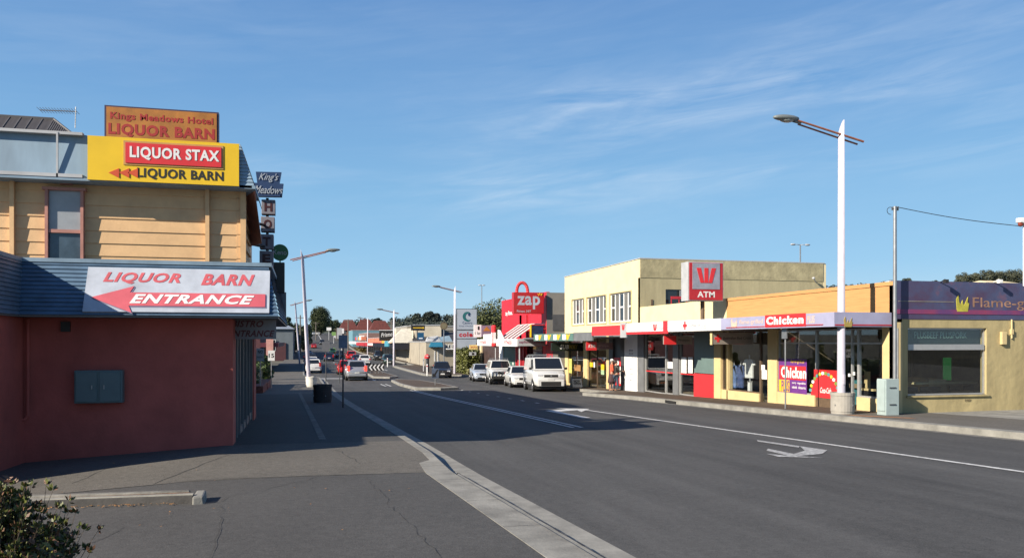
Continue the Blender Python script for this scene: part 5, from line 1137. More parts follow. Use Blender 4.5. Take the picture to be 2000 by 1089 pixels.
# ================================================================== VEHICLES
def quadpatch(b, P, u0, u1, v0, v1, off=.006, th=.01):
    p00, p10, p11, p01 = [Vector(p) for p in P]
    n = ((p10-p00).cross(p01-p00)).normalized()
    f = lambda u, v: (p00*(1-u)+p10*u)*(1-v)+(p01*(1-u)+p11*u)*v
    q = [f(u0, v0), f(u1, v0), f(u1, v1), f(u0, v1)]
    b.add([p+n*off for p in q]+[p-n*th for p in q], [(0,1,2,3), (4,7,6,5), (0,4,5,1), (1,5,6,2), (2,6,7,3), (3,7,4,0)])
def car(label, paint, loc, rz, kind='sedan', group=None, name='parked_car', cat='car', detail=True, brake=False, roofrack=False, bull=False):
    # local frame: front at -Y, x across, z up
    K = dict(sedan=dict(L=4.6, W=1.78, H=1.42, belt=.92, hood=.86, boot=.98, g=(-.95, -.25, 1.15, 1.65), wr=.31, zb=.22, nose=.62),
             hatch=dict(L=4.05, W=1.70, H=1.48, belt=.93, hood=.88, boot=.95, g=(-.95, -.35, 1.55, 1.95), wr=.30, zb=.22, nose=.62),
             suv=dict(L=4.5, W=1.80, H=1.68, belt=1.05, hood=1.0, boot=1.05, g=(-.95, -.35, 1.75, 2.12), wr=.34, zb=.3, nose=.75),
             fourwd=dict(L=4.7, W=1.82, H=1.78, belt=1.15, hood=1.10, boot=1.15, g=(-.85, -.4, 2.1, 2.28), wr=.37, zb=.36, nose=.85),
             van=dict(L=4.85, W=1.97, H=2.02, belt=1.28, hood=1.12, boot=1.3, g=(-1.75, -1.0, 2.36, 2.40), wr=.34, zb=.32, nose=.95))[kind]
    L, W, H = K['L'], K['W'], K['H']; hw = W/2
    t = thing(name, label, cat, (0,0,0), 0, group)
    y0, y1, y2, y3 = K['g']; F_, B_ = -L/2, L/2
    bl = K['belt']
    st = [(F_, K['zb']+.12, K['nose'], .80), (F_+.10, K['zb'], K['nose']+.10, .90), (F_+.45, K['zb'], (K['nose']+K['hood'])/2+.06, .97), (y0-.12, K['zb'], K['hood']+.03, 1.0), (y0+.15, K['zb'], bl, 1.0), (.4, K['zb'], bl+.01, 1.0), (y3-.15, K['zb'], bl+.01, 1.0), (min(y3+.1, B_-.3), K['zb'], K['boot'], .99), (B_-.12, K['zb']+.02, K['boot']-.04, .95), (B_, K['zb']+.12, K['boot']-.22, .86)]
    vs = []; m = 0
    for y, zl, zt, w in st:
        w *= hw; mid = zl+(zt-zl)*.45
        half = [(0, zl), (w*.86, zl), (w*.97, zl+.10), (w, mid), (w*.985, zt-.16), (w*.93, zt-.04), (w*.80, zt), (0, zt+.02)]
        ring = half+[(-x, z) for x, z in half[-2:0:-1]]; m = len(ring)
        vs += [(x, y, z) for x, z in ring]
    fs = [(i*m+j, i*m+(j+1) % m, (i+1)*m+(j+1) % m, (i+1)*m+j) for i in range(len(st)-1) for j in range(m)]
    fs = [f[::-1] for f in fs]+[tuple(range(m)), tuple(range(len(vs)-1, len(vs)-m-1, -1))]
    b = MB(); b.add(vs, fs); body = b.build('body', paint, t, smooth=True, local=True)
    # greenhouse
    wb, wt = hw*.93, hw*.93-(.20 if kind != 'van' else .09); zt = H
    A = [(-wb, y0, bl-.02), (wb, y0, bl-.02), (wb, y3, bl-.02), (-wb, y3, bl-.02)]; T = [(-wt, y1, zt-.03), (wt, y1, zt-.03), (wt, y2, zt-.03), (-wt, y2, zt-.03)]
    T2 = [(-wt*.85, y1+.12, zt), (wt*.85, y1+.12, zt), (wt*.85, y2-.12, zt), (-wt*.85, y2-.12, zt)]
    b = MB(); b.add(A+T+T2, [(0,1,5,4), (1,2,6,5), (2,3,7,6), (3,0,4,7), (4,5,9,8), (5,6,10,9), (6,7,11,10), (7,4,8,11), (8,9,10,11)]); b.build('cabin', paint, t, local=True, bevel=.02)
    b = MB(); quadpatch(b, (A[0], A[1], T[1], T[0]), .05, .95, .10, .94); b.build('windscreen', CGLASS, t, local=True)
    b = MB(); quadpatch(b, (A[2], A[3], T[3], T[2]), .09, .91, .18 if kind != 'van' else .4, .88); b.build('rear_window', CGLASS, t, local=True)
    if kind == 'van': spans = ((.04, .26),)
    elif kind in ('sedan',): spans = ((.10, .49), (.52, .88))
    else: spans = ((.08, .40), (.43, .70), (.73, .92))
    for (P, rev) in (((A[1], A[2], T[2], T[1]), 0), ((A[3], A[0], T[0], T[3]), 1)):
        for a_, c_ in spans:
            if rev: a_, c_ = 1-c_, 1-a_
            b = MB(); quadpatch(b, P, a_, c_, .12, .86); b.build('side_window', CGLASS, t, local=True)
    # wheels
    r = .31 if kind in ('sedan', 'hatch') else .35
    for sx in (-1, 1):
        for yy in (F_+.82, B_-.85):
            b = MB(); b.cyl((sx*(hw-.09), yy, r+.03), (sx*(hw+.004), yy, r+.03), r*1.16, r*1.16, 20); b.build('wheel_arch', BLK, t, local=True)
            b = MB(); b.cyl((sx*(hw-.2), yy, r), (sx*(hw+.012), yy, r), r, r, 20); wh = b.build('wheel', TYRE, t, local=True)
            b = MB(); b.cyl((sx*(hw-.02), yy, r), (sx*(hw+.018), yy, r), r*.66, r*.6, 14); b.build('rim', RIM, wh, local=True)
    hl = mat('headlight', (.55, .57, .6), .1, .05, 5); tl = mat('tail light', (.40, .012, .01), .25, .05, 5); plm = mat('number plate', (.6, .6, .58), .5); gr = BLK
    zh = K['nose']
    for sx in (-1, 1):
        b = MB(); b.box(sx*hw*.48, sx*hw*.82, F_-.0, F_+.16, zh-.06, zh+.08); b.build('headlight', hl, t, local=True, bevel=.02)
        zt_ = K['boot']
        b = MB(); b.box(sx*hw*.66, sx*hw*.90, B_-.13, B_+.005, zt_-.26, zt_-.04 if kind == 'sedan' else zt_+.18); b.build('tail_light', tl if not brake else mat('lit brake light', (.9, .05, .03), .3, emit=.8), t, local=True, bevel=.015)
        b = MB(); b.box(sx*(hw+.0), sx*(hw+.16), y0+.25, y0+.36, bl+.0, bl+.14); b.build('mirror', paint if kind != 'van' else BLK, t, local=True, bevel=.02)
    b = MB(); b.box(-hw*.42, hw*.42, F_-.012, F_+.1, zh-.10, zh+.05); b.build('grille', gr, t, local=True, bevel=.01)
    b = MB(); b.box(-hw*.35, hw*.35, F_+.0, F_+.1, zh-.02-.005, zh+.012); b.cyl((0, F_-.02, zh-.02), (0, F_, zh-.02), .05, .05, 12); b.build('badge_bar', METAL, t, local=True)
    b = MB(); b.box(-hw*.80, hw*.80, F_-.02, F_+.2, K['zb']+.0, zh-.22); b.build('front_bumper', paint if not bull else BLK, t, local=True, bevel=.04)
    b = MB(); b.box(-hw*.6, hw*.6, F_-.025, F_+.1, K['zb']+.03, K['zb']+(.28 if kind == 'van' else .14)); b.build('air_intake', BLK, t, local=True)
    b = MB(); b.box(-hw*.82, hw*.82, B_-.2, B_+.03, K['zb']+.06, K['zb']+.28); b.build('rear_bumper', paint, t, local=True, bevel=.04)
    b = MB(); b.box(-.19, .19, F_-.03, F_-.02, zh-.30, zh-.18); b.build('number_plate', plm, t, local=True)
    b = MB(); b.box(-.19, .19, B_+.03, B_+.04, K['zb']+.3, K['zb']+.42); b.build('number_plate', plm, t, local=True)
    b = MB(); b.box(-hw*.9, hw*.9, F_+.3, B_-.3, .16, K['zb']+.08); b.build('underbody', BLK, t, local=True)
    if brake: b = MB(); b.box(-.2, .2, y3-.42, y3-.36, H-.1, H-.06); b.build('high_brake_light', MATS['lit brake light'], t, local=True)
    if roofrack:
        b = MB()
        for yy in (-.3, .5, 1.3): b.box(-wt, wt, yy-.025, yy+.025, H+.09, H+.12)
        for sx in (-1, 1):
            for yy in (-.3, 1.3): b.box(sx*wt*.9-.02, sx*wt*.9+.02, yy-.02, yy+.02, H-.02, H+.1)
        b.build('roof_rack', METAL, t, local=True)
    if bull:
        b = MB(); b.tube([(-.75, F_-.12, .5), (-.7, F_-.14, .95), (.7, F_-.14, .95), (.75, F_-.12, .5)], .03, 6); b.cyl((-.3, F_-.14, .5), (-.3, F_-.14, .95), .03); b.cyl((.3, F_-.14, .5), (.3, F_-.14, .95), .03); b.box(-.85, .85, F_-.16, F_, .42, .62); b.build('bull_bar', BLK, t, local=True)
    u = loc[1]; v = loc[0]; z = RZ(v, u)+.01
    dz = (RZ(v, u+1)-RZ(v, u-1))/2
    fw = rz
    pitch = math.atan(dz)*(1 if abs(rz) < 1 else -1)
    t.location = (v, u, z+loc[2]); t.rotation_euler = (pitch, 0, rz); return t
def paintm(name, col, metal=.0, rough=.28): 
    m = mat(name, col, rough, .02, 2, metal=metal); m.node_tree.nodes['Principled BSDF'].inputs['Coat Weight'].default_value = .6; return m
PW = paintm('white car paint', (.60, .60, .58)); PS = paintm('silver car paint', (.42, .43, .45), .5); PB = paintm('black car paint', (.015, .016, .018)); PR = paintm('red car paint', (.42, .015, .015)); PG = paintm('lime green car paint', (.22, .48, .03)); PN = paintm('navy car paint', (.015, .02, .05)); PDG = paintm('dark green car paint', (.02, .04, .03)); PLS = paintm('pale silver blue paint', (.48, .53, .60), .3)
PK = 'vehicles parked along the right kerb'; TR = 'cars driving on the main road'; PL = 'cars parked along the left kerb'
A7 = -R(7)
van = car('white panel van with roof rack parked nearest at the right kerb', PW, (14.35, 48.1, 0), A7, 'van', PK, name='white_van', cat='van')
b = MB(); 
hw = .8
for yy in (-.2, .9, 2.0): b.box(-.8, .8, yy-.03, yy+.03, 2.10, 2.14)
for sx in (-.75, .75):
    for yy in (-.2, .9, 2.0): b.box(sx-.03, sx+.03, yy-.03, yy+.03, 2.0, 2.11)
b.box(-.7, .1, -.35, 2.1, 2.14, 2.19); b.build('roof_rack', METAL, van, local=True)
b = MB(); b.box(-.97, -.975-.01, -.9, 1.9, .55, .60); b.build('side_moulding', LTG, van, local=True)
car('white sedan parked between the white van and the white four wheel drive', PW, (14.55, 54.6, 0), A7, 'sedan', PK)
car('white four wheel drive with black bull bar and roof rack parked at the kerb', PW, (14.6, 60.9, 0), A7, 'fourwd', PK, roofrack=True, bull=True)
car('pale silver blue sedan parked behind the white four wheel drive', PLS, (14.6, 67.3, 0), A7, 'sedan', PK)
car('black hatchback parked alone left of the street lamp by the hedge', PB, (at_d(867, 76).x, 76.4, 0), A7, 'hatch', PK)
car('silver hatch back wagon with lit brake lights driving away in the near lane', PS, (4.4, 71.2, 0), R(180), 'suv', TR, brake=True)
car('bright red car just ahead and left of the silver wagon', PR, (at_d(675, 84).x, 86, 0), R(180), 'hatch', TR)
car('white sedan waiting in the turning lane beyond the silver wagon', PW, (at_d(712, 118).x, 121, 0), R(180), 'sedan', TR)
car('dark navy car close beside the white turning sedan', PN, (at_d(697, 124).x, 125, 0), R(180), 'sedan', TR)
car('red suv in the middle distance ahead of the white turning sedan', PR, (at_d(685.5, 146).x, 149, 0), R(180), 'suv', TR)
car('black car with one glinting headlight coming toward the camera', PB, (at_d(664, 165).x, 169, 0), 0, 'hatch', TR)
car('small lime green car coming down the road in the distance', PG, (at_d(650, 208).x, 214, 0), 0, 'hatch', TR)
car('dark hatchback driving away in the shaded left lane', PN, (at_d(642.5, 138).x, 142, 0), R(180), 'hatch', TR)
car('distant dark red car on the rising part of the road', PR, (at_d(613, 262).x, 270, 0), R(180), 'sedan', TR)
car('distant black car coming down the hill', PB, (at_d(629, 290).x, 298, 0), 0, 'suv', TR)
car('tiny white car at the crest of the hill', PW, (at_d(621, 395).x, 405, 0), 0, 'sedan', TR)
car('tiny pale car beside the white one at the crest of the hill', PLS, (at_d(613, 398).x, 408, 0), 0, 'sedan', TR)
car('black suv parked facing the camera before the black canopied shop', PB, (at_d(741, 146).x, 148, 0), 0, 'suv', 'cars parked before the far shops')
car('dark green wagon parked right of the black suv at the far kerb', PDG, (at_d(760, 119).x, 121, 0), 0, 'hatch', 'cars parked before the far shops')
for k, (d_, px, pm_, kd, lb) in enumerate(((88, 611, PW, 'hatch', 'white hatchback parked at the left kerb behind the leaning lamp'), (97, 607, PN, 'sedan', 'dark blue sedan parked just beyond the white hatchback at the left kerb'), (105, 603, PW, 'sedan', 'white sedan third in the row at the left kerb'), (113, 600, PB, 'suv', 'black suv fourth in the row at the left kerb'), (122, 598, PR, 'hatch', 'dull red hatchback fifth in the row at the left kerb'), (150, 602, PS, 'sedan', 'silver sedan parked far along the left kerb'), (172, 602, PB, 'sedan', 'black sedan parked farthest along the left kerb'))):
    p = at_d(px, d_); car(lb, pm_, (max(p.x, 1.15), p.y, 0), R(180), kd, PL)

# ================================================================== STREET FURNITURE
def post_sign(name, label, base, h, panels, cat='sign', pm=None, r=.028, lean=0):
    t = thing(name, label, cat, base); b = MB(); b.cyl((base[0], base[1], base[2]-.1), (base[0]+lean, base[1], base[2]+h), r, r, 8); b.build('post', pm or METAL, t)
    for (dx, z0, z1, w, m_, tx) in panels:
        p = MB(); x = base[0]+dx+lean; p.box(x-w/2, x+w/2, base[1]-r-.012, base[1]-r-.0, base[2]+z0, base[2]+z1); pn = p.build('panel', m_, t)
        if tx: text(tx[0], (x, base[1]-r-.012, base[2]+(z0+z1)/2), w*.8, (z1-z0)*tx[1], NY, tx[2], t, depth=.006, bold=.02)
    return t
back = mat('grey sign back', (.14, .145, .16), .5, .1, 4)
x_ = VU(670, 28.8); post_sign('sign_post', 'dark sign post near the left kerb inside the building shadow', (x_, 28.8, FZ(x_, 28.8)), 2.55, ((0, 2.05, 2.5, .30, mat('pale blue sign back', (.2, .24, .3), .5), None), ), pm=DKG)
x_ = VU(636.5, 50); post_sign('sign_post', 'second sign post at the left kerb with a dark square sign back', (x_, 50, FZ(x_, 50)), 2.75, ((0, 2.2, 2.78, .44, back, None),), pm=DKG)
x_ = VU(668, 58); post_sign('sign_post', 'pale backed signs on a post above the left kerb line', (x_, 62, FZ(x_, 62)), 4.0, ((0, 3.2, 4.0, .36, LTG, None),), pm=DKG)
q = on_u(630, 782, 33); zf = FZ(q.x, 33); base_planter('litter_bin', (q.x, 33, zf), 'dark round concrete litter drum on the shaded left footpath', .355, .70, m=mat('shade darkened concrete', (.05, .045, .045), .9, .2, 3))  # same concrete as the lamp drums, darkened in colour for the shade
x_ = VU(508.5, 44); post_sign('parking_sign', 'grey no standing sign on a thin post beside the planted bed', (x_, 44, FZ(x_, 44)), 2.3, ((0, 1.65, 2.3, .38, LTG, None),))
t_ = [o for o in sc.objects if o.name == 'parking_sign'][0]
text("NO", (x_, 43.96, FZ(x_, 44)+2.12), .24, .17, NY, BLK, t_, depth=.006, bold=.03); text("PARKING", (x_, 43.96, FZ(x_, 44)+1.85), .32, .1, NY, BLK, t_, depth=.006)
x_ = VU(530, 50); t_ = post_sign('notice_board', 'tilted small white notice board before the green bushes on the left', (x_, 50, FZ(x_, 50)), 2.2, ((0, 1.65, 2.25, .38, WHT, ("15", .4, BLK)),))
# keep left sign and chevron on the islands
x_ = VU(850, 53.8); zi = RZ(x_, 53.8)+.15
t = post_sign('keep_left_sign', 'blue grey keep left sign on a post on the near median island', (x_, 53.8, zi), .95, ((0, .48, 1.12, .46, mat('blue grey sign', (.10, .13, .19), .4, .1, 3), None),), cat='road sign')
b = MB().poly(pw((x_, 53.76, zi+.78), NY, [(.20, .26), (.12, .28), (-.08, -.02), (-.18, .05), (-.20, -.24), (.08, -.20), (-.0, -.12)]), NY, .008); b.build('arrow', BLK, t)
x_ = VU(735, 83); zi = RZ(x_, 83)+.15
t = thing('chevron_board', 'black board with three white chevrons pointing left on the far island', 'road sign', (x_, 83, zi)); w_ = 1.6
b = MB(); b.box(x_-w_/2, x_+w_/2, 83, 83.03, zi+.28, zi+.98); b.build('panel', BLK, t)
for k in range(4):
    c_ = (x_-w_/2+.28+k*.38, 83, zi+.63); b = MB().poly(pw(c_, NY, [(-.2, 0), (.02, .3), (.16, .3), (-.05, 0), (.16, -.3), (.02, -.3)]), NY, .008); b.build('chevron', WHT, t)
for dx in (-.6, -.1, .25, .6): b = MB(); b.cyl((x_+dx, 83.05, zi-.1), (x_+dx, 83.05, zi+.9), .03, .03, 6); b.build('leg', METAL, t)
# red topped column, bollards, roundel
p = at_d(834.5, 88); zf = G(p.x, p.y); t = thing('post_box', 'dark column with a domed red top on the far footpath', 'post box', (p.x, p.y, zf))
b = MB(); b.cyl((p.x, p.y, zf-.05), (p.x, p.y, zf+1.45), .2, .2, 14); b.build('column', DKG, t); b = MB(); b.lathe((p.x, p.y, zf+1.45), [(.30, 0), (.31, .2), (.24, .36), (.1, .44)], 16); b.build('red_dome', REDS, t)
b = MB(); b.cyl((p.x, p.y-.31, zf+1.7), (p.x, p.y-.315, zf+1.7), .07); b.build('badge', WHT, t)
for px, d_, h_, lb in ((827.5, 90, 1.5, 'thin grey post left of the red topped column'), (834.5, 79.5, 1.05, 'short white bollard at the end of the kerb bay'), (757, 108, 1.1, 'white bollard at the far kerb near the dark green wagon')):
    p = at_d(px, d_); zf = G(p.x, p.y); t = thing('bollard', lb, 'bollard', (p.x, p.y, zf)); b = MB(); b.lathe((p.x, p.y, zf), [(.07, -.1), (.07, h_-.05), (.04, h_)], 10); b.build('tube', WHT if h_ < 1.4 else LTG, t); b = MB(); b.cyl((p.x, p.y, zf+h_*.75), (p.x, p.y, zf+h_*.85), .074, .074, 10); b.build('band', REDD if h_ < 1.4 else METAL, t)
p = at_d(867, 93, 629); zf = G(p.x, p.y); t = thing('roundel_sign', 'brown round sign on a tall thin pole left of the hedge', 'sign', (p.x, p.y, zf))
b = MB(); b.cyl((p.x, p.y, zf-.1), (p.x, p.y, p.z-.8), .06, .06, 8); b.build('pole', METAL, t); b = MB(); b.cyl((p.x, p.y-.06, p.z-.42), (p.x, p.y+.06, p.z-.42), .42, .42, 24); b.build('disc', mat('brown disc', (.16, .12, .07), .6), t); b = MB(); b.cyl((p.x, p.y-.07, p.z-.42), (p.x, p.y-.06, p.z-.42), .3, .3, 24); b.build('inner_disc', mat('olive disc', (.2, .17, .1), .6), t)
for (px, ytop, d_, lb, dbl) in ((941, 557, 130, 'tall thin twin head car park light above the olive tree', 0), (1563, 478, 75, 'double headed car park light behind the cream building', 1)):
    p = at_d(px, d_, ytop); zf = G(min(p.x, 40), min(p.y, 130)); t = thing('area_light', lb, 'street lamp', (p.x, p.y, zf))
    b = MB(); b.cyl((p.x, p.y, zf), (p.x, p.y, p.z), .09, .06, 8); b.build('pole', METAL, t)
    for sx in (-1, 1): w_ = .75 if dbl else .3; b = MB(); b.cyl((p.x, p.y, p.z), (p.x+sx*w_, p.y, p.z+.04), .03, .03, 6); b.ball((p.x+sx*w_, p.y, p.z+.02), .28, .14, .09, 10, 6); b.build('lamp_head', LTG, t, smooth=True)

# ================================================================== PEOPLE
def skin_obj(name, pts, edges, radii, m, parent, root=0, sub=1):
    me = bpy.data.meshes.new(name); me.from_pydata([Vector(p) for p in pts], edges, []); o = bpy.data.objects.new(name, me); C.objects.link(o)
    sk = o.modifiers.new('s', 'SKIN'); sk.use_smooth_shade = True
    for i, r in enumerate(radii):
        sv = me.skin_vertices[0].data[i]; rr = r if isinstance(r, tuple) else (r, r); sv.radius = rr; sv.use_root = (i == root)
    sb_ = o.modifiers.new('ss', 'SUBSURF'); sb_.levels = sub; sb_.render_levels = sub
    bpy.context.view_layer.update(); dg = bpy.context.evaluated_depsgraph_get(); nm = bpy.data.meshes.new_from_object(o.evaluated_get(dg)); bpy.data.objects.remove(o)
    nm.materials.clear(); nm.materials.append(m); nm.name = name; n_ = bpy.data.objects.new(name, nm); C.objects.link(n_); n_.parent = parent; return n_
SKIN = mat('skin', (.45, .24, .16), .6, .05, 20)
def person(label, loc, rz, h=1.72, top=None, legs=None, skirt=False, hairm=None, cap=None, arms=((.20,.22,.0),(.20,.22,.0)), stride=.08, feet=None, barelegs=False):
    # local: facing -Y
    t = thing('person', label, 'person', (0,0,0)); k = h/1.72
    hip, sh, nk = .92*k, 1.40*k, 1.46*k
    P = [(0, 0, hip), (0, .0, 1.12*k), (0, .01, 1.30*k), (0, .0, 1.42*k), (0, -.01, 1.50*k), (0, -.02, 1.60*k), (0, -.02, 1.69*k)]
    E = [(i, i+1) for i in range(6)]; Rr = [(.14, .11), (.125, .095), (.15, .105), (.10, .075), (.05, .05), (.078, .092), (.05, .06)]
    Lw = {}
    for si, sx in enumerate((-1, 1)):
        n0 = len(P); ax, ay, az = arms[si]; fy = stride*sx
        P += [(sx*.175, 0, 1.38*k), (sx*.21, ay*-.15, 1.12*k), (sx*(.21-ax*.3), -ay, (1.0+az)*k), (sx*(.20-ax*.4), -ay-.08, (.98+az)*k)]
        Rr += [.055, .043, .030, .028]; E += [(3, n0), (n0, n0+1), (n0+1, n0+2), (n0+2, n0+3)]; Lw[sx] = P[-1]
        n1 = len(P); P += [(sx*.09, 0, hip-.06), (sx*.10, fy*.5-.01, .50*k), (sx*.10, fy+.01, .10*k), (sx*.11, fy-.13, .035)]
        Rr += [.085, .058, .038, .035]; E += [(0, n1), (n1, n1+1), (n1+1, n1+2), (n1+2, n1+3)]
    body = skin_obj('body', P, E, Rr, SKIN, t)
    bm_ = MB()
    # hands: palm and five digits, joined into the body mesh
    hb = MB()
    for sx in (-1, 1):
        w = Vector(Lw[sx]); hb.ball(w+Vector((0, -.03, -.02)), .02, .045, .04, 8, 6)
        for f_ in range(4): s0 = w+Vector((0, -.05, .015-f_*.02)); L_ = (.032, .038, .035, .028)[f_]; hb.tube([s0, s0+Vector((-sx*.006, -L_, -.004)), s0+Vector((-sx*.022, -L_-.012, -.016))], [.0085, .008, .006], 5)
        hb.tube([w+Vector((0, -.02, .02)), w+Vector((-sx*.02, -.04, .035)), w+Vector((-sx*.03, -.065, .03))], [.01, .009, .007], 5)
    # nose and ears
    hz = 1.61*k
    hb.cyl((0, -.105, hz+.01), (0, -.125, hz-.02), .008, .013, 6)
    for sx in (-1, 1): hb.ball((sx*.078, -.015, hz-.0), .012, .02, .03, 6, 5)
    me = body.data; bmm = bmesh.new(); bmm.from_mesh(me); off = [bmm.verts.new(p) for p in hb.v]
    for f_ in hb.f: bmm.faces.new([off[i] for i in f_])
    bmm.to_mesh(me); bmm.free()
    b = MB()
    for sx in (-1, 1): b.ball((sx*.03, -.10, hz+.015), .011, .008, .008, 6, 5)
    b.build('eyes', BLK, t, local=True); b = MB(); b.box(-.022, .022, -.112, -.10, hz-.048, hz-.04); b.build('mouth', mat('lips', (.3, .1, .08)), t, local=True)
    b = MB(); b.ball((0, .01, hz+.045), .09, .098, .095, 12, 8); b.build('hair', hairm or BLK, t, smooth=True, local=True)
    if cap: b = MB(); b.lathe((0, -.01, hz+.05), [(.098, -.01), (.1, .04), (.07, .095), (.02, .11)], 14); b.hexa([(-.07, -.18, hz+.04), (.07, -.18, hz+.04), (.08, -.08, hz+.05), (-.08, -.08, hz+.05), (-.07, -.18, hz+.055), (.07, -.18, hz+.055), (.08, -.08, hz+.065), (-.08, -.08, hz+.065)]); b.build('cap', cap, t, smooth=True, local=True)
    # top: shell over torso and arms
    P2 = [(0, 0, .86*k), (0, 0, 1.10*k), (0, .01, 1.30*k), (0, 0, 1.41*k)]; R2 = [(.165, .135), (.15, .12), (.172, .125), (.12, .09)]; E2 = [(0, 1), (1, 2), (2, 3)]
    for si, sx in enumerate((-1, 1)):
        ax, ay, az = arms[si]; n0 = len(P2); P2 += [(sx*.18, 0, 1.385*k), (sx*.215, ay*-.15, 1.12*k), (sx*(.21-ax*.27), -ay*.9, (1.0+az*.95)*k)]; R2 += [.075, .062, .048]; E2 += [(3, n0), (n0, n0+1), (n0+1, n0+2)]
    skin_obj('jacket', P2, E2, R2, top, t)
    if skirt:
        b = MB(); b.lathe((0, 0, 0), [(.23, .42*k), (.225, .55*k), (.19, .78*k), (.16, .92*k)], 16); b.build('skirt', legs, t, smooth=True, local=True)
    else:
        P3 = [(0, 0, .90*k)]; R3 = [(.16, .13)]; E3 = []
        for sx in (-1, 1): fy = stride*sx; n0 = len(P3); P3 += [(sx*.09, 0, .84*k), (sx*.10, fy*.5-.01, .5*k), (sx*.10, fy+.01, .09*k)]; R3 += [.105, .078, .062]; E3 += [(0, n0), (n0, n0+1), (n0+1, n0+2)]
        skin_obj('trousers', P3, E3, R3, legs, t)
    for sx in (-1, 1): fy = stride*sx; b = MB(); b.ball((sx*.105, fy-.06, .035), .045, .14, .042, 10, 6); b.build('shoe', feet or BLK, t, smooth=True, local=True)
    t.location = loc; t.rotation_euler = (0, 0, rz); return t
v_, = (16.9,); u_ = UV(1195, 16.9)
person('person in an orange red jacket, dark skirt and white cap beside the cash machine', (16.9, u_, G(16.9, u_)), R(75), 1.74, mat('orange red jacket', (.62, .10, .05), .8, .1, 8), mat('dark maroon skirt', (.05, .02, .025), .8), skirt=True, hairm=mat('grey hair', (.4, .38, .35)), cap=WHT, arms=((.5, .3, .12), (.5, .3, .1)), feet=SKIN)
u_ = UV(1204.5, 17.1)
person('person in a black top and blue jeans standing close to the cash machine', (17.05, u_, G(17, u_)), R(100), 1.66, BLK, mat('blue denim', (.035, .055, .09), .8, .1, 9), hairm=mat('dark brown hair', (.03, .02, .015)), arms=((.3, .35, .15), (.2, .15, 0)))
p = at_d(812, 122); zf = G(p.x, p.y); person('distant pedestrian in dark trousers and a reddish top by the yellow shopfront', (p.x, p.y, zf), R(10), 1.7, mat('dull red top', (.12, .03, .05), .8), mat('dark blue trousers', (.02, .03, .06), .8), stride=.18)
# ================================================================== FAR SHOPS ON THE RIGHT
def simple_building(name, label, x0, x1, u0, u1, ztop, wall, roofm=None, gable=0, side=None):
    gz = min(G(min(x0, 40), u0), G(min(x0, 40), u1))-.4
    t = thing(name, label, 'building', ((x0+x1)/2, u0, gz+.4))
    b = MB(); b.box(x0, x1, u0, u1, gz, ztop); b.build('wall', wall, t)
    if gable:
        b = MB(); xm = (x0+x1)/2; um = (u0+u1)/2
        if gable > 0: b.add([(x0-.4, u0-.4, ztop), (x1+.4, u0-.4, ztop), (x1+.4, u1+.4, ztop), (x0-.4, u1+.4, ztop), (x0+(x1-x0)*.25, um, ztop+gable), (x1-(x1-x0)*.25, um, ztop+gable)], [(0,1,5,4), (2,3,4,5), (1,2,5), (3,0,4), (3,2,1,0)])
        b.build('roof', roofm, t)
    else: b = MB(); b.box(x0-.08, x1+.08, u0-.08, u1+.08, ztop, ztop+.12); b.build('roof', roofm or LTG, t)
    return t
def wins(t, n_, face, a0, a1, z0, z1, fixed, m=None, frac=.6, fm=None):
    st = (a1-a0)/n_
    for k in range(n_):
        c = a0+(k+.5)*st; h = st*frac/2
        f_ = MB()
        if face == 'y': f_.box(c-h, c+h, fixed-.05, fixed, z0, z1)
        else: f_.box(fixed-.05, fixed, c-h, c+h, z0, z1)
        f_ = f_.build('window', fm or WHT, t)
        b = MB(); e = .07
        if face == 'y': b.box(c-h+e, c+h-e, fixed-.06, fixed-.05, z0+e, z1-e)
        else: b.box(fixed-.06, fixed-.05, c-h+e, c+h-e, z0+e, z1-e)
        b.build('pane', m or DGLASS, f_)
beige = mat('beige render', (.36, .32, .25), .85, .1, .8)
x0 = VU(832, 108)
t = simple_building('beige_shop', 'low beige walled shop with a small blue awning facing the camera', x0, 27, 108, 127, ZR(-.05), beige, LTG)
q0, q1 = on_u(838, 677, 107.5), on_u(864, 668, 107.5); b = MB(); b.hexa([(q0.x, 107.0, q0.z), (q1.x, 107.0, q0.z), (q1.x, 108, q0.z), (q0.x, 108, q0.z), (q0.x+.3, 107.7, q1.z), (q1.x, 107.7, q1.z), (q1.x, 108, q1.z), (q0.x+.3, 108, q1.z)]); b.build('blue_awning', mat('blue canvas', (.02, .16, .26), .6), t)
wins(t, 3, 'y', VU(868, 108), VU(888, 108), on_u(870, 685, 108).z, on_u(870, 672, 108).z, 108, frac=.7)
b = MB(); b.box(VU(872, 107), VU(890, 107), 106.6, 108, on_u(880, 682, 107).z, on_u(880, 680, 107).z); b.build('white_ledge', WHT, t)
wins(t, 2, 'y', VU(846, 108), VU(858, 108), on_u(870, 705, 108).z, on_u(870, 685, 108).z, 108, frac=.35)
for k, (px, m_) in enumerate(((846, LTG), (868, PALEBLUE))):
    q = on_u(px, 658, 116); b = MB(); b.hexa([(q.x-1, 115, ZR(.05)), (q.x+1, 115, ZR(.05)), (q.x+1, 117, ZR(.05)), (q.x-1, 117, ZR(.05)), (q.x-.8, 115.4, q.z), (q.x+.6, 115.4, q.z+.2), (q.x+.6, 116.6, q.z+.2), (q.x-.8, 116.6, q.z)]); b.build('rooftop_unit', m_, t)
t = simple_building('grey_parapet_building', 'wide grey beige parapet building behind the low beige shop', VU(795, 134), 46, 134, 150, on_u(850, 637, 134).z, mat('grey beige render', (.30, .28, .24), .85, .1, .6), LTG)
b = MB(); b.box(VU(795, 134), 46, 133.9, 134, on_u(850, 646, 134).z, on_u(850, 644.5, 134).z); b.build('cornice', CONCD, t)
q0, q1 = on_u(845, 680, 131), on_u(792, 665, 131)
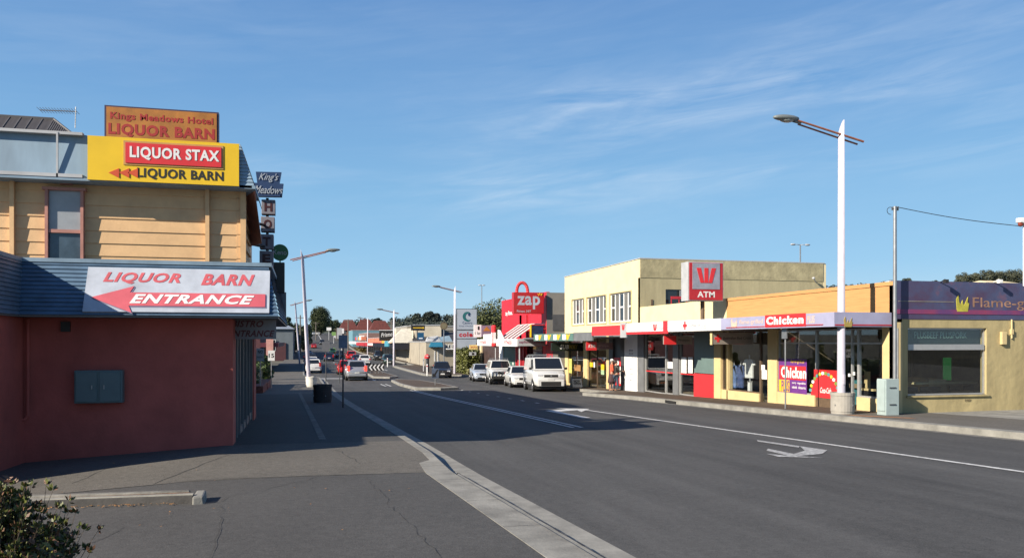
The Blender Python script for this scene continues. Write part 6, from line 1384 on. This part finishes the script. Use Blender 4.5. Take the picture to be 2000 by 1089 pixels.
t = simple_building('sloping_roof_shed', 'long shed with dark sloping roof line behind the beige shop', VU(800, 129), 30, 128.5, 133, ZR(.0), beige, ROOFD, gable=1.5)
# two storey cream with black canopy
u0, u1 = 129.5, 160; f17 = 17.3
t = simple_building('black_canopy_shop', 'two storey cream shop with black street canopy and orange doorway', f17, 21.5, u0, u1, on_v(797, 637, f17).z, mat('pale cream render', (.62, .55, .42), .8, .08, 1), LTG)
wins(t, 3, 'x', 142, 158, on_v(780, 662, f17).z, on_v(780, 645, f17).z, f17, m=mat('cream shutter', (.5, .42, .26)), frac=.6)
cz = on_u(820, 682, 126).z; cz1 = on_u(820, 669, 126).z
b = MB(); b.box(13.6, VU(832, 125), 125, 129.4, cz, cz1); b.box(13.6, f17, 129.4, 165, cz+.2, cz1-.1); b.build('black_canopy', mat('black canopy paint', (.012, .012, .02), .5), t)
b = MB(); b.box(13.4, 13.6, 133, 139, cz+.4, cz1+.3); b.build('blue_sign', mat('sky blue sign', (.08, .33, .45), .4), t)
b = MB(); b.box(f17-.1, f17, 129.6, 136, -3, cz); b.build('grey_shopfront', mat('grey shutters', (.2, .19, .19), .7, .2, 3, stretch=(1, 6, .1)), t)
b = MB(); b.box(f17-.15, f17-.0, 136.2, 144, -2.6, cz); b.build('orange_front', mat('amber orange front', (.66, .30, .02), .6, .2, 1), t)
b = MB(); b.box(f17-.16, f17-.0, 150, 153, -2.6, cz); b.build('pale_front', CREAM2, t)
b = MB(); x_ = VU(820, 127); b.hexa([(x_-4.6, 128, cz1), (x_-1.0, 128, cz1), (x_-.8, 131, cz1), (x_-4.6, 131, cz1), (x_-2.4, 130.5, cz1+2.2), (x_-.8, 130.5, cz1+2.3), (x_-.8, 131, cz1+2.3), (x_-2.4, 131, cz1+2.2)]); b.build('lean_to_roof', mat('cream iron roof', (.6, .56, .46), .6, .1, 2), t)
t = thing('double_sign', 'black arrow sign above a small blue sign on one post over the black canopy', 'sign', (VU(818, 127), 127, cz1))
p0, p1 = on_u(803, 645, 127), on_u(830, 634.5, 127); b = MB(); b.box(p0.x, p1.x, 127, 127.2, p0.z, p1.z); b.build('black_panel', BLK, t)
b = MB().poly([(p0.x+.3, 127, (p0.z+p1.z)/2-.06), (p1.x-.35, 127, (p0.z+p1.z)/2-.06), (p1.x-.35, 127, (p0.z+p1.z)/2-.16), (p1.x-.1, 127, (p0.z+p1.z)/2), (p1.x-.35, 127, (p0.z+p1.z)/2+.16), (p1.x-.35, 127, (p0.z+p1.z)/2+.06), (p0.x+.3, 127, (p0.z+p1.z)/2+.06)], NY, .02); b.build('arrow', YEL, t)
p0, p1 = on_u(815.5, 663, 127), on_u(828, 649, 127); b = MB(); b.box(p0.x, p1.x, 127, 127.2, p0.z, p1.z); b.build('blue_panel', mat('deep blue sign', (.01, .08, .17), .4), t); b = MB(); b.box(p0.x+.2, p1.x-.2, 126.98, 127, p0.z+.15, p0.z+.3); b.build('white_bar', WHT, t)
b = MB(); b.cyl((VU(815, 127.1), 127.1, cz1-.1), (VU(815, 127.1), 127.1, p1.z+.6), .07); b.build('post', BLK, t)
# next shops
def street_shop(name, label, u0, u1, ztop, m, cm, cx=14.2, czb=-.9, cth=.5, fm=None):
    t = simple_building(name, label, f17, 30, u0, u1, ztop, m, LTG)
    b = MB(); b.box(cx, f17, u0+.2, u1-.2, ZR(czb), ZR(czb+cth)); b.build('canopy', cm, t)
    b = MB(); b.box(f17-.08, f17, u0+1, u1-1, -2.6, ZR(czb)); b.build('shop_window', fm or DGLASS, t)
    n_ = max(1, int((u1-u0)/6))
    for k in range(n_): b = MB(); u = u0+(k+.5)*(u1-u0)/n_; b.box(f17-.14, f17-.08, u-.15, u+.15, -2.6, ZR(czb)); b.build('mullion', LTG, t)
    return t
street_shop('orange_shop', 'shop with white and orange canopy left of the cream two storey shop', 160.5, 186, ZR(.4), mat('orange render', (.62, .30, .03), .7), WHT, czb=-.8, fm=mat('green grey shop window', (.08, .1, .08), .3))
street_shop('red_canopy_shop', 'long low shop with dark red canopy and coral fascia', 187, 226, ZR(.9), mat('coral render', (.48, .17, .10), .7, .25, .3), REDD, czb=-1.0, cth=.8, fm=mat('dim shop window', (.09, .08, .07), .3))
t = street_shop('pink_blue_shop', 'shop with coral and white signs before the light blue building', 227, 262, ZR(2.4), mat('mauve brown render', (.22, .13, .11), .8), WHT, czb=-.6, cth=.7)
for k in range(5):
    b = MB(); b.box(f17-1.4, f17-.2, 229+k*6.5, 232.5+k*6.5, ZR(.5), ZR(1.4+.4*(k % 2))); b.build('sign_panel', (mat('coral sign', (.55, .18, .1)), WHT, mat('amber sign', (.6, .32, .06)), mat('sky sign', (.15, .3, .42)), REDS)[k], t)
p = at_d(690, 270)
t = simple_building('light_blue_building', 'wide light blue building under the red tiled roofs', at_d(684, 285).x, at_d(735, 285).x, 276, 300, at_d(700, 285, 646).z, mat('light blue cladding', (.13, .27, .33), .7, .1, .5, stretch=(1, 1, 3)), LTG)
wins(t, 3, 'y', at_d(716, 277).x, at_d(732, 277).x, at_d(700, 277, 660).z, at_d(700, 277, 651).z, 276, m=mat('blue pane', (.06, .15, .25), .2))
for k, (pa, pb_, yt, d_, gb_, lb) in enumerate(((664, 700, 637, 330, 4.5, 'red roofed house farthest left on the slope'), (696, 735, 640, 350, 5.5, 'large red roofed house in the middle of the slope'), (722, 768, 642, 320, 5, 'dark red tiled roof right of the larger one'))):
    a_, c_ = at_d(pa, d_), at_d(pb_, d_); t = simple_building('house', lb, a_.x, c_.x, a_.y, a_.y+12, at_d(pa, d_, yt+8).z, mat('brown brick', (.16, .08, .05), .9), REDROOF, gable=gb_)
    wins(t, 3, 'y', a_.x+1, c_.x-1, at_d(pa, d_, yt+16).z, at_d(pa, d_, yt+10).z, a_.y)
t = thing('script_sign', 'big black sign board with white script lettering over the far canopies', 'sign', (VU(754, 163), 163, 0))
p0, p1 = on_u(741, 665, 163), on_u(769, 645, 163); b = MB(); b.box(p0.x, p1.x, 163, 163.3, p0.z, p1.z); b.build('panel', BLK, t); b = MB(); b.box(p0.x, p1.x, 162.95, 163.3, p1.z, p1.z+.12); b.build('white_edge', WHT, t)
text("Prismo", ((p0.x+p1.x)/2, 163, p0.z+(p1.z-p0.z)*.6), (p1.x-p0.x)*.8, (p1.z-p0.z)*.4, NY, WHT, t, bold=.01, shear=.4, tilt=R(6)); b = MB(); b.cyl(((p0.x+p1.x)/2, 163.1, ZR(-.6)), ((p0.x+p1.x)/2, 163.1, p0.z), .1); b.build('post', DKG, t)
for k, (pa, pb_, yt, yb, d_, m_, lb) in enumerate(((638, 647, 639, 645, 330, WHT, 'white box sign on a stand near the hill crest'), (664, 672, 641, 651, 190, WHT, 'bright white sign panel beside the road in the distance'), (648, 656, 648, 655, 300, mat('green sign', (.2, .35, .1)), 'small yellow green sign by the far road'))):
    p0, p1 = at_d(pa, d_, yb), at_d(pb_, d_, yt); t = thing('distant_sign', lb, 'sign', (p0.x, p0.y, p0.z)); b = MB(); b.box(p0.x, p1.x, p0.y, p0.y+.3, p0.z, p1.z); b.build('panel', m_, t); b = MB(); b.cyl(((p0.x+p1.x)/2, p0.y+.15, G(16, p0.y)-.3), ((p0.x+p1.x)/2, p0.y+.15, p0.z), .12); b.build('post', LTG, t)
for k, (px, d_, w_, yt, m_) in enumerate(((642, 420, 10, 652, WHT), (655, 350, 9, 655, LTG), (668, 310, 8, 656, mat('teal shed wall', (.1, .3, .3))))):
    p = at_d(px, d_); simple_building('far_shop', ('white shop at the crest of the hill on the right', 'pale shop just below the hill crest', 'teal shop left of the light blue building')[k], p.x, p.x+w_, p.y, p.y+14, at_d(px, d_, yt).z, m_, ROOFL)
# shrubs before light blue building
hedge('hedge', 'row of low rusty green shrubs at the far right kerb', 15.5, 17.0, 228, 258, -1.8, -.5, mat('rusty shrub', (.16, .11, .03), .7, .4, .6, col2=(.04, .05, .015)), 1500, .25)

# ---- timber utility poles
for k, (px, yt, d_, lb) in enumerate(((680, 623, 240, 'timber power pole with crossarm among the far shops'), (657, 640, 330, 'small timber pole near the hill crest'), (617, 628, 330, 'timber pole before the big dark tree'), (586.5, 615, 190, 'timber power pole with crossarms on the left side of the road'), (764.5, 625, 200, 'grey pole behind the script sign'))):
    p = at_d(px, d_, yt); zf = G(8, p.y)-.5; t = thing('utility_pole', lb, 'pole', (p.x, p.y, zf), 0, 'distant utility poles')
    b = MB(); b.cyl((p.x, p.y, zf), (p.x, p.y, p.z), .2, .14, 7); b.build('shaft', mat('grey timber', (.16, .14, .12), .9), t); b = MB(); b.box(p.x-1.2, p.x+1.2, p.y-.08, p.y+.08, p.z-.7, p.z-.55); b.build('crossarm', MATS['grey timber'], t)
# ================================================================== LEFT SIDE, FAR
a_ = at_d(546, 150); t = simple_building('grey_roof_shop', 'shop with pale grey roof beyond the hotel on the left side', -14, -1.6, 150, 176, at_d(570, 150, 643).z, mat('pale blue grey wall', (.12, .145, .165), .8, .1, 1), mat('grey iron roof', (.27, .30, .33), .5), gable=2.0)  # wall colour lowered to carry the shadow that lies on it
b = MB(); b.box(-13.9, -2.8, 149.8, 150, -2, ZR(-.2)); b.build('dark_red_front', mat('shaded red brown', (.07, .02, .025)), t); wins(t, 3, 'y', -12, -4, ZR(-1.6), ZR(.4), 149.8)
t = simple_building('red_awning_shop', 'low shop with dark red awning next to the planted bed', -12, -4.2, 88, 120, ZR(.4), mat('maroon wall', (.09, .03, .035), .8), ROOFD)
b = MB(); b.box(-4.2, -2.4, 88, 119, ZR(-.55), ZR(-.1)); b.build('awning', mat('dark blue red awning', (.10, .015, .03)), t); b = MB(); b.box(-3.6, -2.9, 87.8, 88, ZR(-1.4), ZR(.7)); b.build('pink_sign', mat('salmon sign', (.55, .28, .24)), t)
simple_building('far_left_shop', 'brick shop far along the left side of the road', -14, -2.0, 178, 230, ZR(2.2), mat('brown brick', (.16, .08, .05)), ROOFD, gable=1.6)
blob_tree('round_tree', 'big rounded dark tree at the crest of the hill left of the road end', (at_d(625, 400).x, at_d(625, 400).y, 4.5), 14.5, 10.5, mat('dark olive foliage', (.05, .065, .02), .7, .45, .5, col2=(.012, .02, .006)), 14000, .3, .06, 34, seed=8, shape='dense')
blob_tree('conifer_tree', 'feathery conifer rising above the grey roofed shop', (at_d(562, 200).x, at_d(562, 200).y, -1.8), 10.5, 5.0, mat('conifer foliage', (.04, .06, .02), .7, .4, .8), 3500, .25, .3, 14, seed=9, shape='cone')
blob_tree('round_tree', 'low bushy tree right of the conifer on the left side', (at_d(574, 205).x, at_d(574, 205).y, -1.8), 8.0, 5.6, MATS['dark olive foliage'], 5000, .25, .08, 18, seed=10, shape='dense')
for k, (px, d_, h_, lb) in enumerate(((592, 230, 7, 'dark street tree behind the left utility pole'), (598, 300, 7, 'far small dark tree left of the road crest'), (645, 470, 8, 'tree at the horizon right of the big dark tree'), (655, 500, 9, 'second tree at the horizon behind the small pole'))):
    p = at_d(px, d_); blob_tree('street_tree', lb, (p.x, p.y, G(0, p.y)-.3), h_, h_*.7, MATS['dark olive foliage'], 3000, .3, .08, 14, group='far street trees', seed=20+k, shape='dense')
# planted bed
t = thing('brick_planter', 'long red brick planter with clipped green plants on the left footpath', 'planter', (-2.2, 50, FZ(-2, 50)))
zf = FZ(-2.2, 50)
for k in range(2): b = MB(); u0 = 43.8+k*5.6; b.box(-2.75, -1.95, u0, u0+5.0, G(-2, u0)-.2, G(-2, u0+2.5)+.42); b.build('brick_box', mat('red planter brick', (.22, .07, .05), .85, .2, 8), t)
hedge('hedge', 'dense clipped green hedge behind the brick planter', -4.3, -2.3, 46.5, 57, G(-3, 50)-.1, G(-3, 50)+1.35, GREENL, 4200, .09)
for k, (x, u, h_, w_) in enumerate(((-3.3, 52, 2.9, 2.0), (-3.6, 56, 3.0, 2.2), (-2.9, 61, 2.3, 1.7), (-2.9, 68, 2.2, 1.7))):
    blob_tree('bush', ('tall leafy bush directly behind the no standing sign', 'second tall yellow green bush of the bed', 'third bush farther along the left footpath', 'darkest bush farthest along the left footpath')[k], (x, u, G(x, u)-.05), h_, w_, mat('yellow green foliage', (.14, .15, .03), .6, .4, 2.5, col2=(.03, .05, .01)) if k < 2 else GREENL, 2200, .1, .03, 9, seed=30+k, trunk=.02, cat='bush')
# ================================================================== HILLS BEHIND
def ridge(name, tab, d, th, m, zb=-4, steps=110, rough=.6):
    b = MB(); random.seed(2); pa, pb_ = tab[0][0], tab[-1][0]; n = steps; vs = []
    for i in range(n+1):
        px = pa+(pb_-pa)*i/n; a, bb = dirs(px); z = HC+(HZ-lin(tab, px))/F*d+random.uniform(-rough, rough)
        for (k, f_) in ((1-th*.9, .0), (1-th*.45, .62), (1.0, 1.0), (1+th, .85), (1+2*th, .3)):
            vs.append((a*d*k, bb*d*k, zb+(z-zb)*f_))
    b.add(vs, [(i*5+j, (i+1)*5+j, (i+1)*5+j+1, i*5+j+1) for i in range(n) for j in range(4)])
    return struct(b.build(name, m, smooth=True))
RT = [(300, 650), (560, 646), (640, 641), (700, 634), (760, 629), (840, 624), (890, 622), (960, 622), (1060, 600), (1200, 580), (1500, 566), (1640, 561), (1740, 556), (1900, 557), (2050, 556), (2400, 570)]
HILLM = mat('wooded hillside', (.055, .065, .045), .95, .5, .05, col2=(.02, .028, .02), vdet=9)
ridge('hills', RT, 620, .35, HILLM)
# wood covering the left part of the ridge
b = MB(); random.seed(6)
for i in range(230):
    px = random.uniform(560, 1000) if i < 190 else random.uniform(1600, 1760); kk = random.uniform(.84, 1.0) if i < 120 else random.uniform(.97, 1.0); d_ = 620*kk; a, bb = dirs(px); f_ = lin([(.685, 0), (.84, .62), (1, 1)], kk)
    z = -4+(HC+(HZ-lin(RT, px))/F*620+4)*f_; s_ = random.uniform(2.2, 5.0)*(1 if px < 1500 else .6)
    leaves(b, (a*d_, bb*d_, z+s_*.3), (s_, s_, s_*.8), 55, .9, shell=.3)
tag(b.build('wood', mat('far wood foliage', (.04, .052, .035), .8, .45, .12, col2=(.012, .018, .014))), 'dark wooded hillside along the horizon', 'wood', kind='stuff')
for k, (px, yt, w_) in enumerate(((737, 620, 8), (815, 612, 10), (838, 609, 12), (852, 611, 9))):
    p = at_d(px, 600, yt); blob_tree('hill_tree', ('rounded dark tree on the ridge above the black script sign', 'square topped dark tree on the ridge above the double sign', 'tallest dark tree on the ridge left of the tall lamp', 'narrow dark tree close right of the tallest ridge tree')[k], (p.x, p.y, p.z-10), 10, w_*.8, MATS['far wood foliage'], 3000, .8, .05, 14, seed=40+k, shape='dense')
for k, (px, yt, w_) in enumerate(((1737, 546, 5), (1772, 541, 5), (1826, 545, 4), (1854, 548, 3.5), (1880, 533, 7), (1903, 532, 6), (1928, 527, 8), (1948, 529, 7), (1968, 528, 9), (1984, 527, 8))):
    p = at_d(px, 300, yt); h_ = 7; lb = ('low dark tree just left of the steel pole', 'flat dark tree right of the steel pole behind white roofs', 'tiny dark tree top above the violet wall', 'small tree left of the feathery pair', 'feathery pale tree leftmost of the right skyline group', 'rounded tree beside the feathery one', 'broad brown green tree in the skyline group', 'short tree between the broad ones', 'large domed tree above the violet mural', 'last domed tree at the right of the skyline')[k]
    blob_tree('skyline_tree', lb, (p.x, p.y, p.z-h_), h_, w_*.85, mat('skyline foliage', (.065, .07, .04), .8, .4, .35, col2=(.02, .028, .016)), 3200, .32, .12, 13, group='trees on the right skyline', seed=50+k, shape='dense')
b = MB(); a, bb = dirs(1850)
struct(ridge('hills', [(1560, 575), (1650, 566), (1740, 556), (1860, 560), (2060, 556), (2300, 570)], 300, .25, HILLM, rough=.1))
for k, (pa, pb_, yt, m_) in enumerate(((1752, 1800, 545, WHT), (1814, 1842, 546, WHT), (1872, 1930, 550, WHT), (1930, 2005, 545, CREAM))):
    a_, c_ = at_d(pa, 230, yt), at_d(pb_, 230, yt); t = thing('house', ('low white roof nearest right of the steel pole', 'small white roof above the faded violet wall', 'wide white roof behind the middle of the mural', 'cream roofed house at the right edge behind the mural')[k], 'building', (a_.x, a_.y, a_.z-6))
    b = MB(); b.box(a_.x, c_.x, a_.y, a_.y+9, a_.z-7, a_.z-1.0); b.build('wall', beige, t); b = MB(); b.add([(a_.x-.5, a_.y-.5, a_.z-1.0), (c_.x+.5, a_.y-.5, a_.z-1.0), (c_.x+.5, a_.y+9.5, a_.z-1.0), (a_.x-.5, a_.y+9.5, a_.z-1.0), (a_.x+1.5, a_.y+4.5, a_.z), (c_.x-1.5, a_.y+4.5, a_.z)], [(0,1,5,4), (2,3,4,5), (1,2,5), (3,0,4), (3,2,1,0)]); b.build('roof', m_, t)
# ================================================================== FOREGROUND BUSH
random.seed(77)
bc = at_d(-30, 4.7); bz = FZ(bc.x, bc.y)
t = thing('foreground_bush', 'dark green bush with red brown tips at the bottom left corner', 'bush', (bc.x, bc.y, bz))
st_, lg, lr, ly = MB(), MB(), MB(), MB()
def leafq(b, p, d, s, wd):
    e = d.cross(Vector((random.gauss(0,1), random.gauss(0,1), random.gauss(0,1)))).normalized()*wd; q = p+d*s
    b.add([p, p+d*s*.45+e, q, p+d*s*.45-e], [(0,1,2,3)])
for k in range(760):
    az = random.uniform(0, 6.28); el = random.uniform(.1, 1.45); d = Vector((math.cos(az)*math.cos(el), math.sin(az)*math.cos(el), math.sin(el)))
    L_ = random.uniform(.70, .98)*(1 if random.random() < .85 else 1.12); root = Vector((bc.x-.1+random.uniform(-.28, .28), bc.y+random.uniform(-.28, .28), bz))
    p = root; pts = [p.copy()]; dd = d.copy()
    for j in range(6):
        dd = (dd+Vector((random.gauss(0,.12), random.gauss(0,.12), .10))).normalized(); p = p+Vector((dd.x*.62, dd.y*.62, dd.z))*L_/6; pts.append(p.copy())
    st_.tube(pts, [.006, .005, .0045, .004, .003, .002, .0015], 4)
    for j in range(1, 7):
        for q in range(11):
            side = Vector((random.gauss(0,1), random.gauss(0,1), random.gauss(.5,.7))).normalized(); tip = j >= 5
            bb_ = (lr if random.random() < .3 else lg) if tip else (ly if random.random() < .2 else lg)
            leafq(bb_, pts[j]+side*random.uniform(0, .012), (side*.8+dd*.7).normalized(), random.uniform(.024, .048), .0095)
for k in range(26):
    a = random.uniform(0, 6.28); r_ = math.sqrt(random.random())*.42; h_ = random.uniform(.12, .82); r_ *= 1.15-.5*h_
    cpt = Vector((bc.x-.05+math.cos(a)*r_, bc.y+math.sin(a)*r_, bz+h_))
    leaves(lg, cpt, (.17, .17, .15), 620, .022, shell=0); leaves(ly, cpt+Vector((0, 0, .05)), (.15, .15, .12), 60, .022, shell=0); leaves(lr, cpt+Vector((0, 0, .08)), (.17, .17, .12), 90, .02, shell=0)
st_.build('stems', BARK, t); lg.build('green_leaves', mat('dark bush leaf', (.095, .105, .02), .5, .4, 12, col2=(.02, .032, .008)), t); lr.build('red_tips', mat('red brown leaf tips', (.15, .065, .03), .6, .4, 12, col2=(.05, .03, .015)), t); ly.build('yellow_leaves', mat('yellow green leaf', (.24, .22, .03), .5, .3, 12), t)
